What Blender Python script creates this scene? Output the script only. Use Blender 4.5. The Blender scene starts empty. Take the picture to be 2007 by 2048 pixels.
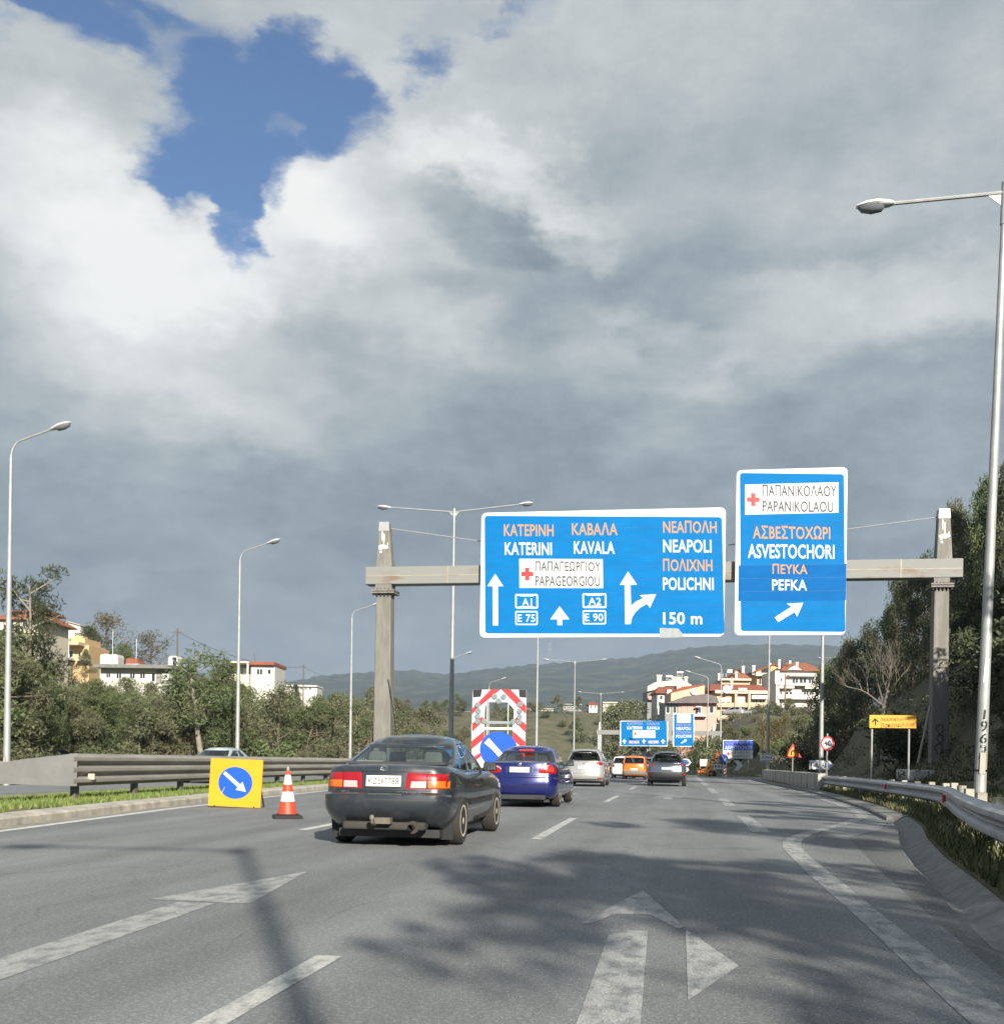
import bpy, bmesh, math, random
from mathutils import Vector, Matrix
from mathutils.bvhtree import BVHTree
import numpy as np
random.seed(7)
S = bpy.context.scene
COL = S.collection
PI = math.pi

# ------------------------------------------------------------------ camera
FPX = 2174.0; CAMH = 1.17; ROLL = math.radians(0.8); CX = 1003.5; CY = 1510.0
TH = math.atan(357 / 2174); CT, ST = math.cos(TH), math.sin(TH)
cam = bpy.data.objects.new('camera', bpy.data.cameras.new('camera'))
COL.objects.link(cam)
cam.data.sensor_fit = 'HORIZONTAL'; cam.data.sensor_width = 36.0
cam.data.lens = 36.0 * FPX / 2007.0
cam.data.shift_y = (CY - 1024.0) / 2007.0
cam.data.clip_start = 0.1; cam.data.clip_end = 30000
cam.matrix_world = Matrix.Translation((0, 0, CAMH)) @ Matrix.Rotation(PI / 2, 4, 'X') @ Matrix.Rotation(ROLL, 4, 'Z')
S.camera = cam

# ------------------------------------------------------------------ light
SUN_EL = math.radians(24.0)
SUN_H = Vector((0.262, -0.965, 0)).normalized()          # towards the sun, on the ground
SUN_DIR = Vector((SUN_H.x * math.cos(SUN_EL), SUN_H.y * math.cos(SUN_EL), math.sin(SUN_EL)))
sd = bpy.data.lights.new('sun', 'SUN'); sd.energy = 5.0; sd.angle = math.radians(0.55); sd.color = (1.0, 0.935, 0.82)
sun = bpy.data.objects.new('sun', sd); COL.objects.link(sun)
sun.rotation_euler = (-SUN_DIR).to_track_quat('-Z', 'Y').to_euler()
sun.location = SUN_DIR * 60
S.view_settings.view_transform = 'Standard'; S.view_settings.look = 'None'
S.view_settings.exposure = 0.86; S.view_settings.gamma = 1.0
S.view_settings.use_curve_mapping = False
S.render.engine = 'CYCLES'
S.cycles.use_denoising = True
S.cycles.max_bounces = 6; S.cycles.diffuse_bounces = 2; S.cycles.glossy_bounces = 3
S.cycles.transmission_bounces = 4; S.cycles.transparent_max_bounces = 10; S.cycles.volume_bounces = 0
S.cycles.caustics_reflective = False; S.cycles.caustics_refractive = False
S.cycles.sample_clamp_indirect = 6.0

# ------------------------------------------------------------------ pixel of the photograph -> place
def ray(u, v):
    du, dv = u - CX, v - CY
    return (du * math.cos(ROLL) + dv * math.sin(ROLL)) / FPX, -(-du * math.sin(ROLL) + dv * math.cos(ROLL)) / FPX
def zr(s):
    if s < 20: return 0.0
    if s < 105: return -0.006 * (s - 20)
    if s < 170: return -0.51 - 0.026 * (s - 105)
    return -2.2 - 0.02 * (s - 170)
def SA(X, Y): return X * ST + Y * CT, X * CT - Y * ST
def W(s, a, z=0.0): return Vector((a * CT + s * ST, -a * ST + s * CT, z))
def P(u, v, Y):
    x, z = ray(u, v); return Vector((x * Y, Y, CAMH + z * Y))
def PP(u, v, s):
    x, z = ray(u, v); Y = s / (x * ST + CT); return Vector((x * Y, Y, CAMH + z * Y))
def Gr(u, v, dz=0.0):
    x, z = ray(u, v); Y = 20.0
    for i in range(60): Y = (zr(SA(x * Y, Y)[0]) + dz - CAMH) / z
    return Vector((x * Y, Y, CAMH + z * Y))
K = 2007.0 / 1904.0                                        # the enlarged view was 1904 wide

# ------------------------------------------------------------------ sky
def build_world():
    w = bpy.data.worlds.new('World'); S.world = w; w.use_nodes = True
    nt = w.node_tree; N = nt.nodes; L = nt.links; N.clear()
    out = N.new('ShaderNodeOutputWorld'); bg = N.new('ShaderNodeBackground')
    L.new(bg.outputs[0], out.inputs[0])
    sky = N.new('ShaderNodeTexSky'); sky.sky_type = 'NISHITA'; sky.sun_disc = False
    sky.sun_elevation = SUN_EL; sky.sun_rotation = math.atan2(SUN_H.x, SUN_H.y)
    sky.air_density = 1.0; sky.dust_density = 0.6; sky.ozone_density = 2.0
    tc = N.new('ShaderNodeTexCoord'); D = tc.outputs['Generated']
    def vm(op, a, b=None, sc=None):
        n = N.new('ShaderNodeVectorMath'); n.operation = op
        for i, x in enumerate((a, b)):
            if x is None: continue
            if hasattr(x, 'links'): L.new(x, n.inputs[i])
            else: n.inputs[i].default_value = x
        if sc is not None:
            if hasattr(sc, 'links'): L.new(sc, n.inputs['Scale'])
            else: n.inputs['Scale'].default_value = sc
        return n.outputs['Value'] if op in ('LENGTH', 'DOT_PRODUCT', 'DISTANCE') else n.outputs[0]
    def m(op, a, b=0.0, c=0.0, clamp=False):
        n = N.new('ShaderNodeMath'); n.operation = op; n.use_clamp = clamp
        for i, x in enumerate((a, b, c)):
            if hasattr(x, 'links'): L.new(x, n.inputs[i])
            else: n.inputs[i].default_value = x
        return n.outputs[0]
    def mr(x, a, b, c=0.0, d=1.0, kind='SMOOTHSTEP'):
        n = N.new('ShaderNodeMapRange'); n.interpolation_type = kind; n.clamp = True
        L.new(x, n.inputs[0])
        for i, q in enumerate((a, b, c, d)): n.inputs[i + 1].default_value = q
        return n.outputs[0]
    def noise(vec, scale, detail=8, rough=0.55, out='Fac', dist=0.0):
        n = N.new('ShaderNodeTexNoise'); n.noise_dimensions = '3D'
        L.new(vec, n.inputs['Vector']); n.inputs['Scale'].default_value = scale
        n.inputs['Detail'].default_value = detail; n.inputs['Roughness'].default_value = rough
        n.inputs['Distortion'].default_value = dist
        return n.outputs[out]
    # cloud-deck coordinates: a direction meets a deck overhead, so cells shrink towards the horizon
    sep = N.new('ShaderNodeSeparateXYZ'); L.new(D, sep.inputs[0])
    zz = m('ADD', m('MAXIMUM', sep.outputs[2], 0.0), 0.42)
    deck = N.new('ShaderNodeCombineXYZ')
    L.new(m('DIVIDE', sep.outputs[0], zz), deck.inputs[0]); L.new(m('DIVIDE', sep.outputs[1], zz), deck.inputs[1])
    L.new(m('MULTIPLY', sep.outputs[2], 1.4), deck.inputs[2])
    Dk = deck.outputs[0]
    wn = noise(Dk, 3.2, 6, 0.58, 'Color')
    warp = vm('SCALE', vm('SUBTRACT', wn, (0.5, 0.5, 0.5)), sc=0.17)
    wn2 = noise(Dk, 12.0, 6, 0.65, 'Color')
    warp2 = vm('SCALE', vm('SUBTRACT', wn2, (0.5, 0.5, 0.5)), sc=0.060)
    Dw = vm('ADD', vm('ADD', D, warp), warp2)
    def blob(uv, rx, rz, rot=0.0, soft=1.0):
        # an oval patch of sky: centre is a direction, radii in radians
        x, z = ray(uv[0] * K, uv[1] * K); c = Vector((x, 1, z)).normalized()
        n = N.new('ShaderNodeMapping'); n.vector_type = 'TEXTURE'
        n.inputs['Location'].default_value = c
        n.inputs['Rotation'].default_value = (0, math.radians(rot), 0)
        n.inputs['Scale'].default_value = (rx, 0.5, rz)
        L.new(Dw, n.inputs['Vector'])
        ln = vm('LENGTH', n.outputs[0])
        return mr(ln, 1.0 + 0.5 * soft, 1.0 - 0.55 * soft)
    def add(lst):
        r = None
        for sock, wt in lst:
            t = m('MULTIPLY', sock, wt); r = t if r is None else m('ADD', r, t)
        return r
    # --- holes of blue
    holes = add([(blob((520, 245), .072, .050, -14, .9), 1.10), (blob((340, 315), .055, .022, 8, .8), .9), (blob((400, 370), .035, .025, 20, .8), .8), (blob((480, 430), .022, .050, 0, .8), 1.25), (blob((560, 390), .028, .028, -30, .8), .8),
                 (blob((680, 275), .030, .030, 0, .8), .85), (blob((590, 150), .040, .028, 0, .8), .7), (blob((430, 195), .035, .020, 0, .9), .6),
                 (blob((70, 95), .035, .040, 25, .9), .50), (blob((200, 25), .085, .022, 10, .9), .90), (blob((330, 0), .05, .02, 0, .9), .6), (blob((215, 130), .045, .022, 30, .9), .62), (blob((60, 225), .045, .014, 0, .9), .52), (blob((200, 230), .05, .02, -20, .9), -.3), (blob((120, 165), .06, .022, 35, .9), -.35),
                 (blob((840, 110), .042, .024, -18, 1.0), .62), (blob((800, 180), .022, .018, 0, .9), .6), (blob((940, 95), .026, .014, 0, .9), .55), (blob((20, 30), .03, .03, 0, .9), .5)])
    clear = mr(vm('DOT_PRODUCT', D, tuple(SUN_DIR)), -0.05, 0.55)          # unseen clear sky added round the sun behind the viewer, to blue the shade
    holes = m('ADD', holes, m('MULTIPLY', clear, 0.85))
    n1 = noise(Dk, 3.6, 8, 0.56); n2 = noise(Dk, 8.5, 8, 0.62)
    n3 = noise(Dk, 26.0, 6, 0.62)
    edge = m('ADD', m('MULTIPLY', m('SUBTRACT', n1, 0.5), 0.9), m('ADD', m('MULTIPLY', m('SUBTRACT', n2, 0.5), 1.5), m('MULTIPLY', m('SUBTRACT', n3, 0.5), 0.7)))
    wisp = mr(noise(Dk, 6.5, 9, 0.66), 0.49, 0.66)
    edge = m('ADD', edge, m('MULTIPLY', wisp, -0.62))
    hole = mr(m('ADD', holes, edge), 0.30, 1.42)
    # --- light and dark of the clouds
    lum = add([(blob((180, 560), .14, .07, 25, 1.0), .14), (blob((330, 700), .16, .05, 30, 1.0), .13), (blob((520, 600), .10, .04, 20, 1.0), .12), (blob((760, 620), .08, .03, 35, 1.0), .12), (blob((470, 790), .07, .02, 20, 1.0), .10), (blob((1650, 250), .14, .06, 0, 1.0), .05), (blob((120, 400), 0.1440, 0.0612, 20, .8), .26), (blob((250, 470), 0.1440, 0.0432, 24, .9), .16), (blob((590, 440), 0.0792, 0.0432, -38, .8), .26), (blob((800, 400), 0.1152, 0.0360, -16, .8), .24),
               (blob((1000, 352), 0.0792, 0.0158, 6, .9), .30), (blob((1120, 430), 0.0360, 0.0144, 42, .9), .26), (blob((700, 480), 0.0720, 0.0288, 0, .9), .12),
               (blob((600, 560), 0.2304, 0.0792, 0, 1.0), .13), (blob((200, 640), 0.1584, 0.0648, 0, 1.0), .14), (blob((1560, 580), 0.1872, 0.0360, -6, .9), .22), (blob((1720, 545), 0.1008, 0.0288, 0, 1), .16), (blob((1260, 640), 0.0576, 0.0144, 10, 1), .10),
               (blob((420, 770), 0.1440, 0.0360, 10, 1.0), .13), (blob((110, 830), 0.1008, 0.0360, 10, 1.0), .16), (blob((900, 670), 0.0720, 0.0216, 20, 1), .10), (blob((640, 60), 0.2880, 0.0720, 0, 1.0), .08), (blob((120, 150), 0.0864, 0.0360, 35, .8), .06),
               (blob((900, 180), 0.0864, 0.0360, -20, .8), .10), (blob((1500, 120), 0.2880, 0.1152, 0, 1.0), .08), (blob((1270, 790), 0.0792, 0.0216, 0, 1), .12), (blob((240, 1090), 0.0360, 0.0158, 0, 1), .12), (blob((860, 620), 0.0720, 0.0216, 20, 1), .08),
               (blob((980, 425), 0.0612, 0.0245, 4, .7), -.30), (blob((1100, 590), 0.1008, 0.0504, 0, 1.0), -.16), (blob((1330, 600), 0.0432, 0.0216, 0, 1), -.13), (blob((640, 660), 0.0576, 0.0216, 10, 1), -.14), (blob((1000, 740), 0.0720, 0.0216, 0, 1), -.08),
               (blob((420, 640), 0.0432, 0.0130, 10, 1), -.12), (blob((1350, 400), 0.2160, 0.0648, 0, 1.0), -.10), (blob((1500, 440), 0.0864, 0.0360, 0, 1.0), -.06), (blob((950, 860), 0.6480, 0.0720, 0, 1.0), -.05)])
    fine = m('ADD', m('MULTIPLY', m('SUBTRACT', n1, 0.5), 0.50), m('ADD', m('MULTIPLY', m('SUBTRACT', n2, 0.5), 0.72), m('MULTIPLY', m('SUBTRACT', n3, 0.5), 0.20)))
    calm = mr(sep.outputs[2], 0.06, 0.30, 0.62, 1.0)
    fine = m('MULTIPLY', fine, calm)
    # deeper shade under the deck towards the horizon, then a paler band of air right at it
    low = mr(sep.outputs[2], 0.44, 0.15, 0.03, -0.22)
    hz = mr(sep.outputs[2], 0.14, 0.05, 0.0, 0.12)
    val = m('ADD', m('ADD', 0.465, lum), m('ADD', m('ADD', low, hz), fine))
    rp = N.new('ShaderNodeValToRGB'); L.new(m('MULTIPLY', val, 0.76), rp.inputs[0])
    cr = rp.color_ramp; cr.interpolation = 'B_SPLINE'
    pts = [(0.0, (.100, .128, .155)), (0.16, (.156, .186, .210)), (0.33, (.232, .262, .278)), (0.50, (.315, .336, .342)), (0.74, (.435, .446, .445)), (1.0, (.60, .60, .585))]
    cr.elements[0].position = 0; cr.elements[0].color = pts[0][1] + (1,)
    cr.elements[1].position = 1; cr.elements[1].color = pts[-1][1] + (1,)
    for p, c in pts[1:-1]:
        e = cr.elements.new(p); e.color = c + (1,)
    blue = N.new('ShaderNodeMix'); blue.data_type = 'RGBA'; blue.blend_type = 'MULTIPLY'
    blue.inputs[0].default_value = 1.0
    L.new(sky.outputs[0], blue.inputs[6]); blue.inputs[7].default_value = (0.050, 0.061, 0.074, 1)
    mx = N.new('ShaderNodeMix'); mx.data_type = 'RGBA'
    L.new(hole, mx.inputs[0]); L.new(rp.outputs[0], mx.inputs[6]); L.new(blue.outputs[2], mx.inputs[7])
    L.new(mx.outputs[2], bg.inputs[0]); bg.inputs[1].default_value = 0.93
    w.cycles.sampling_method = 'MANUAL'; w.cycles.sample_map_resolution = 512
build_world()

# ------------------------------------------------------------------ materials
MATS = {}
def mat(name, col, rough=0.6, metal=0.0, var=0.0, vscale=6.0, col2=None, bump=0.0, bscale=30.0, coat=0.0, spec=0.5, island=0.0, obj=0.0, coords='Object', stretch=(1, 1, 1), thresh=None, subsurf=0):
    if name in MATS: return MATS[name]
    m = bpy.data.materials.new(name); m.use_nodes = True
    nt = m.node_tree; N = nt.nodes; L = nt.links
    b = N['Principled BSDF']
    b.inputs['Base Color'].default_value = tuple(col) + (1,)
    b.inputs['Roughness'].default_value = rough; b.inputs['Metallic'].default_value = metal
    b.inputs['Coat Weight'].default_value = coat; b.inputs['Coat Roughness'].default_value = 0.06
    b.inputs['Specular IOR Level'].default_value = spec
    vec = None
    if var or col2 or bump:
        tc = N.new('ShaderNodeTexCoord'); mp = N.new('ShaderNodeMapping'); mp.inputs['Scale'].default_value = stretch
        L.new(tc.outputs[coords], mp.inputs[0]); vec = mp.outputs[0]
    cur = None
    if var or col2:
        n = N.new('ShaderNodeTexNoise'); L.new(vec, n.inputs['Vector']); n.inputs['Scale'].default_value = vscale
        n.inputs['Detail'].default_value = 8; n.inputs['Roughness'].default_value = 0.62
        mr = N.new('ShaderNodeMapRange'); L.new(n.outputs['Fac'], mr.inputs[0])
        lo, hi = thresh or (0.3, 0.7)
        mr.inputs[1].default_value = lo; mr.inputs[2].default_value = hi
        mx = N.new('ShaderNodeMix'); mx.data_type = 'RGBA'; L.new(mr.outputs[0], mx.inputs[0])
        c2 = col2 or tuple(max(0, c * (1 - var)) for c in col)
        c1 = col if col2 else tuple(min(1, c * (1 + var)) for c in col)
        mx.inputs[6].default_value = tuple(c1) + (1,); mx.inputs[7].default_value = tuple(c2) + (1,)
        cur = mx.outputs[2]
    if island or obj:
        hs = N.new('ShaderNodeHueSaturation')
        if cur is not None: L.new(cur, hs.inputs['Color'])
        else: hs.inputs['Color'].default_value = tuple(col) + (1,)
        acc = None
        if island:
            g = N.new('ShaderNodeNewGeometry'); q = N.new('ShaderNodeMapRange'); L.new(g.outputs['Random Per Island'], q.inputs[0])
            q.inputs[3].default_value = 1 - island; q.inputs[4].default_value = 1 + island; acc = q.outputs[0]
        if obj:
            g = N.new('ShaderNodeObjectInfo'); q = N.new('ShaderNodeMapRange'); L.new(g.outputs['Random'], q.inputs[0])
            q.inputs[3].default_value = 1 - obj; q.inputs[4].default_value = 1 + obj
            q2 = N.new('ShaderNodeMapRange'); L.new(g.outputs['Random'], q2.inputs[0]); q2.inputs[3].default_value = 0.5 - obj * .06; q2.inputs[4].default_value = 0.5 + obj * .05
            L.new(q2.outputs[0], hs.inputs['Hue'])
            if acc is None: acc = q.outputs[0]
            else:
                mm = N.new('ShaderNodeMath'); mm.operation = 'MULTIPLY'; L.new(acc, mm.inputs[0]); L.new(q.outputs[0], mm.inputs[1]); acc = mm.outputs[0]
        L.new(acc, hs.inputs['Value']); cur = hs.outputs[0]
    if cur is not None: L.new(cur, b.inputs['Base Color'])
    if bump:
        n = N.new('ShaderNodeTexNoise'); L.new(vec, n.inputs['Vector']); n.inputs['Scale'].default_value = bscale; n.inputs['Detail'].default_value = 6
        bp = N.new('ShaderNodeBump'); bp.inputs['Strength'].default_value = bump; bp.inputs['Distance'].default_value = 0.02
        L.new(n.outputs['Fac'], bp.inputs['Height']); L.new(bp.outputs[0], b.inputs['Normal'])
    MATS[name] = m; return m

def glass_mat(name, tint=(0.55, 0.62, 0.62), mirror=0.12):
    if name in MATS: return MATS[name]
    m = bpy.data.materials.new(name); m.use_nodes = True
    nt = m.node_tree; N = nt.nodes; L = nt.links; N.remove(N['Principled BSDF'])
    o = N['Material Output']; t = N.new('ShaderNodeBsdfTransparent'); t.inputs[0].default_value = tint + (1,)
    g = N.new('ShaderNodeBsdfGlossy'); g.inputs['Roughness'].default_value = 0.03; g.inputs[0].default_value = (.9, .95, 1, 1)
    fr = N.new('ShaderNodeLayerWeight'); pw = N.new('ShaderNodeMath'); pw.operation = 'POWER'; L.new(fr.outputs['Facing'], pw.inputs[0]); pw.inputs[1].default_value = 4.5
    ad = N.new('ShaderNodeMath'); ad.operation = 'MULTIPLY_ADD'; ad.use_clamp = True; L.new(pw.outputs[0], ad.inputs[0]); ad.inputs[1].default_value = .9; ad.inputs[2].default_value = .045 + mirror
    mx = N.new('ShaderNodeMixShader'); L.new(ad.outputs[0], mx.inputs[0]); L.new(t.outputs[0], mx.inputs[1]); L.new(g.outputs[0], mx.inputs[2])
    L.new(mx.outputs[0], o.inputs[0]); MATS[name] = m; return m

# ------------------------------------------------------------------ mesh helpers
class MB:
    def __init__(s): s.v = []; s.f = []; s.m = []
    def add(s, vs, fs, mi=0, M=None):
        o = len(s.v)
        for p in vs:
            p = Vector(p); s.v.append(M @ p if M is not None else p)
        for f in fs: s.f.append(tuple(i + o for i in f)); s.m.append(mi)
        return s
    def box(s, c, d, M=None, mi=0, taper=1.0):
        x, y, z = d[0] / 2, d[1] / 2, d[2] / 2; t = taper
        vs = [(-x, -y, -z), (x, -y, -z), (x, y, -z), (-x, y, -z), (-x * t, -y * t, z), (x * t, -y * t, z), (x * t, y * t, z), (-x * t, y * t, z)]
        vs = [(p[0] + c[0], p[1] + c[1], p[2] + c[2]) for p in vs]
        return s.add(vs, [(3, 2, 1, 0), (4, 5, 6, 7), (0, 1, 5, 4), (1, 2, 6, 5), (2, 3, 7, 6), (3, 0, 4, 7)], mi, M)
    def tube(s, pts, r, n=10, mi=0, M=None, cap=True):
        pts = [Vector(p) for p in pts]; rs = r if isinstance(r, (list, tuple)) else [r] * len(pts)
        vs = []; prev = None
        for i, p in enumerate(pts):
            t = (pts[min(i + 1, len(pts) - 1)] - pts[max(i - 1, 0)])
            t = t.normalized() if t.length > 1e-9 else Vector((0, 0, 1))
            if prev is None:
                a = Vector((1, 0, 0)) if abs(t.x) < 0.9 else Vector((0, 1, 0)); nrm = (a - t * a.dot(t)).normalized()
            else:
                nrm = prev - t * prev.dot(t)
                nrm = nrm.normalized() if nrm.length > 1e-6 else Vector((1, 0, 0))
            prev = nrm; bn = t.cross(nrm)
            for k in range(n):
                q = 2 * PI * k / n; vs.append(p + (nrm * math.cos(q) + bn * math.sin(q)) * rs[i])
        fs = []
        for i in range(len(pts) - 1):
            for k in range(n):
                fs.append((i * n + k, i * n + (k + 1) % n, (i + 1) * n + (k + 1) % n, (i + 1) * n + k))
        if cap: fs.append(tuple(range(n - 1, -1, -1))); fs.append(tuple((len(pts) - 1) * n + k for k in range(n)))
        return s.add(vs, fs, mi, M)
    def prism(s, poly, d0, d1, M=None, mi=0):
        # outline in local x,z extruded along local y from d0 to d1
        n = len(poly); A = sum(poly[i][0] * poly[(i + 1) % n][1] - poly[(i + 1) % n][0] * poly[i][1] for i in range(n))
        if A < 0: poly = poly[::-1]
        vs = [(p[0], d0, p[1]) for p in poly] + [(p[0], d1, p[1]) for p in poly]
        fs = [tuple(range(n)), tuple(range(2 * n - 1, n - 1, -1))] + [((i + 1) % n, i, i + n, (i + 1) % n + n) for i in range(n)]
        return s.add(vs, fs, mi, M)
    def lathe(s, prof, n=24, M=None, mi=0):
        vs = []
        for (r, z) in prof:
            for k in range(n): vs.append((r * math.cos(2 * PI * k / n), r * math.sin(2 * PI * k / n), z))
        fs = []
        for i in range(len(prof) - 1):
            for k in range(n): fs.append((i * n + k, i * n + (k + 1) % n, (i + 1) * n + (k + 1) % n, (i + 1) * n + k))
        fs.append(tuple(range(n - 1, -1, -1))); fs.append(tuple((len(prof) - 1) * n + k for k in range(n)))
        return s.add(vs, fs, mi, M)
    def build(s, name, mats, parent=None, smooth=False, loc=None, bevel=0.0):
        me = bpy.data.meshes.new(name)
        me.from_pydata([tuple(p) for p in s.v], [], s.f)
        for m in (mats if isinstance(mats, (list, tuple)) else [mats]): me.materials.append(m)
        me.polygons.foreach_set('material_index', s.m)
        me.update()
        if smooth:
            me.polygons.foreach_set('use_smooth', [True] * len(me.polygons))
            if smooth != 'all': me.set_sharp_from_angle(angle=math.radians(smooth if smooth > 1 else 38))
        o = bpy.data.objects.new(name, me); COL.objects.link(o)
        if loc is not None: o.location = loc
        if parent is not None: o.parent = parent
        if bevel:
            b = o.modifiers.new('edge', 'BEVEL'); b.width = bevel; b.segments = 2; b.limit_method = 'ANGLE'; b.angle_limit = math.radians(40)
        return o
def tag(o, label=None, cat=None, group=None, kind=None):
    if label: o['label'] = label
    if cat: o['category'] = cat
    if group: o['group'] = group
    if kind: o['kind'] = kind
    return o
def thing(name, label, cat, loc=(0, 0, 0), rz=0.0, group=None):
    o = bpy.data.objects.new(name, None); COL.objects.link(o); o.empty_display_size = 0.2
    o.location = loc; o.rotation_euler = (0, 0, rz); return tag(o, label, cat, group)
KIDS = {}
def dup(o, loc=None, rz=None, sc=None, parent=None):
    c = o.copy(); COL.objects.link(c)
    if parent is not None: c.parent = parent
    if loc is not None: c.location = loc
    if rz is not None: c.rotation_euler = (0, 0, rz)
    if sc is not None: c.scale = sc if isinstance(sc, (tuple, list)) else (sc, sc, sc)
    for ch in [k for k in bpy.data.objects if k.parent == o] if o.name not in KIDS else KIDS[o.name]: dup(ch, parent=c)
    return c

# lettering ---------------------------------------------------------
_TX = {}
_LOOK = str.maketrans('ΑΒΕΗΙΚΜΝΟΡΤΥΧΖ', 'ABEHIKMNOPTYXZ')   # capitals that look the same in both alphabets share one weight
def glyphs(txt, bold=0.0):
    txt = txt.translate(_LOOK)
    if (txt, bold) in _TX: return _TX[(txt, bold)]
    c = bpy.data.curves.new('t', 'FONT'); c.body = txt; c.size = 1.0; c.resolution_u = 3; c.offset = bold; c.space_character = 1.04
    o = bpy.data.objects.new('t', c); COL.objects.link(o)
    dg = bpy.context.evaluated_depsgraph_get(); me = bpy.data.meshes.new_from_object(o.evaluated_get(dg))
    vs = [v.co.copy() for v in me.vertices]; fs = [tuple(p.vertices) for p in me.polygons]
    bpy.data.objects.remove(o); bpy.data.curves.remove(c); bpy.data.meshes.remove(me)
    if vs:
        x0 = min(v.x for v in vs); x1 = max(v.x for v in vs); y0 = min(v.y for v in vs); y1 = max(v.y for v in vs)
        vs = [((v.x - x0) / max(1e-6, x1 - x0), (v.y - y0) / max(1e-6, y1 - y0)) for v in vs]
    _TX[(txt, bold)] = (vs, fs); return vs, fs
# ------------------------------------------------------------------ lie of the land
def lerp_tab(tab, s):
    if s <= tab[0][0]: return tab[0][1]
    for (s0, v0), (s1, v1) in zip(tab, tab[1:]):
        if s <= s1:
            t = (s - s0) / (s1 - s0); return v0 + (v1 - v0) * t
    return tab[-1][1]
def sm(x, a, b):
    t = max(0.0, min(1.0, (x - a) / (b - a))); return t * t * (3 - 2 * t)
def bend(s): return -0.0004 * max(0, s - 100) ** 2
AL = [(-60, -8.2), (0, -8.8), (14, -9.4), (17, -9.7), (22.6, -10.25), (28, -10.9), (34, -11.4), (42, -11.7), (55, -11.6), (80, -11.4), (400, -11.4)]
AR = [(-60, 1.75), (3, 1.75), (6, 1.82), (9, 2.12), (10.4, 2.3), (13, 2.6), (16, 3.05), (19, 3.6), (22, 4.0), (28, 4.5), (36, 4.85), (46, 5.1), (64, 4.85), (74, 4.95), (80, 5.4), (88, 7.0), (97, 11.5), (400, 12)]
def aL(s): return lerp_tab(AL, s) + bend(s)
def aR(s): return lerp_tab(AR, s) if s < 97 else 1.6 + bend(s)
def embank(s): return 1 - sm(s, 80, 99)
EMB = [(0, .10), (.5, .16), (1.0, .22), (1.8, .30), (2.8, .40), (4.0, .55), (5.2, 1.5), (6.6, 3.4), (8.5, 5.6), (11.5, 8.0), (16, 10.0), (24, 12.0), (40, 14.5), (80, 18), (200, 22), (600, 24), (3000, 24)]
def h_left(s, a):
    d = max(0.0, -a - 31)
    h = 0.235 * d if d < 45 else 10.6 + (d - 45) * 0.14 if d < 150 else 25.3
    return h * (1 - 0.75 * sm(s, 330, 620)) * sm(s, -80, 20) * (1.0 if a > -300 else 0.8)
def h_right(s, a):
    # the wooded bank below the apartment houses
    c = bend(s)
    return 10.2 * sm(s, 108, 205) * sm(a, c + 2, c + 16) + 6 * sm(s, 205, 330) * sm(a, c + 4, c + 40) + 2.0 * sm(s, 99, 108) * sm(a, c + 2, c + 8)
def h_mid(s, a):
    return 20.5 * sm(s, 240, 335) * sm(a, -190, -110) * (1 - sm(a, -25, 10)) * (1 - .5 * sm(s, 420, 700))
def land(s, a):
    return land0(s, a)
def land0(s, a):
    k = aL(s) - 0.85
    z0 = zr(s) if s > -1e3 else 0
    if s > 330: z0 = zr(330) + (s - 330) * 0.002
    if a < k:
        if a > -14.6 + bend(s): z = z0 + lerp_tab([(0, .14), (.5, .145), (1.3, .13), (2.2, .11), (3.6, .05)], k - a)
        elif a > -23.2 + bend(s): z = z0 - 0.16
        elif a > -27 + bend(s): z = z0 + 0.05
        else: z = z0 + 0.05 + max(h_left(s, a), h_mid(s, a)); return z
        return z + h_mid(s, a)
    r = aR(s) + 0.30
    if a <= r: return z0 - 0.16 + h_mid(s, a)
    o = a - r
    return z0 + lerp_tab(EMB, o) * embank(s) + max(h_mid(s, a), h_right(s, a)) * (1 - embank(s)) + (0.05 if embank(s) < .5 else 0)
def land_xy(X, Y):
    s, a = SA(X, Y); return land(s, a)

def noise2(x, y):
    return math.sin(x * 1.3 + 1.7 * math.sin(y * .9)) * .5 + math.sin(y * 1.7 + 1.3 * math.sin(x * 1.1 + 2)) * .5

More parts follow.
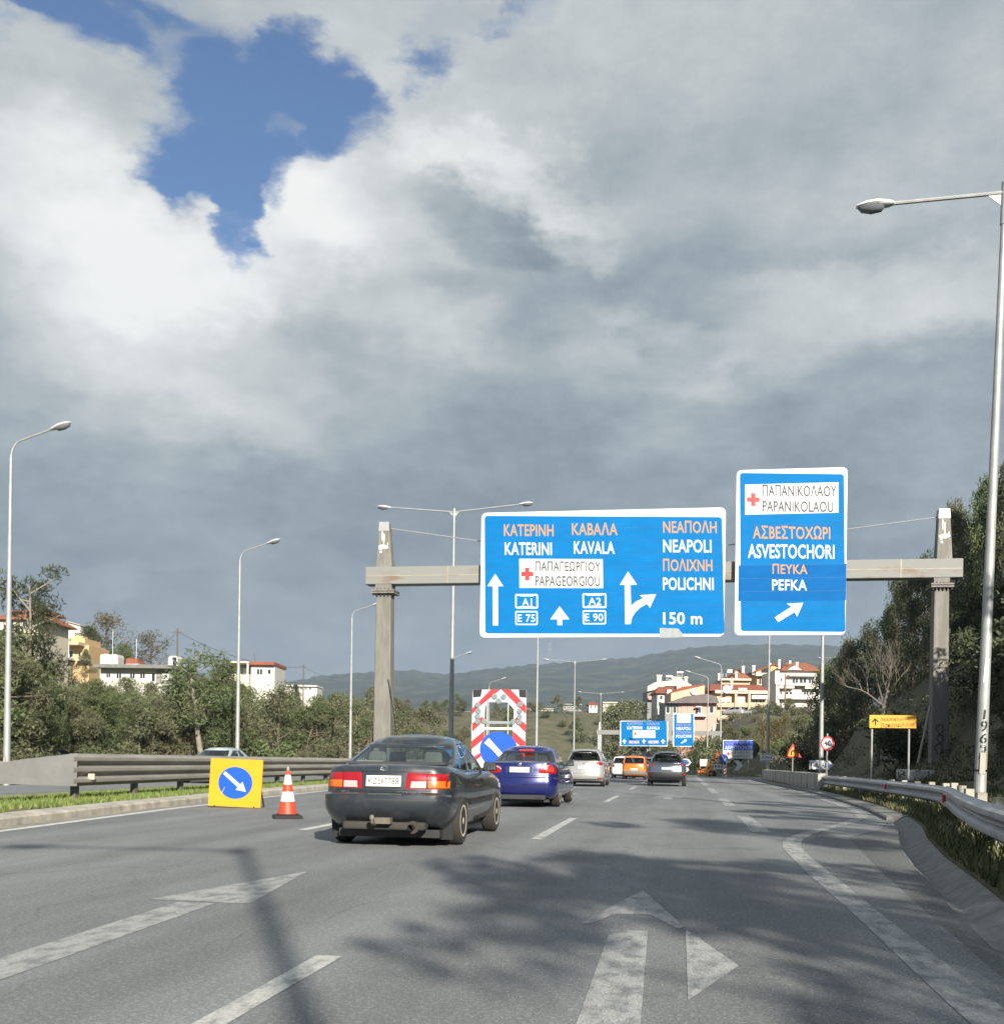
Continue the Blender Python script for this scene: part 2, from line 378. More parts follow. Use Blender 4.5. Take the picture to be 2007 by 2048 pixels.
# ------------------------------------------------------------------ ground sheet
def build_ground():
    ss = [-60, -40, -25, -15, -8] + [x * 1.5 - 3 for x in range(0, 70)] + [104 + 3 * i for i in range(0, 50)] + [256, 264, 275, 290, 310, 335, 370, 420, 500, 620, 800, 1100, 1600, 2400, 4000, 8000, 14000]
    ss = sorted(set(ss))
    ss = [s for i, s in enumerate(ss) if i == 0 or s - ss[i - 1] > .2]
    lef = [-14.65, -14.75, -18, -23.1, -23.3, -25, -27, -29, -31, -34, -38, -43, -49, -56, -64, -73, -84, -98, -115, -140, -175, -220, -300, -450, -800, -1800, -5000, -12000]
    rig = [0, .25, .5, 1.0, 1.8, 2.8, 3.4, 4.0, 4.6, 5.2, 5.9, 6.6, 7.5, 8.5, 10, 11.5, 14, 16, 20, 24, 31, 40, 55, 80, 120, 200, 350, 700, 1600, 4000, 11000]
    mid = 6
    vs = []; nrow = None
    rnd = random.Random(3)
    for s in ss:
        row = []
        b = bend(s); k = aL(s) - .85; r = aR(s) + .30
        for a in reversed(lef): row.append(a + b)
        for o in (3.2, 2.2, 1.3, .5): row.append(min(k - .02, max(k - o, -14.5 + b)))
        row.append(k)
        for i in range(1, mid): row.append(k + (r - k) * i / mid + 0)
        row[-(mid - 1)] = k + .06; row[-1] = r - .06
        for o in rig: row.append(r + o)
        for j, a in enumerate(row):
            z = land(s, a)
            far = abs(a - (k + r) / 2)
            rough = 0.0
            o = a - r
            if o > 4.5 and s < 110: rough = min(1, (o - 4.5) / 2) * .55
            elif o > 3: rough = .25
            if a < -29 + b: rough = .5
            if 0.3 < o < 3 : rough = .04
            z += noise2(s * .55 + a * .2, a * .6 - s * .13) * rough + (rnd.random() - .5) * rough * .5
            p = W(s, a, z); vs.append(tuple(p))
        nrow = len(row)
    fs = []
    for i in range(len(ss) - 1):
        for j in range(nrow - 1):
            q = i * nrow + j; fs.append((q, q + 1, q + nrow + 1, q + nrow))
    mb = MB(); mb.add(vs, fs)
    m = mat('ground_soil', (.070, .078, .034), .95, var=.0, vscale=.35, col2=(.125, .108, .066), bump=.7, bscale=3.0, thresh=(.38, .62))
    o = mb.build('ground', m, smooth='all'); tag(o, kind='structure')
build_ground()

# ------------------------------------------------------------------ carriageways
def asphalt_mat(name, base, warm=(1, 1, 1)):
    m = bpy.data.materials.new(name); m.use_nodes = True; nt = m.node_tree; N = nt.nodes; L = nt.links; b = N['Principled BSDF']
    tc = N.new('ShaderNodeTexCoord')
    def nz(scale, stretch=(1, 1, 1), det=6, rough=.6):
        mp = N.new('ShaderNodeMapping'); mp.inputs['Scale'].default_value = stretch; L.new(tc.outputs['Object'], mp.inputs[0])
        n = N.new('ShaderNodeTexNoise'); L.new(mp.outputs[0], n.inputs['Vector']); n.inputs['Scale'].default_value = scale; n.inputs['Detail'].default_value = det; n.inputs['Roughness'].default_value = rough
        return n.outputs['Fac']
    def mr(x, a, bb, c, d):
        n = N.new('ShaderNodeMapRange'); n.clamp = True; L.new(x, n.inputs[0])
        for i, q in enumerate((a, bb, c, d)): n.inputs[i + 1].default_value = q
        return n.outputs[0]
    def mul(a, bb):
        n = N.new('ShaderNodeMath'); n.operation = 'MULTIPLY'; L.new(a, n.inputs[0]); L.new(bb, n.inputs[1]); return n.outputs[0]
    streak = mr(nz(1.0, (1.1, .035, 1), 5), .3, .7, .84, 1.14)
    patch = mr(nz(.35, (1, .5, 1), 4), .3, .7, .88, 1.10)
    grain = mr(nz(85, (1, 1, 1), 3, .75), .3, .7, .50, 1.52)
    blotch = mr(nz(1.6, (1, .4, 1), 7, .7), .42, .72, 1.0, .80)
    spots = mr(nz(34, (1, 1, 1), 3, .65), .48, .74, .93, 1.55)
    f = mul(mul(mul(streak, patch), mul(grain, spots)), blotch)
    # wheel tracks worn along the lanes, oil between them
    sx = N.new('ShaderNodeSeparateXYZ'); L.new(tc.outputs['Object'], sx.inputs[0])
    ml = N.new('ShaderNodeMath'); ml.operation = 'MULTIPLY_ADD'; L.new(sx.outputs[0], ml.inputs[0]); ml.inputs[1].default_value = 2 * PI / 1.66; ml.inputs[2].default_value = 1.3
    cs = N.new('ShaderNodeMath'); cs.operation = 'COSINE'; L.new(ml.outputs[0], cs.inputs[0])
    f = mul(f, mr(cs.outputs[0], -1, 1, .93, 1.06))
    # hairline cracks and tar seams
    v = N.new('ShaderNodeTexVoronoi'); v.feature = 'DISTANCE_TO_EDGE'; v.inputs['Scale'].default_value = .34
    mp = N.new('ShaderNodeMapping'); mp.inputs['Scale'].default_value = (1.2, .35, 1); 
    wn = N.new('ShaderNodeTexNoise'); L.new(tc.outputs['Object'], wn.inputs['Vector']); wn.inputs['Scale'].default_value = 1.3; wn.inputs['Detail'].default_value = 6
    ad = N.new('ShaderNodeMix'); ad.data_type = 'RGBA'; ad.blend_type = 'LINEAR_LIGHT'; ad.inputs[0].default_value = .5; L.new(tc.outputs['Object'], ad.inputs[6]); L.new(wn.outputs['Color'], ad.inputs[7])
    L.new(ad.outputs[2], mp.inputs[0]); L.new(mp.outputs[0], v.inputs['Vector'])
    f = mul(f, mr(v.outputs['Distance'], .0, .008, .80, 1.0))
    vm = N.new('ShaderNodeVectorMath'); vm.operation = 'SCALE'; vm.inputs[0].default_value = tuple(base * c for c in warm); L.new(f, vm.inputs['Scale'])
    L.new(vm.outputs[0], b.inputs['Base Color'])
    b.inputs['Roughness'].default_value = .82; b.inputs['Specular IOR Level'].default_value = .35
    bp = N.new('ShaderNodeBump'); bp.inputs['Strength'].default_value = .5; bp.inputs['Distance'].default_value = .012
    L.new(nz(95, (1, 1, 1), 3, .7), bp.inputs['Height']); L.new(bp.outputs[0], b.inputs['Normal'])
    MATS[name] = m; return m
def strip(name, m, lo, hi, s0, s1, dz, step=2.0, na=6, kind='structure', zf=None):
    # a sheet in road coordinates between two edge curves
    n = max(2, int(abs(s1 - s0) / step) + 1); vs = []; fs = []
    for i in range(n):
        s = s0 + (s1 - s0) * i / (n - 1); l, h = lo(s), hi(s)
        for j in range(na):
            a = l + (h - l) * j / (na - 1); vs.append((a, s, (zf(s, j / (na - 1)) if zf else zr(s)) + dz))
    for i in range(n - 1):
        for j in range(na - 1):
            q = i * na + j; fs.append((q, q + 1, q + na + 1, q + na))
    mb = MB(); mb.add(vs, fs); o = mb.build(name, m, smooth='all'); o.rotation_euler = (0, 0, -TH); return tag(o, kind=kind)
ASPH = asphalt_mat('asphalt', .200, (.965, 1, 1.0))
ASPH_OLD = asphalt_mat('asphalt_old', .135, (.97, 1, .99))
CONC = mat('concrete', (.175, .172, .16), .9, var=.3, vscale=5, bump=.4, bscale=40)
strip('road', ASPH, lambda s: aL(s) - .45, lambda s: min(aR(s) - .0, lerp_tab([(-60, 1.7), (6, 1.72), (9, 1.9), (12, 2.1), (17, 2.5), (19, 3.3), (22, 4.0)], s)) if s < 22 else aR(s), -60, 244, 0, step=1.0, na=18)
strip('shoulder', ASPH_OLD, lambda s: lerp_tab([(-60, 1.68), (6, 1.70), (9, 1.88), (12, 2.08), (17, 2.46), (19, 3.2), (22, 3.9)], s), lambda s: aR(s) + .01, -60, 22, -.004, step=1.0, na=4)
strip('slip_road', ASPH, lambda s: lerp_tab([(76, 3.0), (97, 3.4), (110, 9)], s), lambda s: lerp_tab([(76, 5.2), (88, 9), (97, 15), (110, 30)], s), 76, 110, -.006, step=1, na=5)
strip('opposite_road', ASPH, lambda s: -22.7 + bend(s), lambda s: -14.9 + bend(s), -60, 244, -.02, step=2, na=6)
# kerb on the left, channel on the right
def kerb(name, prof, af, s0, s1, m, flip=1, step=1.0):
    n = int((s1 - s0) / step) + 1; k = len(prof); vs = []; fs = []
    for i in range(n):
        s = s0 + (s1 - s0) * i / (n - 1)
        for (d, z) in prof: vs.append((af(s) + flip * d, s, zr(s) + z))
    for i in range(n - 1):
        for j in range(k - 1):
            q = i * k + j; fs.append((q, q + 1, q + k + 1, q + k) if flip < 0 else (q + 1, q, q + k, q + k + 1))
    fs.append(tuple(range(k))[::-1] if flip > 0 else tuple(range(k)))
    mb = MB(); mb.add(vs, fs); o = mb.build(name, m, smooth=30); o.rotation_euler = (0, 0, -TH); return tag(o, kind='structure')
kerb('kerb', [(0, -.1), (0, .11), (.03, .14), (.45, .16), (.47, .05)], lambda s: aL(s) - .42, -60, 244, mat('kerb_stone', (.40, .37, .31), .9, var=.35, vscale=3, bump=.5, bscale=20), -1)
kerb('drain_channel', [(0, -.02), (.10, -.05), (.13, -.045), (.30, .06), (.38, .075), (.40, -.1)], lambda s: aR(s), -60, 22.6, CONC, 1, .5)
kerb('gutter_kerb', [(-.01, -.06), (-.01, .05), (.02, .07), (.40, .09), (.42, -.1)], lambda s: aR(s), 22.4, 80, CONC, 1)

# ------------------------------------------------------------------ painted markings
def paint_mat(name, wear=.5, col=(.62, .61, .57)):
    m = mat(name, col, .75, col2=(.205, .213, .213), vscale=9, thresh=(.5 - .10 + (1 - wear) * .3, .5 + .10 + (1 - wear) * .3), bump=.4, bscale=90, stretch=(1.0, .5, 1))
    nt = m.node_tree; N = nt.nodes; L = nt.links; b = N['Principled BSDF']; src = b.inputs['Base Color'].links[0].from_socket
    tc = N.new('ShaderNodeTexCoord'); v = N.new('ShaderNodeTexNoise'); v.inputs['Scale'].default_value = 60; v.inputs['Detail'].default_value = 4; v.inputs['Roughness'].default_value = .75; L.new(tc.outputs['Object'], v.inputs['Vector'])
    q = N.new('ShaderNodeMapRange'); L.new(v.outputs['Fac'], q.inputs[0]); q.inputs[1].default_value = .36; q.inputs[2].default_value = .62; q.inputs[3].default_value = .62; q.inputs[4].default_value = 1.12
    sc = N.new('ShaderNodeVectorMath'); sc.operation = 'SCALE'; L.new(src, sc.inputs[0]); L.new(q.outputs[0], sc.inputs['Scale']); L.new(sc.outputs[0], b.inputs['Base Color']); return m
PAINT = paint_mat('road_paint', .55); WORN = paint_mat('road_paint_worn', .88, (.40, .40, .385)); FAINT = paint_mat('road_paint_faint', 1.0, (.40, .40, .38))
def line(name, m, af, spans, w, dz=.004):
    mb = MB()
    for (s0, s1) in spans:
        n = max(2, int((s1 - s0) / .8) + 1); o = len(mb.v)
        for i in range(n):
            s = s0 + (s1 - s0) * i / (n - 1); jw = w * (1 + .05 * math.sin(s * 7.3) + .04 * math.sin(s * 17))
            d = (af(s + .1) - af(s - .1)) / .2; q = math.sqrt(1 + d * d)
            mb.v += [Vector((af(s) - jw / 2 * q, s, zr(s) + dz)), Vector((af(s) + jw / 2 * q, s, zr(s) + dz))]
        for i in range(n - 1): mb.f.append((o + 2 * i, o + 2 * i + 1, o + 2 * i + 3, o + 2 * i + 2)); mb.m.append(0)
    o = mb.build(name, m); o.rotation_euler = (0, 0, -TH); return tag(o, kind='structure')
line('edge_line', PAINT, lambda s: aL(s), [(-60, 240)], .20)
DUST = mat('road_dust', (.30, .265, .20), .95, col2=(.19, .19, .185), vscale=2.6, thresh=(.42, .58), stretch=(1, .35, 1))
line('road_dust', DUST, lambda s: aL(s) - .28, [(-60, 200)], .26, .0035)
dash = [(-13.5, -8.2), (.5, 6.0), (15.0, 20.4), (29.2, 35.0), (43.6, 49), (58, 63.4), (72.5, 78), (87, 92.5), (101, 107)]
line('lane_line', paint_mat('lane_paint', .72, (.52, .52, .49)), lambda s: -1.97 + bend(s), dash, .15)
line('lane_line', PAINT, lambda s: -5.58 + bend(s), [(a + .6, b + .6) for a, b in dash], .15)
line('lane_line', WORN, lambda s: 1.28 + bend(s), [(17.6, 23.2), (28.2, 34.2), (40.5, 49), (54, 96)], .28)
RE = [(-20, 1.36), (13.0, 1.42), (14.6, 1.45), (16, 1.58), (17, 1.8), (18, 2.1), (20.5, 2.95), (23.7, 3.8), (28, 4.2), (45, 4.75), (74, 4.6), (82, 5)]
line('edge_line', WORN, lambda s: lerp_tab(RE, s), [(-10, 17.2)], .23)
line('edge_line', FAINT, lambda s: lerp_tab(RE, s), [(17.2, 80)], .22, .0042)
def arrow(name, polys, m):
    mb = MB()
    for p in polys:
        A = sum(p[i][0] * p[(i + 1) % len(p)][1] - p[(i + 1) % len(p)][0] * p[i][1] for i in range(len(p)))
        p = p if A > 0 else p[::-1]
        mb.add([(a, s, zr(s) + .003) for a, s in p], [tuple(range(len(p)))])
    o = mb.build(name, m); o.rotation_euler = (0, 0, -TH); return tag(o, kind='structure')
arrow('arrow_marking', [[(-3.60, 2.6), (-3.24, 2.6), (-3.50, 7.86), (-3.80, 7.86)], [(-4.08, 7.95), (-3.24, 7.9), (-3.59, 10.2)]], WORN)
arrow('arrow_marking', [[(-.42, 2.6), (-.12, 2.6), (-.20, 7.35), (-.45, 7.35)], [(-.68, 7.55), (-.60, 7.62), (-.45, 8.1), (-.20, 8.1), (-.0, 7.5), (.04, 7.6), (-.31, 9.6)], [(.05, 5.3), (.34, 6.25), (.05, 7.5)]], WORN)
arrow('arrow_marking', [[(-.50, 32.5), (-.22, 32.5), (-.24, 34.2), (-.48, 34.2)], [(-.85, 34.2), (.13, 34.2), (-.36, 36.6)]], WORN)
arrow('arrow_marking', [[(-3.9, 33.5), (-3.6, 33.5), (-3.62, 35.8), (-3.88, 35.8)], [(-4.2, 35.8), (-3.3, 35.8), (-3.75, 38)]], WORN)

# ------------------------------------------------------------------ grass
def grass(name, spots, m, hh=(.04, .13)):
    rnd = random.Random(11); mb = MB()
    for (s, a, k) in spots:
        p = W(s, a, land(s, a)); h = rnd.uniform(*hh) * k; w = .012 + .012 * rnd.random(); q = rnd.random() * PI; dx, dy = math.cos(q) * w, math.sin(q) * w
        lx, ly = rnd.uniform(-.6, .6) * h, rnd.uniform(-.6, .6) * h; o = len(mb.v)
        mb.v += [p + Vector((-dx, -dy, -.02)), p + Vector((dx, dy, -.02)), p + Vector((lx, ly, h))]; mb.f.append((o, o + 1, o + 2)); mb.m.append(0)
    o = mb.build(name, m); return tag(o, kind='stuff')
GRASS = mat('grass_blade', (.105, .160, .038), .8, var=.0, vscale=.8, col2=(.17, .20, .045), island=.35)
GRASS_DRY = mat('grass_dry', (.060, .085, .022), .85, vscale=.9, col2=(.13, .12, .055), island=.4)
rnd = random.Random(5); sp = []
for i in range(52000):
    s = 9 + 46 * rnd.random() ** 1.5; k = aL(s) - .85; d = rnd.random()
    if noise2(s * .8, d * 5) < -.55 and d < .3: continue
    a = k - .15 - d * (min(4.2, k + 14.6) if k > -14 else 1.5)
    sp.append((s, a, .8 if d < .3 else 1.0))
tag(grass('grass', sp, GRASS), 'bright green grass growing under the left steel barrier', 'grass')
sp = []
for i in range(26000):
    s = 6 + 40 * rnd.random() ** 1.4; r = aR(s) + .42; d = rnd.random() ** 1.3 * 5.2
    sp.append((s, r + d, .7 if d < .4 else 1.2))
tag(grass('grass', sp, GRASS_DRY, (.05, .20)), 'dark rough grass growing under the right steel barrier', 'grass')
# ------------------------------------------------------------------ common materials
GALV = mat('galvanised', (.35, .36, .35), .55, .35, var=.16, vscale=3, bump=.08, bscale=30)
GALV_OLD = mat('galvanised_weathered', (.36, .34, .29), .65, .25, col2=(.29, .24, .18), vscale=1.6, thresh=(.45, .7), bump=.15, bscale=18)
RAIL_L = mat('rail_zinc', (.37, .35, .31), .6, .3, col2=(.24, .22, .19), vscale=2.2, thresh=(.35, .75), stretch=(.3, .3, 2.5), bump=.1, bscale=14)
RAIL_R = mat('rail_zinc_right', (.44, .44, .44), .55, .3, col2=(.28, .27, .26), vscale=2.0, thresh=(.4, .8), bump=.12, bscale=14)
POST = mat('barrier_post', (.12, .115, .10), .7, .2, var=.3, vscale=4)
WHITE = mat('sign_white', (.66, .66, .645), .5, var=.04, vscale=1.2)
BLUE = mat('sign_blue', (.000, .142, .385), .65, spec=.12, var=.10, vscale=.8, stretch=(1, 1, 3.5))
BLUE_D = mat('sign_blue_dark', (.000, .104, .325), .65, spec=.12, var=.10, vscale=.9, stretch=(1, 1, 3.5))
BLUE_J = mat('sign_joint', (.001, .10, .34), .5)
ORANGE_T = mat('sign_orange_letters', (.50, .235, .08), .6, col2=(.37, .22, .12), vscale=3)
LILAC_T = mat('sign_faded_letters', (.24, .20, .42), .6, var=.2)
GREY_T = mat('sign_grey_letters', (.055, .055, .06), .6)
RED = mat('sign_red', (.52, .03, .035), .5, var=.08)
BLACK = mat('black_paint', (.012, .012, .013), .6)
YELLOW = mat('sign_yellow', (.66, .32, .012), .5, var=.08, vscale=2, bump=.06, bscale=8)
BLUE_R = mat('sign_disc_blue', (.008, .085, .52), .45, var=.06)
BACKM = mat('sign_back', (.26, .27, .27), .5, .4, var=.1)
STEEL_P = mat('gantry_paint', (.150, .142, .122), .75, var=.0, col2=(.22, .21, .185), vscale=1.4, thresh=(.42, .7), stretch=(2.5, 2.5, .5), bump=.15, bscale=12)
BEAM = mat('gantry_beam_zinc', (.22, .22, .205), .7, .1, col2=(.18, .125, .08), vscale=1.1, thresh=(.56, .72), stretch=(.5, 1, 2.0), bump=.15, bscale=14)
PEEL = mat('peeling_paint', (.75, .72, .64), .7)
RUBBER = mat('rubber', (.018, .018, .018), .85)

# ------------------------------------------------------------------ road barriers
def sweep(mb, prof, path, face=1, mi=0, closed=False):
    # profile (d towards the road, z) carried along a list of (s, a, z)
    pts = [W(s, a, z) for s, a, z in path]; k = len(prof); o = len(mb.v)
    for i, p in enumerate(pts):
        t = pts[min(i + 1, len(pts) - 1)] - pts[max(0, i - 1)]; t.z = 0; t.normalize()
        nrm = Vector((t.y, -t.x, 0)) * face
        for d, z in prof: mb.v.append(p + nrm * d + Vector((0, 0, z)))
    for i in range(len(pts) - 1):
        for j in range(k if closed else k - 1):
            j2 = (j + 1) % k; q = o + i * k
            f = (q + j, q + j2, q + k + j2, q + k + j); mb.f.append(f if face > 0 else f[::-1]); mb.m.append(mi)
def wave(n, pitch, depth):
    # corrugated rail: n ridges, thin, closed around its back
    pr = []
    for i in range(n):
        z = i * pitch; pr += [(.0, z), (.012, z + .1 * pitch), (depth, z + .34 * pitch), (depth + .004, z + .5 * pitch), (depth, z + .66 * pitch), (.012, z + .9 * pitch)]
    pr += [(0, n * pitch)]; back = [(d - .006, z) for d, z in reversed(pr)]
    return pr + back
def aB(s): return aL(s) - .85 - 1.0 - .3 * sm(s, 30, 18)
def barrier_left():
    t = thing('guardrail', 'long three-ridged steel barrier along the left edge of the road', 'guardrail', W(20, aB(20), .2))
    M = Matrix.Translation(-t.location)
    path = [(s, aB(s), zr(s)) for s in [20.2 + i * 2.0 for i in range(48)]]
    mb = MB(); sweep(mb, [(d, z + .415) for d, z in wave(3, .222, .11)], path); 
    mb.v = [p - t.location for p in mb.v]; mb.build('rail', RAIL_L, t, smooth=25)
    for i in range(32):
        s = 20.6 + i * 2.85 if i < 30 else 106 + i; 
        if s > 113: break
        z = land(s, aB(s)); mb = MB(); mb.box((0, 0, .40), (.11, .15, .95), Matrix.Translation(W(s, aB(s) - .09, z) - t.location) @ Matrix.Rotation(-TH, 4, 'Z')); mb.build('post', POST, t)
    # transition plate where the rail steps down
    mb = MB(); s1, s0 = 20.3, 17.6; z1, z0 = 1.078, .62
    pts = [(s0, -.62, .54), (s1, .0, .415), (s1, .0, 1.085), (s0 + 1.35, -.30, .96), (s0 - .0, -.62, .80)]
    vs = [W(s, aB(s1) + d + .112, z) for s, d, z in pts]; vs2 = [p + Vector((-.012, 0, 0)) for p in vs]
    n = len(vs); mb.add([p - t.location for p in vs + vs2], [tuple(range(n)), tuple(range(2 * n - 1, n - 1, -1))] + [((i + 1) % n, i, i + n, (i + 1) % n + n) for i in range(n)])
    mb.build('end_plate', mat('plate_zinc', (.30, .30, .29), .6, .2, var=.15, vscale=2), t)
    mb = MB(); mb.box((0, 0, 0), (.13, .05, .12), Matrix.Translation(W(20.9, aB(20.9) + .13, .60) - t.location)); mb.build('reflector', mat('reflector_cream', (.6, .52, .34), .5), t)
    # the lower rail that carries on behind
    t2 = thing('guardrail', 'lower steel barrier behind the sloping end plate at far left', 'guardrail', W(14, aB(20) - 1.1, .2))
    path = [(s, aB(20) - .60 - .05 * (18.2 - s), .0) for s in [18.4 - i * 2 for i in range(12)]][::-1]
    mb = MB(); sweep(mb, [(d, z + .44) for d, z in wave(2, .20, .10)], path); mb.v = [p - t2.location for p in mb.v]; mb.build('rail', RAIL_L, t2, smooth=25)
    for s, a, z in path[::2]:
        mb = MB(); mb.box((0, 0, .25), (.11, .15, .8), Matrix.Translation(W(s, a - .09, land(s, a)) - t2.location) @ Matrix.Rotation(-TH, 4, 'Z')); mb.build('post', POST, t2)
barrier_left()
# far barrier of the other carriageway, low concrete-and-steel, in front of the trees
def barrier_far():
    t = thing('guardrail', 'low steel barrier on the far side of the opposite carriageway', 'guardrail', W(30, -24.2, .1)); M = t.location
    path = [(s, -24.2 + bend(s), zr(s) + .05) for s in range(0, 150, 4)]
    mb = MB(); sweep(mb, [(d, z + .42) for d, z in wave(2, .16, .07)], path); mb.v = [p - M for p in mb.v]; mb.build('rail', RAIL_L, t, smooth=25)
    for s, a, z in path:
        mb = MB(); mb.box((0, 0, .3), (.1, .14, .7), Matrix.Translation(W(s, a - .09, z) - M)); mb.build('post', POST, t)
barrier_far()
def barrier_right():
    A = [(-12, 2.95), (0, 2.95), (6, 3.02), (11, 3.28), (14, 3.65), (17, 4.15), (20, 4.72), (22.3, 5.12)]
    t = thing('guardrail', 'near right steel barrier with a red reflector at its bent joint', 'guardrail', W(12, 3.4, .2)); M = t.location
    path = [(s, lerp_tab(A, s), 0) for s in [-12, -8, -4, -1, 2, 4, 6, 8, 9.5, 11, 12.5, 14, 15.5, 17, 18.5, 20, 21.2, 22.3]]
    mb = MB(); sweep(mb, [(d, z + .275) for d, z in wave(2, .208, .10)], path, -1); mb.v = [p - M for p in mb.v]; mb.build('rail', RAIL_R, t, smooth=25)
    for s in (-6, -1, 3, 5.4, 7.4, 9.4, 11.4, 13.4, 15.4, 17.4, 19.4, 21.6):
        a = lerp_tab(A, s) + .09; mb = MB(); mb.box((0, 0, .26), (.12, .15, .66), Matrix.Translation(W(s, a, land(s, a) - .02) - M) @ Matrix.Rotation(-TH, 4, 'Z')); mb.build('post', GALV_OLD, t)
    mb = MB(); mb.box((0, 0, 0), (.05, .12, .14), Matrix.Translation(W(21.2, lerp_tab(A, 21.2) - .11, .47) - M) @ Matrix.Rotation(-TH, 4, 'Z')); mb.build('reflector', RED, t)
    B = [(22.3, 5.12), (23.5, 5.3), (26, 5.48), (30, 5.62), (38, 5.75), (46, 5.75)]
    t2 = thing('guardrail', 'farther right steel barrier curving towards the concrete wall', 'guardrail', W(30, 5.6, .1)); M2 = t2.location
    path = [(s, lerp_tab(B, s), zr(s)) for s in [22.4 + i * 1.35 for i in range(18)]]
    mb = MB(); sweep(mb, [(d, z + .31) for d, z in wave(2, .185, .09)], path, -1); mb.v = [p - M2 for p in mb.v]; mb.build('rail', RAIL_R, t2, smooth=25)
    for i in range(12):
        s = 23.6 + i * 1.9; a = lerp_tab(B, s) + .09; mb = MB(); mb.box((0, 0, .26), (.12, .15, .62), Matrix.Translation(W(s, a, land(s, a) - .05) - M2) @ Matrix.Rotation(-TH, 4, 'Z')); mb.build('post', GALV_OLD, t2)
    mb = MB(); mb.box((0, 0, 0), (.05, .14, .13), Matrix.Translation(W(31, lerp_tab(B, 31) - .115, .45) - M2) @ Matrix.Rotation(-TH, 4, 'Z')); mb.build('reflector', RED, t2)
barrier_right()
def concrete_wall():
    mb = MB(); path = [(s, 5.48 + .0 * s, zr(s)) for s in [45.2 + i * 1.9 for i in range(17)]]
    sweep(mb, [(.0, -.2), (.02, .74), (-.28, .76), (-.30, -.2)], path, -1, closed=True)
    k = 4; n = len(path); mb.f.append((0, 1, 2, 3)); mb.f.append(tuple((n - 1) * k + q for q in (3, 2, 1, 0))); mb.m += [0, 0]
    o = mb.build('concrete_wall', mat('wall_stained', (.40, .385, .35), .9, col2=(.13, .12, .105), vscale=1.3, thresh=(.50, .66), stretch=(1, 1, .35), bump=.5, bscale=16))
    tag(o, 'stained low concrete wall at the right edge beside the exit lane', 'wall')
concrete_wall()

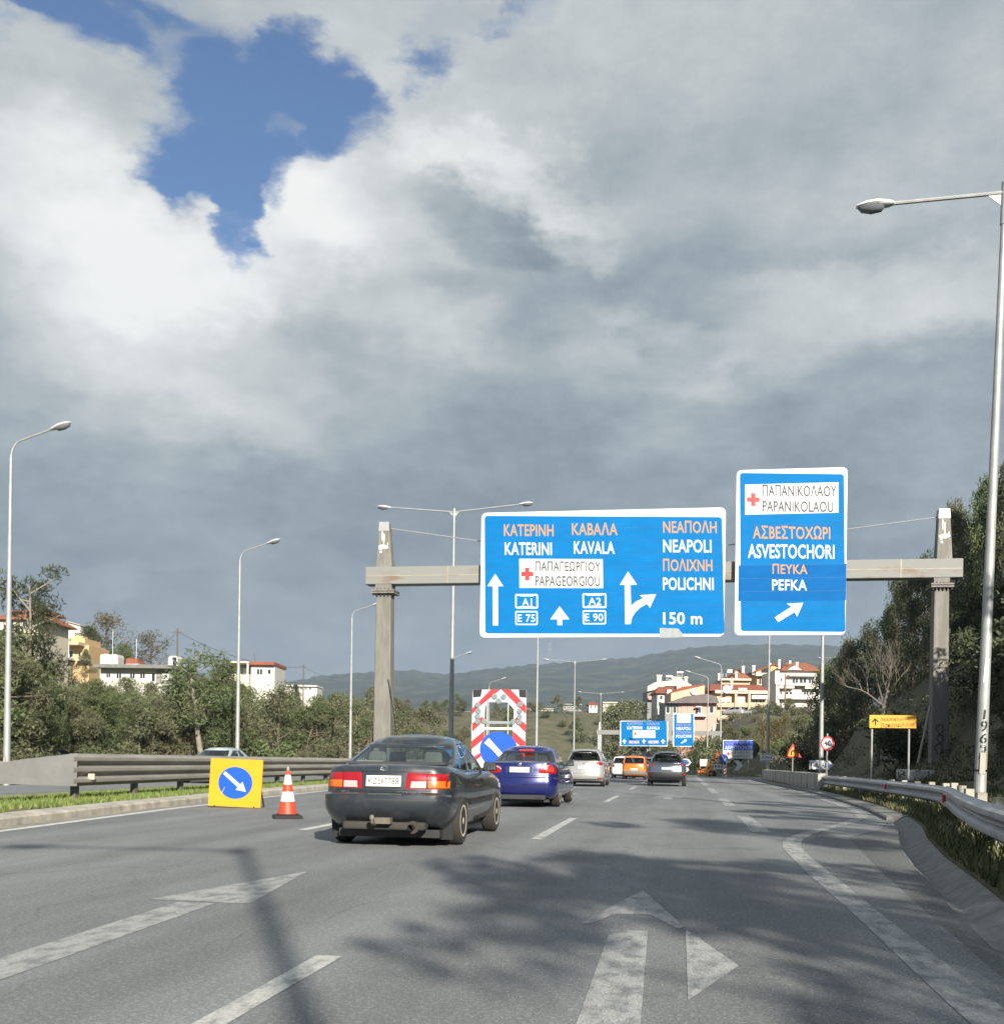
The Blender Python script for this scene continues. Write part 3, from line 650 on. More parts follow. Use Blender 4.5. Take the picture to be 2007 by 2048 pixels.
# ------------------------------------------------------------------ signs
def rrect(u0, v0, u1, v1, r, n=4):
    pts = []
    for (cx, cy, q0) in ((u1 - r, v0 + r, -90), (u1 - r, v1 - r, 0), (u0 + r, v1 - r, 90), (u0 + r, v0 + r, 180)):
        for i in range(n + 1):
            q = math.radians(q0 + 90 * i / n); pts.append((cx + r * math.cos(q), cy + r * math.sin(q)))
    return pts
def circ(cu, cv, r, n=28, ry=None): return [(cu + r * math.cos(2 * PI * i / n), cv + (ry or r) * math.sin(2 * PI * i / n)) for i in range(n)]
class Board:
    # a flat board standing across the road; drawn in the coordinates of an enlarged view (scale k, origin o)
    def __init__(b, name, label, cat, quad, s, k=1.0, o=(0, 0), thick=.08, group=None, yaw=0.0, foot=None):
        b.k, b.o, b.q, b.s = k, o, quad, s
        pc = [PP(o[0] + u / k, o[1] + v / k, s) for u, v in quad]                    # TL TR BR BL
        sa = [SA(p.x, p.y) for p in pc]
        b.a0 = (sa[0][1] + sa[3][1]) / 2; b.a1 = (sa[1][1] + sa[2][1]) / 2
        b.z1 = (pc[0].z + pc[1].z) / 2; b.z0 = (pc[2].z + pc[3].z) / 2
        b.w, b.h = b.a1 - b.a0, b.z1 - b.z0; b.ac = (b.a0 + b.a1) / 2
        b.zb = b.z0 if foot is None else foot
        b.t = thing(name, label, cat, W(s, b.ac, b.zb), -TH + yaw, group); b.parts = {}; b.thick = thick
    def loc(b, u, v):
        (x0, y0), (x1, y1), (x2, y2), (x3, y3) = b.q
        fx = fy = .5
        for i in range(4):
            xl = x0 + (x3 - x0) * fy; xr = x1 + (x2 - x1) * fy; fx = (u - xl) / (xr - xl)
            yt = y0 + (y1 - y0) * fx; yb = y3 + (y2 - y3) * fx; fy = (v - yt) / (yb - yt)
        return (fx - .5) * b.w, (b.z1 - b.zb) - fy * b.h
    def poly(b, part, m, pts, lay=1, th=.003):
        b.n = getattr(b, 'n', 0) + 1; mb = b.parts.setdefault((part + str(b.n), m.name), MB()); d = -b.thick / 2 - .004 * lay
        mb.prism([b.loc(*p) for p in pts], d, d + th)
    def rect(b, part, m, u0, v0, u1, v1, lay=1): b.poly(part, m, [(u0, v0), (u1, v0), (u1, v1), (u0, v1)], lay)
    def text(b, part, m, txt, u0, v0, u1, v1, bold=0.0, lay=3):
        b.n = getattr(b, 'n', 0) + 1; mb = b.parts.setdefault((part + str(b.n), m.name), MB()); d = -b.thick / 2 - .004 * lay
        vs, fs = glyphs(txt, bold); vv = []
        for gx, gy in vs:
            x, z = b.loc(u0 + (u1 - u0) * gx, v1 + (v0 - v1) * gy); vv.append((x, d, z))
        mb.add(vv, fs)
    def raw(b, part, m): b.n = getattr(b, 'n', 0) + 1; return b.parts.setdefault((part + str(b.n), m.name), MB())
    def panel(b, m, r=0.0, back=BACKM):
        q = b.q; mb = MB(); w, h = b.w / 2, b.h; z0 = b.z0 - b.zb
        pl = rrect(-w, z0, w, z0 + h, r) if r else [(-w, z0), (w, z0), (w, z0 + h), (-w, z0 + h)]
        mb.prism(pl, -b.thick / 2, b.thick / 2); b.parts[('panel', m.name)] = mb
    def post(b, u, m, r=.03, top=None, zbot=None, back=.06, name='post'):
        x = b.loc(u, b.q[0][1])[0]; mb = b.parts.setdefault((name + str(u), m.name), MB())
        zt = (b.z1 - b.zb - .05) if top is None else top; p = W(b.s, b.ac + x, 0); zg = (land_xy(p.x, p.y) if zbot is None else zbot) - b.zb
        mb.tube([(x, b.thick / 2 + back, zg - .1), (x, b.thick / 2 + back, zt)], r, 8)
    def done(b):
        for (part, mn), mb in b.parts.items(): mb.build(part.rstrip('0123456789.-'), MATS[mn], b.t, smooth=30 if part.startswith('post') else False)
        return b.t

GS = 46.5                                                  # the near gantry stands this far along the road
def big_arrow(b, u, v0, v1, w, hw, hh): b.poly('arrow', WHITE, [(u - w, v1), (u - w, v0 + hh), (u - hw, v0 + hh), (u, v0), (u + hw, v0 + hh), (u + w, v0 + hh), (u + w, v1)], 3)
def cross(b, u, v, r, t):
    b.poly('red_cross', RED, [(u - t, v - r), (u + t, v - r), (u + t, v - t), (u + r, v - t), (u + r, v + t), (u + t, v + t), (u + t, v + r), (u - t, v + r), (u - t, v + t), (u - r, v + t), (u - r, v - t), (u - t, v - t)], 4)
def sign_main():
    b = Board('motorway_sign', 'wide blue gantry sign reading KATERINI, KAVALA, NEAPOLI and 150 m', 'road sign', [(143, 286), (1240, 255), (1220, 836), (132, 842)], GS - .62, 2.24, (900, 900), .12)
    b.panel(WHITE, .22)
    b.poly('blue_field', BLUE, rrect(157, 299, 1222, 824, 14), 1)
    for i in range(1, 9):
        f = i / 9; b.poly('sheet_joint', BLUE_J, [(152, 299 + 525 * f), (1222, 282 + 528 * f), (1222, 283.4 + 528 * f), (152, 300.4 + 525 * f)], 2, .001)
    for x0, y0, x1, y1, t in ((246, 336, 474, 389, 'ΚΑΤΕΡΙΝΗ'), (557, 326, 762, 383, 'ΚΑΒΑΛΑ'), (964, 316, 1198, 372, 'ΝΕΑΠΟΛΗ'), (961, 487, 1176, 543, 'ΠΟΛΙΧΝΗ')):
        b.text('greek_lettering', ORANGE_T, t, x0, y0, x1, y1, .018)
    for x0, y0, x1, y1, t in ((250, 417, 465, 473, 'KATERINI'), (565, 411, 748, 467, 'KAVALA'), (963, 401, 1174, 459, 'NEAPOLI'), (959, 571, 1180, 628, 'POLICHNI'), (957, 727, 1127, 782, '150 m')):
        b.text('lettering', WHITE, t, x0, y0, x1, y1, .018)
    b.rect('hospital_plate', WHITE, 316, 490, 694, 620, 2); cross(b, 352, 558, 28, 10)
    b.text('plate_lettering', GREY_T, 'ΠΑΠΑΓΕΩΡΓΙΟΥ', 389, 500, 684, 545, .014, 4); b.text('plate_lettering', GREY_T, 'PAPAGEORGIOU', 389, 566, 681, 612, .014, 4)
    big_arrow(b, 205, 558, 788, 12, 37, 55); big_arrow(b, 498, 702, 786, 11, 43, 58)
    b.poly('arrow', WHITE, [(790, 781), (790, 604), (768, 606), (806, 545), (845, 604), (816, 605), (817, 700), (838, 680), (872, 664), (855, 651), (928, 647), (900, 708), (889, 690), (858, 706), (835, 728), (820, 752), (814, 781)], 3)
    for (u, v, w, h, t, bx, hexa) in ((296, 647, 400, 712, 'A1', (328, 667, 372, 699), 1), (601, 643, 708, 709, 'A2', (628, 663, 684, 695), 1), (296, 723, 398, 786, 'E 75', (307, 739, 386, 772), 0), (601, 719, 705, 782, 'E 90', (612, 734, 692, 768), 0)):
        b.poly('route_shield', WHITE, rrect(u, v, w, h, 7), 2)
        b.poly('shield_field', BLUE, [(u + 7, v + 6), (u + 26, v + 11), (w - 26, v + 11), (w - 7, v + 6), (w - 7, h - 6), (w - 26, h - 11), (u + 26, h - 11), (u + 7, h - 6)] if hexa else rrect(u + 6, v + 6, w - 6, h - 6, 4), 3)
        b.text('shield_lettering', WHITE, t, *bx, bold=.008, lay=4)
    b.poly('torn_panel', mat('torn_grey', (.28, .30, .31), .6, var=.12), [(941, 797), (1022, 800), (1040, 822), (1046, 839), (941, 842)], 3, .006)
    for u in (300, 620, 940): b.raw('bracket', GALV_OLD).box((b.loc(u, 300)[0], .2, b.h * .45), (.14, .26, b.h * .85))
    b.done()
def sign_exit():
    b = Board('motorway_sign', 'tall blue gantry sign reading PAPANIKOLAOU, ASVESTOCHORI and PEFKA', 'road sign', [(1285, 95), (1782, 75), (1765, 827), (1270, 833)], GS - .62, 2.24, (900, 900), .12)
    b.panel(WHITE, .2); b.poly('blue_field', BLUE, rrect(1299, 107, 1765, 814, 12), 1)
    b.poly('blue_patch', BLUE_D, [(1291, 520), (1772, 508), (1768, 672), (1288, 680)], 2)
    for i in range(1, 12):
        f = i / 12; b.poly('sheet_joint', BLUE_J, [(1295, 108 + 706 * f), (1766, 90 + 718 * f), (1766, 91.3 + 718 * f), (1295, 109.3 + 706 * f)], 3, .001)
    b.poly('hospital_plate', WHITE, [(1322, 159), (1741, 144), (1739, 280), (1321, 294)], 3); cross(b, 1359, 226, 29, 10)
    b.text('plate_lettering', GREY_T, 'ΠΑΠΑΝΙΚΟΛΑΟΥ', 1401, 158, 1732, 209, .014, 5); b.text('plate_lettering', GREY_T, 'PAPANIKOLAOU', 1401, 230, 1717, 279, .014, 5)
    b.text('greek_lettering', ORANGE_T, 'ΑΣΒΕΣΤΟΧΩΡΙ', 1356, 341, 1702, 401, .018, 4); b.text('greek_lettering', ORANGE_T, 'ΠΕΥΚΑ', 1443, 512, 1600, 557, .018, 4)
    b.text('lettering', WHITE, 'ASVESTOCHORI', 1333, 424, 1720, 488, .018, 4); b.text('lettering', WHITE, 'PEFKA', 1441, 582, 1597, 630, .018, 4)
    b.poly('arrow', WHITE, [(1452, 752), (1527, 703), (1506, 690), (1580, 685), (1552, 748), (1541, 727), (1467, 773)], 4)
    for u in (1400, 1650): b.raw('bracket', GALV_OLD).box((b.loc(u, 300)[0], .2, b.h * .45), (.14, .26, b.h * .8))
    b.done()
def gantry():
    t = thing('sign_gantry', 'weathered steel gantry spanning the road and carrying two big blue signs', 'gantry', W(GS, -2, 0), -TH); O = t.location
    def lc(u, v):                                            # enlarged-view pixel -> local x, z
        p = PP(u * K, v * K, GS); s, a = SA(p.x, p.y); return a + 2, p.z
    xl, zt = lc(697, 1079); xr, zr_ = lc(1823, 1061); zb = lc(697, 1111)[1]; zb2 = lc(1823, 1098)[1]
    zt = (zt + zr_) / 2; zb = (zb + zb2) / 2; dz = zt - zb
    mb = MB(); mb.prism([(xl, zb), (xr, zb), (xr, zt), (xl, zt)], -.35, .35); beam = mb.build('beam', BEAM, t, bevel=.03)
    mb = MB()
    for x in (xl + 3.7, xr - 2.4, xr - 6.3): mb.box((x, -.352, zb + dz / 2), (.05, .012, dz * .98))
    mb.box(((xl + xr) / 2, -.353, zb + dz * .47), (xr - xl - .1, .012, .03)); mb.build('joint', GALV_OLD, t)
    for side, (c0, c1, wd) in enumerate((((731, 1100), (728, 1395), 36), ((1783, 1090), (1779, 1440), 36))):
        x0, _ = lc(*c0); x1, _ = lc(*c1); w = (lc(c0[0] + wd, c0[1])[0] - x0) * .80; zg = -.5 if side == 0 else .1
        mb = MB(); n = 4
        def ring(x, z, ww, dd): return [(x - ww / 2, -dd / 2, z), (x + ww / 2, -dd / 2, z), (x + ww / 2, dd / 2, z), (x - ww / 2, dd / 2, z)]
        secs = [ring(x1, zg, w * 1.16, .70), ring(x0, zb - .42, w * .98, .62)]
        mb.add(secs[0] + secs[1], [(0, 1, 5, 4), (1, 2, 6, 5), (2, 3, 7, 6), (3, 0, 4, 7), (3, 2, 1, 0), (4, 5, 6, 7)]); col = mb.build('column', STEEL_P, t, bevel=.04)
        mb = MB(); mb.box((x0, 0, zb - .37), (w * 1.5, .95, .07)); mb.box((x0, 0, zb - .27), (w * 1.5, .95, .07)); mb.box((x0, 0, zb - .11), (w * 1.05, .66, .22)); mb.build('flange', STEEL_P, col)
        mb = MB()
        for i in range(6): mb.tube([(x0 - w * .62 + w * 1.24 * i / 5, -.40, zb - .50), (x0 - w * .62 + w * 1.24 * i / 5, -.40, zb - .20)], .035, 6)
        mb.build('bolt', BLACK, col)
        xt, zp = lc(*((731, 993) if side == 0 else (1789, 968))); wt = lc(731 + 18, 993)[0] - lc(731, 993)[0] if side == 0 else lc(1789 + 21, 968)[0] - lc(1789, 968)[0]
        xb = x0 if side == 0 else lc(1788, 1060)[0]
        a, b2 = ring(xb, zt - .02, w * 1.05, .62), ring(xt, zp, wt, .42)
        mb = MB(); mb.add(a + b2, [(0, 1, 5, 4), (1, 2, 6, 5), (2, 3, 7, 6), (3, 0, 4, 7), (4, 5, 6, 7)]); mast = mb.build('mast', STEEL_P, t, bevel=.03)
        mb = MB(); mb.box((xt, 0, zp - .18), (wt * 1.10, .5, .40), taper=.9); mb.build('cap', GALV, mast)
        # bare primer showing where the paint has peeled
        mb = MB(); rnd = random.Random(4 + side); hgt = zp - zt
        fy = lambda f: -(.31 * (1 - f) + .21 * f) - .012
        for (f, ox, ww, hh) in ((.45, 0, .85, .10), (.40, -.25, .25, .06), (.62, .0, .12, .30), (.70, -.15, .14, .25), (.84, .3, .25, .05), (.84, -.3, .25, .05), (.33, -.2, .2, .05), (.52, .3, .1, .05)):
            wf = w * 1.05 * (1 - f) + wt * f; z = zt + hgt * f; x = xb + (xt - xb) * f
            pl = []
            for i in range(9):
                q = 2 * PI * i / 9; pl.append((x + ox * wf + ww * wf * .5 * math.cos(q) * rnd.uniform(.75, 1.1), z + hh * hgt * .5 * math.sin(q) * rnd.uniform(.7, 1.15)))
            mb.add([(px, fy((pz - zt) / hgt), pz) for px, pz in pl], [tuple(range(8, -1, -1))])
        mb.build('bare_patch', PEEL, mast)
        xs, zs = lc(*((742, 1003) if side == 0 else (1780, 981))); xe, ze = lc(*((912, 1027) if side == 0 else (1600, 1005)))
        ex = xs + (xe - xs) * 2.3; ez = zs + (ze - zs) * 2.3
        mb = MB(); mb.tube([(xs, 0, zs), (ex, 0, max(ez, zt))], .022, 6); mb.build('stay_cable', GALV, t)
    x0, z0 = lc(741, 1290); x1, z1 = lc(762, 1420); mb = MB(); mb.tube([(x0, -.4, z0), (x1, -.5, z1)], .02, 6); mb.build('earth_wire', BLACK, t)
    x0, z0 = lc(1757, 1342); x1, z1 = lc(1731, 1452); mb = MB(); mb.tube([(x0, -.6, z0), (x1, -.9, z1)], .05, 8); mb.build('conduit', GALV_OLD, t)
    # scrawled red paint low on the right column
    mb = MB(); x, z = lc(1778, 1400); rnd = random.Random(2)
    for (dx, dz_, r) in ((0, .35, .16), (.02, -.05, .14), (-.03, -.45, .17)):
        mb.tube([(x + dx + r * math.cos(q * .62) * (1 if q % 3 else .5), -.375, z + dz_ + r * 1.2 * math.sin(q * .62)) for q in range(11)], .018, 5)
    mb.build('graffiti', mat('spray_red', (.10, .03, .04), .8), t)
    # plinth of the right column and its white pegs
    p = PP(1783 * K, 1460 * K, GS - 2.2); s, a = SA(p.x, p.y); f = thing('concrete_plinth', 'pale concrete block with short white pegs under the right gantry column', 'plinth', W(GS - .4, a + 1.3, .0), -TH)
    x0 = -3.0; z1 = .80; mb = MB(); mb.box((.0, 0, .4 - .1), (4.6, 3.2, 1.0)); mb.build('block', mat('plinth_concrete', (.44, .44, .42), .9, var=.15, vscale=1.5, bump=.3, bscale=14), f, bevel=.05)
    for i in range(8):
        mb = MB(); x = -.95 + i * .42; mb.box((x, -1.35, .95), (.14 if i else .24, .1, .34)); mb.build('peg', WHITE, f)
gantry(); sign_main(); sign_exit()

def far_gantry():
    s0 = 172.0
    t = thing('sign_gantry', 'small distant pale gantry over the road behind the near cars', 'gantry', W(s0, -6, zr(s0)), -TH)
    def lc(u, v):
        p = PP(u, v, s0); s, a = SA(p.x, p.y); return a + 6, p.z - t.location.z
    x0, z1 = lc(1193, 1460); x1, _ = lc(1462, 1460); z0 = lc(1193, 1469)[1]
    mb = MB(); mb.prism([(x0, z0), (x1, z0), (x1, z1), (x0, z1)], -.35, .35); mb.build('beam', BEAM, t)
    for u in (1199, 1427):
        x = lc(u, 1469)[0]; mb = MB(); mb.box((x, 0, z0 / 2 - .5), (.62, .6, z0 + 1)); c = mb.build('column', GALV, t)
        mb = MB(); mb.box((x, 0, z1 + .6), (.45, .45, 1.3), taper=.6); mb.build('mast', GALV, t)
    for lab, quad, kind in (('small distant blue sign reading KATERINI KAVALA on the far gantry', [(1240, 1441), (1336, 1443), (1334, 1493), (1239, 1492)], 0), ('small distant blue sign reading NEAPOLI and POLICHNI on the far gantry', [(1346, 1427), (1388, 1428), (1387, 1494), (1345, 1493)], 1)):
        b = Board('motorway_sign', lab, 'road sign', quad, s0 - .6, 1, (0, 0), .12); (ua, va), (ub, _), (uc, vc), _ = quad
        b.panel(WHITE); b.rect('blue_field', BLUE, ua + 1.3, va + 1.5, uc - .8, vc - 1.6, 1)
        if kind == 0:
            b.text('lettering', WHITE, 'KATERINI', 1254, 1452.5, 1284, 1459, .02); b.text('lettering', WHITE, 'KAVALA', 1294, 1453, 1319, 1459.5, .02)
            b.text('greek_lettering', LILAC_T, 'ΚΑΤΕΡΙΝΗ', 1254, 1444.5, 1284, 1450, .02); b.text('greek_lettering', LILAC_T, 'ΚΑΒΑΛΑ', 1294, 1445, 1319, 1450.5, .02)
            b.rect('hospital_plate', WHITE, 1265, 1461, 1310, 1476, 2); cross(b, 1270, 1468, 3.2, 1.1)
            b.text('plate_lettering', ORANGE_T, 'ΠΑΠΑΓΕΩΡΓΙΟΥ', 1275, 1462, 1308, 1467, .0, 4); b.text('plate_lettering', ORANGE_T, 'PAPAGEORGIOU', 1275, 1470, 1308, 1475, .0, 4)
            for u in (1248, 1287, 1325): big_arrow(b, u, 1478.5, 1487.5, 1.5, 4.6, 5)
            for u in (1257, 1295.5): 
                b.rect('route_shield', LILAC_T, u, 1481, u + 21, 1487.5, 2); b.text('shield_lettering', WHITE, 'A1 E75' if u < 1260 else 'A2 E90', u + 1, 1482, u + 20, 1486.5, .01, 4)
        else:
            b.rect('centre_plate', WHITE, 1353, 1429, 1381, 1445.5, 2); b.text('plate_lettering', GREY_T, 'ΚΕΝΤΡΟ', 1355, 1430.5, 1379.5, 1436, .0, 4); b.text('plate_lettering', GREY_T, 'CENTER', 1355, 1438.5, 1379.5, 1444, .0, 4)
            b.text('lettering', WHITE, 'NEAPOLI', 1352, 1454, 1381, 1460.5, .02); b.text('lettering', WHITE, 'POLICHNI', 1351, 1469.5, 1382, 1476, .02)
            b.text('greek_lettering', LILAC_T, 'ΝΕΑΠΟΛΗ', 1352, 1446.8, 1381, 1452.5, .02); b.text('greek_lettering', LILAC_T, 'ΠΟΛΙΧΝΗ', 1351, 1462, 1382, 1468, .02)
            b.poly('arrow', WHITE, [(1361, 1485.5), (1368, 1481), (1366.5, 1479.5), (1373, 1479), (1370.5, 1485), (1369.5, 1483.2), (1362.5, 1487.5)], 3)
        b.done()
far_gantry()

# smaller signs -------------------------------------------------------
def small_signs():
    # 40 limit
    b = Board('speed_limit_sign', 'round red-rimmed 40 speed limit sign on a thin post by the lamp post', 'road sign', [(1640, 1473), (1668, 1473), (1668, 1501), (1640, 1501)], 45.8, 1, (0, 0), .03)
    u, v = 1654, 1487; b.poly('rim', RED, circ(u, v, 14), 0, .02); b.poly('disc', WHITE, circ(u, v, 10.6), 1)
    b.text('lettering', BLACK, '40', u - 7.4, v - 5, u + 7.4, v + 5, .004, 2); b.post(u, GALV, .035, top=b.h + .12); b.done()
    # bend warning
    b = Board('warning_sign', 'red and yellow triangular sign warning of a right bend', 'road sign', [(1567, 1487), (1603, 1487), (1603, 1515), (1567, 1515)], 58, 1, (0, 0), .03)
    b.poly('rim', RED, [(1585, 1487), (1602.5, 1515), (1567.5, 1515)], 0, .02); b.poly('field', YELLOW, [(1585, 1493), (1597, 1512.5), (1573, 1512.5)], 1)
    b.poly('bend_arrow', BLACK, [(1580.5, 1511), (1580.5, 1504), (1583, 1501), (1586, 1500.5), (1586, 1498.5), (1591, 1502), (1586, 1505), (1586, 1503), (1584, 1503.5), (1583.2, 1505), (1583.2, 1511)], 2); b.post(1585, GALV_OLD, .035); b.done()
    # yellow hospital sign
    b = Board('hospital_sign', 'yellow sign with an up arrow and two lines of black Greek lettering', 'road sign', [(1739, 1428.5), (1832, 1432.5), (1831, 1459), (1737, 1453.5)], 37.5, 1, (0, 0), .035)
    b.panel(YELLOW); b.poly('arrow', BLACK, [(1748.2, 1449.5), (1748.2, 1440), (1744.5, 1443.5), (1742.5, 1441.5), (1749.5, 1434.5), (1756.5, 1441.8), (1754.5, 1443.8), (1750.8, 1440), (1750.8, 1449.7)], 1)
    b.text('lettering', mat('sign_brown_letters', (.10, .06, .02), .6), 'Νοσοκομείο', 1762, 1434, 1817, 1443.5, .012, 1); b.text('lettering', MATS['sign_brown_letters'], 'Παπανικολάου', 1761, 1445.5, 1826, 1455, .012, 1)
    b.post(1745, GALV, .035, top=b.h * .5); b.post(1819, GALV, .035, top=b.h * .5); b.done()
    # white arrow boards on lamp posts, scrawled over
    def arrowboard(lab, u0, v0, u1, v1, tip, s, pu, frame):
        b = Board('direction_sign', lab, 'road sign', [(u0, v0), (tip, v0), (tip, v1), (u0, v1)], s, 1, (0, 0), .03); vm_ = (v0 + v1) / 2
        b.poly('board', WHITE, [(u0, v0), (u1, v0), (tip, vm_), (u1, v1), (u0, v1)], 0, .02)
        rnd = random.Random(int(u0)); x = u0 + 3
        if frame: b.poly('frame', GREY_T, [(u0 + 1, v0 + 1.2), (u1 - .5, v0 + 1.2), (tip - 2, vm_), (u1 - .5, v1 - 1.2), (u0 + 1, v1 - 1.2)], 1); b.poly('field', WHITE, [(u0 + 2, v0 + 2.2), (u1 - 1, v0 + 2.2), (tip - 4, vm_), (u1 - 1, v1 - 2.2), (u0 + 2, v1 - 2.2)], 2)
        while x < u1 - 2:
            w = rnd.uniform(.7, 1.6); y = v0 + (v1 - v0) * rnd.uniform(.22, .35); y2 = v1 - (v1 - v0) * rnd.uniform(.2, .38); k = rnd.uniform(-1.2, 1.2)
            b.poly('scrawl', mat('ink_blue', (.05, .08, .16), .7), [(x, y2), (x + k, y), (x + k + w, y + .4), (x + w, y2 - .3)], 3); x += w + rnd.uniform(.6, 1.8)
        if not frame: b.poly('arrow_tip', mat('sign_pale_blue', (.10, .22, .5), .5), [(u1 - 4, vm_ - 5), (tip - 1.5, vm_), (u1 - 4, vm_ + 5)], 2)
        b.post(pu, GALV, .04, top=b.h * .8); b.done()
    arrowboard('white arrow-shaped board covered in blue scrawl below the 40 sign', 1618, 1521, 1657, 1539, 1666, 47.0, 1652, 0)
    arrowboard('small white pointed board with a dark frame on the post left of the triangle sign', 1519, 1508, 1545, 1522.5, 1551, 80, 1530, 1)
    # chevron at the nose of the exit
    b = Board('chevron_sign', 'white chevron board pointing right at the exit nose', 'road sign', [(1466, 1521), (1486, 1521), (1486, 1541), (1466, 1541)], 100, 1, (0, 0), .04)
    b.poly('chevron', WHITE, [(1466.5, 1521), (1476, 1521), (1485.5, 1530.5), (1476, 1541), (1466.5, 1541), (1474, 1530.5)], 1); b.post(1475, GALV, .03, top=.3); b.done()
    # blue hospital sign farther on
    b = Board('direction_sign', 'small blue ASVESTOCHORI sign with a white hospital panel by the exit', 'road sign', [(1445, 1480), (1505, 1481), (1505, 1517.5), (1445, 1517)], 102, 1, (0, 0), .06)
    b.panel(WHITE); b.rect('blue_field', BLUE_R, 1446.2, 1481.5, 1505, 1501, 1); b.text('lettering', WHITE, 'ASVESTOCHORI', 1449, 1491.5, 1503, 1499.5, .015); b.text('greek_lettering', LILAC_T, 'ΑΣΒΕΣΤΟΧΩΡΙ', 1450, 1483, 1496, 1489, .02)
    b.rect('hospital_plate', WHITE, 1449, 1501.5, 1504, 1516.5, 2); cross(b, 1456, 1508, 4.2, 1.4); b.text('plate_lettering', GREY_T, 'ΠΑΠΑΝΙΚΟΛΑΟΥ', 1465, 1502.5, 1500, 1507.5, .0, 4); b.text('plate_lettering', GREY_T, 'PAPANIKOLAOU', 1465, 1510, 1500, 1515, .0, 4)
    b.poly('black_edge', BLACK, [(1505, 1481), (1509, 1483), (1516, 1490), (1519, 1498), (1515, 1507), (1510, 1516), (1505, 1517.5)], 1, .05)
    b.post(1453, GALV, .07, back=.03); b.post(1496, GALV, .07, back=.03); b.done()
    # blue board and small chevron beyond the grey car
    b = Board('direction_sign', 'small pale blue pointed board just right of the dark-windowed car', 'road sign', [(1361, 1518), (1382, 1518), (1382, 1532), (1361, 1532)], 92, 1, (0, 0), .04)
    b.poly('board', WHITE, [(1361, 1518), (1376, 1518), (1382, 1525), (1376, 1532), (1361, 1532)], 0, .02); b.poly('blue_field', BLUE_R, [(1362, 1519.5), (1374, 1519.5), (1374, 1530), (1362, 1530)], 1); b.post(1368, GALV, .03); b.done()
    b = Board('chevron_sign', 'small white chevron board under the pale blue pointed board', 'road sign', [(1366, 1533), (1378, 1533), (1378, 1546), (1366, 1546)], 91, 1, (0, 0), .04)
    b.poly('chevron', WHITE, [(1366, 1533), (1371, 1533), (1377.5, 1539.5), (1371, 1546), (1366, 1546), (1370, 1539.5)], 1); b.post(1370, GALV, .03, top=.2); b.done()
small_signs()

def lean_sign():
    # yellow square with a blue keep-right disc standing on the carriageway
    s0 = 21.4
    b = Board('roadworks_sign', 'yellow square roadworks sign with a blue disc and white arrow', 'road sign', [(420, 1518), (523.5, 1518.5), (519, 1615.5), (414.5, 1612.5)], s0, 1, (0, 0), .035, foot=0)
    b.panel(YELLOW); cu, cv = 469, 1566; b.poly('disc', BLUE_R, circ(cu, cv, 34, 36, 32), 1)
    d = Vector((.76, .65)); n = Vector((-.65, .76)); A = Vector((447, 1546)); T = Vector((490.5, 1583.5)); h = T - d * 18
    pl = [A + n * 3.5, h + n * 3.8, h + n * 10.5, T, h - n * 10.5, h - n * 3.8, A - n * 3.5]
    b.poly('arrow', WHITE, [tuple(p) for p in pl], 2)
    b.poly('scratch', mat('scratch_pale', (.55, .58, .62), .7), [(441, 1588), (448, 1575), (448.6, 1575.2), (441.8, 1588.6)], 3, .001); pass
    b.poly('crease', mat('crease_ochre', (.60, .33, .012), .6), [(415, 1612), (425, 1600), (427, 1601), (417, 1612.5)], 1, .001); b.poly('crease', MATS['crease_ochre'], [(518, 1615), (508, 1603), (507, 1604), (515, 1615.2)], 1, .001)
    mb = b.raw('stand', BLACK)
    for x in (-b.w * .38, b.w * .38): mb.tube([(x, .05, b.h * .8), (x, .55, .02)], .018, 6); mb.tube([(x, -.02, .02), (x, .6, .02)], .018, 6)
    t = b.done(); t.rotation_euler = (math.radians(-4), math.radians(1.2), -TH)
lean_sign()
def cone():
    p = Gr(545 * K, 1553 * K); t = thing('traffic_cone', 'red and white banded traffic cone on a black base', 'cone', p, .3)
    H_ = .86; rb, rt = .165, .03; f = lambda z: rb + (rt - rb) * (z - .05) / (H_ - .05)
    mb = MB(); mb.box((0, 0, .03), (.50, .50, .06), taper=.94); mb.lathe([(.21, .06), (.19, .085)], 20); mb.build('base', RUBBER, t, bevel=.01)
    orange = mat('cone_red', (.62, .055, .02), .5, var=.1, vscale=4)
    mb = MB(); mb.lathe([(f(.05) + .01, .06), (f(.12), .12), (f(H_ - .03), H_ - .03), (.022, H_ - .01), (.012, H_)], 28); mb.build('body', orange, t, smooth=40)
    for z0, z1 in ((.30, .47), (.60, .765)):
        mb = MB(); mb.lathe([(f(z0) + .004, z0), (f(z1) + .004, z1)], 28); mb.build('band', mat('cone_white', (.74, .74, .74), .45, var=.06, vscale=8), t, smooth=40)
    mb = MB(); mb.lathe([(.03, H_ - .02), (.034, H_ + .01), (.028, H_ + .05)], 12); mb.build('cap', BACKM, t, smooth=40)
cone()
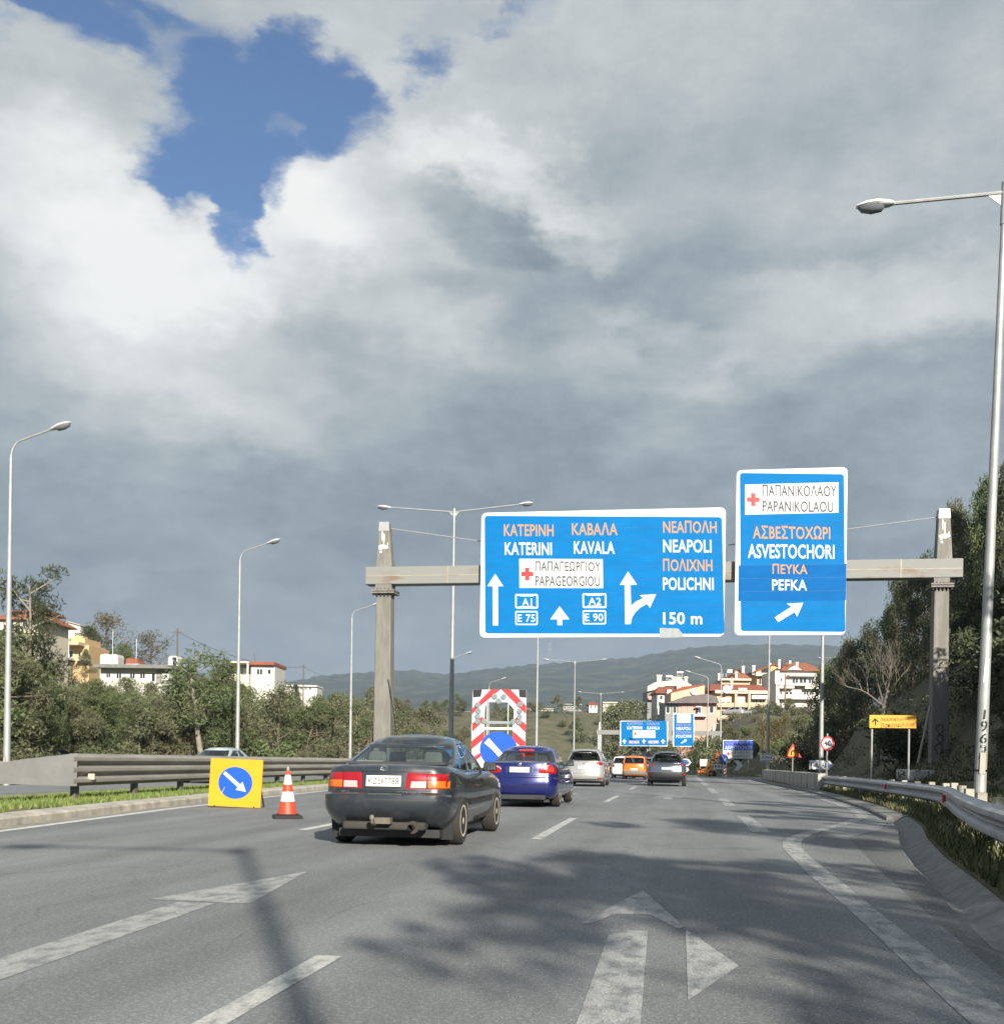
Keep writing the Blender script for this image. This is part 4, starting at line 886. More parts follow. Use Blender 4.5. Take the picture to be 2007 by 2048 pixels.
def arrow_trailer():
    s0 = 45.0; k, o = 5.95, (840, 1340)
    b = Board('arrow_board_trailer', 'red and white striped warning board with a blue disc behind the blue car', 'roadworks trailer', [(636, 235), (1262, 235), (1256, 1250), (606, 1250)], s0, k, o, .10, foot=0)
    pale = mat('board_pale', (.50, .53, .56), .5, var=.08)
    # portal-shaped board: top plate, two legs
    b.poly('board', pale, [(636, 235), (1262, 235), (1258, 650), (1112, 650), (1118, 470), (1040, 385), (800, 385), (775, 470), (765, 650), (618, 650), (628, 420)], 0, .06)
    white = WHITE
    b.poly('leg_panel', white, [(614, 650), (768, 650), (768, 1250), (606, 1250)], 0, .06); b.poly('leg_panel', white, [(1104, 650), (1254, 650), (1252, 1250), (1100, 1250)], 0, .06)
    b.poly('stripe', RED, [(846, 235), (958, 235), (700, 450), (628, 530), (622, 465)], 1); b.poly('stripe', RED, [(970, 235), (1080, 235), (1258, 425), (1258, 525), (1190, 455)], 1)
    b.poly('stripe', RED, [(622, 640), (740, 560), (775, 590), (620, 745)], 1); b.poly('stripe', RED, [(1255, 640), (1150, 560), (1112, 600), (1254, 745)], 1)
    for dy in (0, 170):
        b.poly('stripe', RED, [(612, 850 + dy), (766, 725 + dy), (766, 820 + dy), (611, 950 + dy)], 1) if dy == 0 else b.poly('stripe', RED, [(612, 1050), (720, 985), (725, 1030), (640, 1100), (611, 1120)], 1)
    b.poly('stripe', RED, [(1104, 725), (1253, 850), (1253, 955), (1104, 830)], 1); b.poly('stripe', RED, [(1103, 905), (1253, 1040), (1253, 1130), (1103, 1000)], 1)
    b.poly('corner_lamp', BLACK, [(638, 236), (745, 236), (728, 320), (640, 330)], 2, .01); b.poly('corner_lamp', BLACK, [(1175, 236), (1260, 236), (1260, 330), (1180, 322)], 2, .01)
    glassy = mat('lamp_lens', (.20, .24, .25), .25, var=.1)
    for (u, v) in ((895, 315), (1000, 318), (692, 420), (1190, 410), (700, 490), (1185, 490), (690, 555), (1185, 560), (690, 620), (1178, 620), (770, 615), (1110, 615), (940, 370)):
        b.raw('lens', glassy).prism([b.loc(*q) for q in circ(u, v, 32, 14)], -.105, -.06)
    b.rect('crossbar', mat('bar_grey', (.24, .27, .28), .6), 770, 610, 1110, 642, 2); b.rect('crossbar', WHITE, 765, 685, 1110, 712, 1)
    for u in (803, 1048): b.raw('strut', WHITE).tube([(b.loc(u, 400)[0], 0, b.loc(u, 380)[1]), (b.loc(u, 400)[0], 0, b.loc(u, 1000)[1])], .02, 6)
    b.poly('disc', BLUE_R, circ(935, 950, 225, 40, 215), 3, .03)
    b.poly('arrow', WHITE, [(765, 872), (822, 812), (915, 915), (868, 958)], 12); b.poly('arrow', WHITE, [(868, 958), (915, 915), (1000, 1010), (955, 1055)], 12); b.poly('arrow', WHITE, [(900, 1090), (1030, 980), (1060, 1115)], 12)
    t = b.done(); mb = MB(); w = b.w
    mb.box((0, .7, .55), (w * .9, 1.9, .16)); mb.box((0, .25, .95), (w * .75, .35, .7)); mb.box((0, 2.3, .5), (.12, 1.6, .12)); mb.build('chassis', mat('trailer_grey', (.10, .10, .105), .6), t)
    for x in (-w * .42, w * .42):
        mb = MB(); mb.lathe([(.2, -.11), (.32, -.1), (.34, 0), (.32, .1), (.2, .11)], 20, Matrix.Translation((x, .8, .34)) @ Matrix.Rotation(PI / 2, 4, 'Y')); mb.build('wheel', RUBBER, t, smooth=40)
arrow_trailer()
def works():
    # cluster of roadworks things at the nose of the exit
    s0 = 97.0
    def at(u, ds=0):
        p = PP(u, 1552, s0 + ds); s, a = SA(p.x, p.y); return W(s, a, land(s, a))
    k = s0 / FPX
    or_m = mat('works_orange', (.62, .20, .03), .6, var=.15)
    t = thing('roadworks_sign', 'blank white board on an orange frame at the roadworks', 'road sign', at(1406), -TH); mb = MB(); mb.box((0, 0, 1.35), (.62, .04, .6)); mb.build('board', WHITE, t)
    mb = MB(); [mb.tube([(x, 0, 0), (x * .8, .0, 1.2)], .03, 6) for x in (-.35, .35)]; mb.box((0, 0, .55), (.9, .05, .22)); mb.build('frame', or_m, t)
    t = thing('warning_lamp', 'yellow warning lamp box on legs among the roadworks signs', 'lamp', at(1418, .6), -TH); mb = MB(); mb.box((0, 0, .95), (.34, .2, .42)); mb.build('housing', YELLOW, t, bevel=.03)
    mb = MB(); [mb.tube([(x, y, 0), (x * .5, y * .5, .75)], .025, 6) for x in (-.25, .25) for y in (-.2, .2)]; mb.build('leg', BLACK, t); mb = MB(); mb.lathe([(.12, 0), (.12, .1), (.06, .16)], 14, Matrix.Translation((0, 0, 1.16))); mb.build('lens', or_m, t, smooth=40)
    t = thing('warning_sign', 'red and yellow triangle on a tripod among the roadworks signs', 'road sign', at(1434, .3), -TH); mb = MB(); mb.prism([(-.42, 1.45), (.42, 1.45), (0, 2.2)], -.02, .02); mb.build('rim', RED, t); mb = MB(); mb.prism([(-.27, 1.54), (.27, 1.54), (0, 2.02)], -.03, -.022); mb.build('field', YELLOW, t)
    mb = MB(); mb.tube([(0, 0, 1.5), (-.25, -.1, 0)], .02, 6); mb.tube([(0, 0, 1.5), (.25, -.1, 0)], .02, 6); mb.tube([(0, .05, 1.5), (0, .4, 0)], .02, 6); mb.build('leg', GALV, t)
    t = thing('works_barrier', 'low white barrier board with dark marks at the roadworks', 'barrier', at(1436, -.6), -TH); mb = MB(); mb.box((0, 0, 1.02), (.85, .04, .42)); mb.build('board', WHITE, t); mb = MB(); [mb.box((x, -.024, 1.05), (.16, .006, .2)) for x in (-.25, .02, .28)]; mb.build('mark', GREY_T, t); mb = MB(); [mb.box((x, 0, .42), (.06, .06, .85)) for x in (-.36, .36)]; [mb.box((x, 0, .03), (.1, .6, .06)) for x in (-.36, .36)]; mb.build('leg', GALV, t)
    t = thing('keep_right_sign', 'round blue sign with a white arrow beside the roadworks triangle', 'road sign', at(1446, .2), -TH); mb = MB(); mb.prism(circ(0, 1.55, .38, 24), -.02, .02); mb.build('disc', BLUE_R, t); mb = MB(); mb.prism([(-.2, 1.75), (-.12, 1.8), (.1, 1.52), (.2, 1.6), (.22, 1.3), (-.04, 1.4), (.04, 1.46)], -.03, -.022); mb.build('arrow', WHITE, t); mb = MB(); mb.tube([(0, .05, 0), (0, .05, 1.6)], .03, 6); mb.build('post', GALV, t)
    t = thing('delineator', 'red and white striped delineator panel at the roadworks', 'delineator', at(1449, -1.0), -TH); mb = MB(); mb.box((0, 0, .65), (.26, .04, 1.0)); mb.build('panel', WHITE, t); mb = MB(); [mb.prism([(-.128, z), (.128, z + .16), (.128, z + .30), (-.128, z + .14)], -.026, -.022) for z in (.2, .5, .8)]; mb.build('stripe', RED, t); mb = MB(); mb.box((0, 0, .06), (.4, .3, .12)); mb.build('foot', RUBBER, t)
    t = thing('works_barrier', 'low orange plastic barrier lying across the roadworks', 'barrier', at(1411, -1.4), -TH + .2); mb = MB(); mb.box((0, 0, .75), (1.2, .06, .16)); mb.box((0, 0, .42), (1.2, .06, .12)); mb.build('board', or_m, t); mb = MB(); [mb.box((x, 0, .4), (.06, .05, .8)) for x in (-.5, .5)]; [mb.box((x, 0, .03), (.08, .5, .06)) for x in (-.5, .5)]; mb.build('leg', or_m, t)
    t = thing('cable_drum', 'dark round tyre or drum lying on the ground at the roadworks', 'drum', at(1424, -.9), -TH); mb = MB(); mb.lathe([(.18, -.12), (.34, -.12), (.36, 0), (.34, .12), (.18, .12)], 18, Matrix.Translation((0, 0, .36)) @ Matrix.Rotation(PI / 2, 4, 'X')); mb.build('ring', RUBBER, t, smooth=40); mb = MB(); mb.lathe([(.17, -.1), (.17, .1)], 14, Matrix.Translation((0, 0, .36)) @ Matrix.Rotation(PI / 2, 4, 'X')); mb.build('hub', BACKM, t)
works()

# ------------------------------------------------------------------ street lamps
HEADM = mat('lamp_housing', (.62, .62, .60), .4, .2, var=.05); LENS = mat('lamp_glass', (.16, .17, .19), .2)
def head_meshes(par, M, L=.75):
    mb = MB(); secs = [(0, .07, .05, .03), (.12, .11, .07, .05), (.45, .17, .10, .06), (.75, .15, .09, .05), (1.0, .06, .03, .02)]
    vs = []; fs = []; n = 10
    for (x, hw, up, dn) in secs:
        for i in range(n):
            q = 2 * PI * i / n; z = math.sin(q); vs.append((x * L, math.cos(q) * hw, z * (up if z > 0 else dn)))
    for i in range(len(secs) - 1):
        for j in range(n): fs.append((i * n + j, i * n + (j + 1) % n, (i + 1) * n + (j + 1) % n, (i + 1) * n + j))
    fs.append(tuple(range(n))); fs.append(tuple((len(secs) - 1) * n + j for j in range(n - 1, -1, -1)))
    mb.add(vs, [f[::-1] for f in fs], 0, M); h = mb.build('lamp_head', HEADM, par, smooth=60)
    mb = MB(); vs = []; fs = []; secs = [(.22, .02, .02), (.32, .12, .10), (.6, .145, .125), (.86, .11, .09), (.96, .02, .02)]
    for (x, hw, dn) in secs:
        for i in range(n):
            q = 2 * PI * i / n; z = math.sin(q); vs.append((x * L, math.cos(q) * hw, z * (.0 if z > 0 else dn) - .03))
    for i in range(len(secs) - 1):
        for j in range(n): fs.append((i * n + j, i * n + (j + 1) % n, (i + 1) * n + (j + 1) % n, (i + 1) * n + j))
    mb.add(vs, [f[::-1] for f in fs], 0, M); mb.build('lens', LENS, h, smooth=60)
def make_lamp(kind, label, loc, hgt, arm=2.0, rise=.25, lean=0.0, group='street lamps along the motorway', rot=-TH, rb=.125, rt=.055, name='street_lamp', hl=.75):
    t = thing(name, label, 'street lamp', loc, rot, group); t.rotation_euler = (0, lean, rot)
    poly = []
    mb = MB(); zs = [-.3, 0, hgt * .33, hgt * .66, hgt]; mb.tube([(0, 0, z) for z in zs], [rb, rb, rb + (rt - rb) * .33, rb + (rt - rb) * .66, rt], 12); pole = mb.build('pole', GALV, t, smooth=40)
    mb = MB(); mb.box((0, 0, .03), (.42, .42, .06)); mb.build('base_plate', GALV_OLD, pole)
    mb = MB(); mb.box((0, -rb * .93, .9), (.10, .03, .4)); mb.build('hatch', GALV_OLD, pole)
    if kind == 'curved':
        mb = MB(); pts = [(0, 0, hgt)] + [(.45 - .45 * math.cos(q), 0, hgt + .62 * math.sin(q)) for q in [i * PI / 2 / 7 * .86 for i in range(1, 8)]]; e = Vector(pts[-1]); d = Vector((1, 0, .30)).normalized(); pts.append(tuple(e + d * (arm - .4)))
        mb.tube(pts, .035, 8); mb.build('arm', GALV, t, smooth=40)
        M = Matrix.Translation(Vector(pts[-1]) - d * .05) @ Matrix.Rotation(-math.atan2(d.z, d.x), 4, 'Y'); head_meshes(t, M, hl)
    else:
        for sgn in ((-1,) if kind == 'left' else (1,) if kind == 'right' else (-1, 1)):
            mb = MB(); e = Vector((sgn * arm, 0, hgt - .15 + rise)); mb.tube([(0, 0, hgt - .15), tuple(e)], .038, 8); mb.prism([(sgn * .03, hgt - .18), (sgn * .32, hgt - .17 + rise * .16), (sgn * .03, hgt - .42)], -.01, .01); mb.build('arm', GALV, t, smooth=40)
            M = Matrix.Translation(e) @ (Matrix.Rotation(PI, 4, 'Z') if sgn < 0 else Matrix.Identity(4)) @ Matrix.Rotation(-math.atan2(rise, arm), 4, 'Y'); head_meshes(t, M, hl)
        mb = MB(); mb.tube([(0, 0, hgt - .75), (0, 0, hgt + .04)], rt + .018, 10); mb.build('collar', GALV, pole, smooth=40)
    return t
def foot(u, Y):
    x = ray(u, 1510)[0]; X = x * Y; return Vector((X, Y, land_xy(X, Y)))
lamps = [
    ('curved', 'tall lamp with a curved arm at the far left edge', 13 * K, 37.0, 845, 1.62), ('curved', 'curved-arm lamp rising behind the yellow roadworks sign', 450 * K, 57.5, 1050, 1.65), ('curved', 'curved-arm lamp just left of the left gantry column', 664 * K, 80.0, 1162, 1.7),
    ('curved', 'curved-arm lamp whose head shows between the left gantry column and the big sign', 852 * K, 118, 1250, 1.8), ('curved', 'small curved-arm lamp above the striped warning board', 926 * K, 156, 1296, 1.9)]
for kd, lab, u, Y, vt, arm in lamps:
    p = foot(u, Y); zt = P(u, vt * K, Y).z; make_lamp(kd, lab, p, zt - p.z - .45, arm)
for lab, u, Y, vt, arm in (('tall twin-arm lamp behind the left end of the big blue sign', 855 * K, 58, 966, 3.5), ('twin-arm lamp whose top is hidden by the big blue sign', 1017 * K, 105, 1172, 3.5), ('twin-arm lamp rising above the silver car', 1088 * K, 152, 1254, 3.7), ('smaller twin-arm lamp left of the far gantry', 1138 * K, 222, 1315, 4.0), ('smallest twin-arm lamp far along the median', 1066 * K, 340, 1363, 4.0)):
    p = foot(u, Y); zt = P(u, vt * K, Y).z; make_lamp('double', lab, p, zt - p.z, arm, .32, rb=.15, name='twin_arm_lamp')
p = foot(1858 * K, 20.4); zt = P(1893 * K, 352 * K, 20.4).z
RL = make_lamp('left', 'tall right-hand lamp post scrawled with the number 1963', p, zt - p.z, 2.0, -.12, math.radians(1.55), rb=.115, hl=.68)
def pole_marks():
    # brushed digits and paper strips wrapped round the post
    def rad(z): return .115 + (.055 - .115) * z / (zt - p.z)
    mb = MB()
    for i, (ch, v0, v1) in enumerate((('1', 1420, 1439), ('9', 1442, 1464), ('6', 1467, 1487), ('3', 1490, 1520))):
        za, zb = P(1860 * K, (1150 + (v0 - 1150)) * K * 0 + v0, 20.4).z - p.z, P(1860 * K, v1, 20.4).z - p.z
        vs, fs = glyphs(ch, .012); o = []
        for gx, gy in vs:
            z = zb + (za - zb) * gy; q = (gx - .5) * (.34 if ch == '1' else 1.15) + (.12 * (gy - .5)); r = rad(z) + .004; o.append((math.sin(q) * r, -math.cos(q) * r, z))
        mb.add(o, fs)
    mb.build('painted_number', BLACK, RL)
    z = P(1860 * K, 1543, 20.4).z - p.z; mb = MB(); mb.tube([(0, 0, z), (0, 0, z + .035)], rad(z) + .008, 14); mb.build('strap', BLACK, RL)
    mb = MB(); z0, z1 = P(1860 * K, 1366, 20.4).z - p.z, P(1860 * K, 1318, 20.4).z - p.z
    for q in (-.35, .12):
        r = rad(z0) + .006; mb.add([(math.sin(q - .12) * r, -math.cos(q - .12) * r, z0), (math.sin(q + .12) * r, -math.cos(q + .12) * r, z0), (math.sin(q + .30) * r, -math.cos(q + .30) * r, z1), (math.sin(q + .06) * r, -math.cos(q + .06) * r, z1)], [(0, 1, 2, 3)])
    mb.build('paper_strip', WHITE, RL)
pole_marks()
for kd, lab, u, Y, vt in (('left', 'lamp post between the 40 sign and the bank', 1557 * K, 54, 1075), ('left', 'lamp post carrying the small white pointed board', 1456 * K, 86, 1195), ('curved', 'curved-arm lamp in front of the apartment houses', 1366 * K, 127, 1262), ('curved', 'lower curved-arm lamp just left of another before the houses', 1341 * K, 150, 1286)):
    p = foot(u, Y); zt = P(u, vt * K, Y).z; make_lamp(kd, lab, p, zt - p.z - (.45 if kd == 'curved' else 0), 2.0 if kd == 'left' else 2.6, .1, rot=-TH if kd == 'left' else -TH + PI)
p = foot(1563 * K, 205); zt = P(1590 * K, 1247 * K, 205).z; p2 = foot(1591 * K, 205); make_lamp('left', 'far street lamp with a bright head above the white house', p2, zt - p2.z, 3.4, .05)
# the lamp behind the viewer whose shadow lies along the road
make_lamp('left', 'street lamp behind the viewer beside the right barrier', W(-11.9, 5.9, .3), 11.6, 2.3, -.1)
# ------------------------------------------------------------------ vehicles
def paint(name, col, rough=.28, metal=.0, dirt=.0, coat=.9):
    if dirt: return mat(name, col, rough, metal, col2=tuple(c * .6 + d * .4 for c, d in zip(col, (.22, .19, .14))), vscale=3.0, thresh=(.50, .85), coat=coat)
    return mat(name, col, rough, metal, coat=coat, var=.04, vscale=2)
TYRE = mat('tyre', (.022, .021, .02), .9, col2=(.034, .031, .027), vscale=6); RIM = mat('rim', (.66, .60, .49), .5, .0, col2=(.46, .40, .30), vscale=9)
PLASTIC = mat('trim_plastic', (.025, .025, .027), .6); SEAT = mat('seat_cloth', (.16, .16, .145), .9, var=.2); SHELF = mat('shelf_cloth', (.05, .05, .055), .9)
RLENS = mat('tail_red', (.33, .006, .010), .22, coat=.5, col2=(.24, .004, .007), vscale=30, stretch=(1, 1, .1)); ALENS = mat('tail_amber', (.52, .125, .010), .25, coat=.5); WLENS = mat('tail_clear', (.44, .38, .36), .25, coat=.5)
CHROME = mat('chrome', (.7, .7, .7), .15, 1.0); PLATEM = mat('number_plate', (.74, .74, .70), .5, var=.05); SEAM = mat('panel_gap', (.006, .006, .007), .8)
GLASS = glass_mat('car_glass', (.58, .66, .63), .01); GLASS_D = glass_mat('car_glass_dark', (.30, .34, .34), .0)
EMISS = bpy.data.materials.new('brake_light'); EMISS.use_nodes = True
_b = EMISS.node_tree.nodes['Principled BSDF']; _b.inputs['Base Color'].default_value = (.6, .02, .01, 1); _b.inputs['Emission Color'].default_value = (1, .05, .02, 1); _b.inputs['Emission Strength'].default_value = .45; _b.inputs['Roughness'].default_value = .2
MATS['brake_light'] = EMISS

def half_outline(w, r, f, rr, rf, br, bf, barrel, L):
    # right half of a plan outline from rear centre to front centre
    pts = []
    for i in range(6): x = (w - rr) * i / 5; pts.append((x, r + br * (x / w) ** 2))
    y0 = r + br * ((w - rr) / w) ** 2; y1 = y0 + rr * 1.15
    for i in range(1, 7): q = PI / 2 * i / 6; pts.append((w - rr + rr * math.sin(q), y0 + (y1 - y0) * (1 - math.cos(q))))
    ye = f - bf * ((w - rf) / w) ** 2; yb = ye - rf * 1.15
    for i in range(1, 20): pts.append((w, y1 + (yb - y1) * i / 20))
    for i in range(0, 7): q = PI / 2 * i / 6; pts.append((w - rf + rf * math.cos(q), yb + (ye - yb) * math.sin(q)))
    for i in range(1, 6): x = (w - rf) * (1 - i / 5); pts.append((x, f - bf * (x / w) ** 2))
    mid = L / 2
    return [(x * (1 - barrel * ((y - mid) / mid) ** 2), y) for x, y in pts]
def tab(t, y): return lerp_tab(t, y)

def loft(levels, ztop, zb, L, crown, cap_bottom=True, midcols=6):
    # levels: (t, halfwidth, rear y, front y, corner rear, corner front, bow rear, bow front)
    mb = MB(); rings = []
    for (t, w, r, f, rr, rf, br, bf) in levels:
        h = half_outline(w, r, f, rr, rf, br, bf, .045, L); ring = []
        for x, y in h: ring.append((x, y, zb(y) + t * (ztop(y) - zb(y))))
        full = ring + [(-x, y, z) for x, y, z in reversed(ring[1:-1])]
        rings.append(full)
    n = len(rings[0]); nh = len(half_outline(1, 0, 4, .2, .2, .1, .1, .04, 4))
    for ring in rings: mb.v += [Vector(p) for p in ring]
    for k in range(len(rings) - 1):
        for i in range(n):
            j = (i + 1) % n; mb.f.append((k * n + i, k * n + j, (k + 1) * n + j, (k + 1) * n + i)); mb.m.append(0)
    def cap(k, up):
        base = k * n; rows = []
        for i in range(nh):
            a = base + i; b = base + ((n - i) % n)
            if i in (0, nh - 1): rows.append([a]); continue
            row = [a]; pa, pb = mb.v[a], mb.v[b]
            for c in range(1, midcols):
                f = c / midcols; p = pa.lerp(pb, f); e = 1 - (2 * f - 1) ** 2
                z = p.z + up * e * min(1.0, (abs(pa.x) / max(1e-6, max(q[0] for q in rings[k]))) ** 1.5)
                row.append(len(mb.v)); mb.v.append(Vector((p.x, p.y, z)))
            row.append(b); rows.append(row)
        for i in range(nh - 1):
            A, B = rows[i], rows[i + 1]
            if len(A) == 1: fs = [(A[0], B[c], B[c + 1]) for c in range(len(B) - 1)]
            elif len(B) == 1: fs = [(A[c + 1], A[c], B[0]) for c in range(len(A) - 1)]
            else: fs = [(A[c], B[c], B[c + 1], A[c + 1]) for c in range(len(A) - 1)]
            for f in fs: mb.f.append(f[::-1] if up >= 0 else f); mb.m.append(0)
    cap(len(rings) - 1, crown)
    if cap_bottom: cap(0, -1e-6)
    return mb, n, nh
def fix_normals(o):
    bm = bmesh.new(); bm.from_mesh(o.data); bmesh.ops.recalc_face_normals(bm, faces=bm.faces); bm.to_mesh(o.data); bm.free()
def cut_wheels(o, cuts):
    # wheel arches: real holes in the body shell
    c = MB()
    for (x, y, z, r, w) in cuts: c.lathe([(r, -w / 2), (r, w / 2)], 28, Matrix.Translation((x, y, z)) @ Matrix.Rotation(PI / 2, 4, 'Y'))
    co = c.build('cutter', [PLASTIC, PLASTIC]); fix_normals(co)
    for p in co.data.polygons: p.material_index = 1
    m = o.modifiers.new('arch', 'BOOLEAN'); m.operation = 'DIFFERENCE'; m.object = co; m.solver = 'EXACT'
    dg = bpy.context.evaluated_depsgraph_get(); me = bpy.data.meshes.new_from_object(o.evaluated_get(dg))
    o.modifiers.remove(m); o.data = me; bpy.data.objects.remove(co)

class Car:
    def __init__(c, name, label, s, a, sp, rot=0.0, z=None, group=None, cat='car'):
        c.sp = sp; L = sp['L']; c.t = thing(name, label, cat, W(s, a, zr(s) if z is None else z), -TH + rot, group); t = c.t
        zt = lambda y: tab(sp['belt'], y); cl = sp.get('clear', .20); zb = lambda y: cl + sp.get('tail', .08) * sm(y, .62, .0) + .05 * sm(y, L - .5, L)
        Wd = sp['W'] / 2
        lv = [(tt, Wd * wf, r, L - f, sp.get('rr', .22), .30, sp.get('bow', .10), .22) for tt, wf, r, f in sp['levels']]
        mb, n, nh = loft(lv, zt, zb, L, sp.get('crown', .025)); body = mb.build('body', [sp['paint'], PLASTIC], t); fix_normals(body)
        c.rear = BVHTree.FromPolygons([v.co for v in body.data.vertices], [p.vertices for p in body.data.polygons])
        R = sp['wr']; cuts = []
        for y in sp['axles']:
            for sx in (-1, 1): cuts.append((sx * (Wd - .10), y, R, R * 1.16, .42))
        cut_wheels(body, cuts)
        body.data.polygons.foreach_set('use_smooth', [True] * len(body.data.polygons)); body.data.set_sharp_from_angle(angle=math.radians(34)); c.body = body
        for p in body.data.polygons:
            pass
        # cabin
        g = sp['cabin']; H = sp['H']; zc = lambda y: tab(sp['belt'], y) - .01
        lvs = []
        for q in (0, .06, .16, .30, .46, .62, .78, .88, .95, 1.0):
            e = q ** 1.25; b = .018 * math.sin(PI * q)
            w = g['w0'] + (g['w1'] - g['w0']) * e + b; r = g['r0'] + (g['r1'] - g['r0']) * q - b * 1.2; f = g['f0'] + (g['f1'] - g['f0']) * q + b * 2
            if q > .9: w -= .02 * (q - .9) / .1; r += .04 * (q - .9) / .1
            lvs.append((q, w, r, f, g.get('rr', .20), .26, g.get('bow', .12), .20))
        zr0 = H - .045
        mb, n, nh = loft(lvs, lambda y: zr0 - .05 * sm(y, g['r1'] + .7, g['r1'] - .1) - .03 * sm(y, g['f1'] - .6, g['f1'] + .1), zc, L, .05, False)
        qs = [l[0] for l in lvs]; parts = {'roof': MB(), 'rear_window': MB(), 'windscreen': MB(), 'side_window': MB(), 'side_window2': MB(), 'quarter_window': MB(), 'quarter_window2': MB()}
        def cls(k, i):
            ih = i if i < nh - 1 else n - 1 - i                     # index of segment on the half outline
            if k >= len(qs) - 1: return 'roof'
            ql, qh = qs[k], qs[k + 1]
            rg = g.get('rear_glass', (.06, .88)); sg = (.06, .88)
            if ih <= g.get('rw', 6) and ql >= rg[0] - 1e-6 and qh <= rg[1] + 1e-6: return 'rear_window'
            if ih >= nh - 2 - 8 and ql >= .06 - 1e-6 and qh <= .95 + 1e-6: return 'windscreen'
            if ql >= sg[0] - 1e-6 and qh <= sg[1] + 1e-6:
                j = ih - 11; sg_ = '' if i < nh - 1 else '2'
                lo = g.get('cp', 2) + (1 if ql > .6 else 0); bp = g.get('bp', 9); hi = 18 - (1 if ql > .6 else 0)
                if lo <= j < bp: return 'quarter_window' + sg_
                if bp + 1 <= j <= hi: return 'side_window' + sg_
            return 'roof'
        nf = (len(qs) - 1) * n
        for fi, f in enumerate(mb.f):
            nm = cls(fi // n, fi % n) if fi < nf else 'roof'
            parts[nm].f.append(f); parts[nm].m.append(0)
        for nm, pm in parts.items():
            if not pm.f: continue
            used = sorted({i for f in pm.f for i in f}); mp = {q: i for i, q in enumerate(used)}
            pm.v = [mb.v[i] for i in used]; pm.f = [tuple(mp[i] for i in f) for f in pm.f]
            cc = Vector((0, (g['r0'] + g['f0']) / 2, 1.0)); sgn = 0
            for f in pm.f:
                A, B, C_ = (pm.v[i] for i in f[:3]); sgn += (B - A).cross(C_ - A).dot(A - cc)
            if sgn < 0: pm.f = [f[::-1] for f in pm.f]
            if nm != 'roof' and nm in ('side_window2', 'quarter_window2'): base = nm[:-1]
            else: base = nm
            o = pm.build(base, sp.get('roof_paint', sp['paint']) if nm == 'roof' else sp.get('glass', GLASS), t, smooth=50)
            if nm == 'roof':
                md = o.modifiers.new('thick', 'SOLIDIFY'); md.thickness = .03; md.offset = -1
        c.cabin = BVHTree.FromPolygons(mb.v, mb.f)
        # inside
        zi = lambda y: tab(sp['belt'], y)
        mb = MB(); y0, y1 = g['r0'] + .08, g['r0'] + .55; mb.box((0, (y0 + y1) / 2, zi(y0) + .035), (g['w0'] * 1.75, y1 - y0, .03)); mb.build('parcel_shelf', SHELF, t)
        ys = (g['r0'] + sp.get('seat_back', .62), g['r0'] + sp.get('seat_back', .62) + .95); zs = H - .62
        for y, xs in ((ys[0], (-.38, .38)), (ys[1], (-.36, .36))):
            for x in xs:
                mb = MB(); zsb = zi(y) - .02; mb.box((x, y, (zsb + zs + .18) / 2), (.46, .10, zs + .18 - zsb), taper=.85); mb.tube([(x - .06, y, zs + .1), (x - .06, y, zs + .3)], .008, 5); mb.tube([(x + .06, y, zs + .1), (x + .06, y, zs + .3)], .008, 5); s_ = mb.build('seat', SEAT, t, bevel=.03)
                mb = MB(); mb.box((x, y, zs + .32), (.26, .09, .17), taper=.85); mb.build('headrest', SEAT, s_, bevel=.03)
        # wheels
        for y in sp['axles']:
            for sx in (-1, 1):
                x = sx * (Wd - sp.get('wx', .125)); M = Matrix.Translation((x, y, R)) @ Matrix.Rotation(PI / 2 * sx, 4, 'Y')
                mb = MB(); mb.lathe([(R * .64, -.095), (R * .90, -.10), (R * .985, -.075), (R, -.04), (R, .04), (R * .985, .075), (R * .90, .10), (R * .64, .095)], 32, M); wo = mb.build('wheel', TYRE, t, smooth=45)
                mb = MB(); mb.lathe([(R * .66, .03), (R * .66, .098), (R * .60, .098), (R * .52, .085), (R * .16, .092), (R * .10, .10)], 24, M)
                mb.build('rim', sp.get('rim', RIM), wo, smooth=30)
                mb = MB()
                for k in range(7):
                    q = 2 * PI * k / 7; mb.box((R * .38 * math.cos(q), R * .38 * math.sin(q), .080), (R * .20, R * .12, .03), M @ Matrix.Translation((R * .38 * math.cos(q), R * .38 * math.sin(q), .068)) @ Matrix.Rotation(q, 4, 'Z') @ Matrix.Translation((-R * .38 * math.cos(q), -R * .38 * math.sin(q), -.068)))
                mb.build('rim_hole', SEAM, wo)
        # mirrors
        ym = g['f0'] - sp.get('mirror', .52)
        for sx in (-1, 1):
            zm = zi(ym) + .07; mb = MB(); mb.box((sx * (Wd + .03), ym, zm), (.20, .10, .135), taper=.85); mb.box((sx * (Wd - .09), ym + .02, zm - .05), (.14, .05, .04)); mo = mb.build('wing_mirror', sp.get('mirror_paint', sp['paint']), t, bevel=.02)
            mb = MB(); mb.box((sx * (Wd + .03), ym - .054, zm + .005), (.155, .006, .10)); mb.build('mirror_glass', mat('mirror_face', (.25, .27, .27), .08, .9), mo)
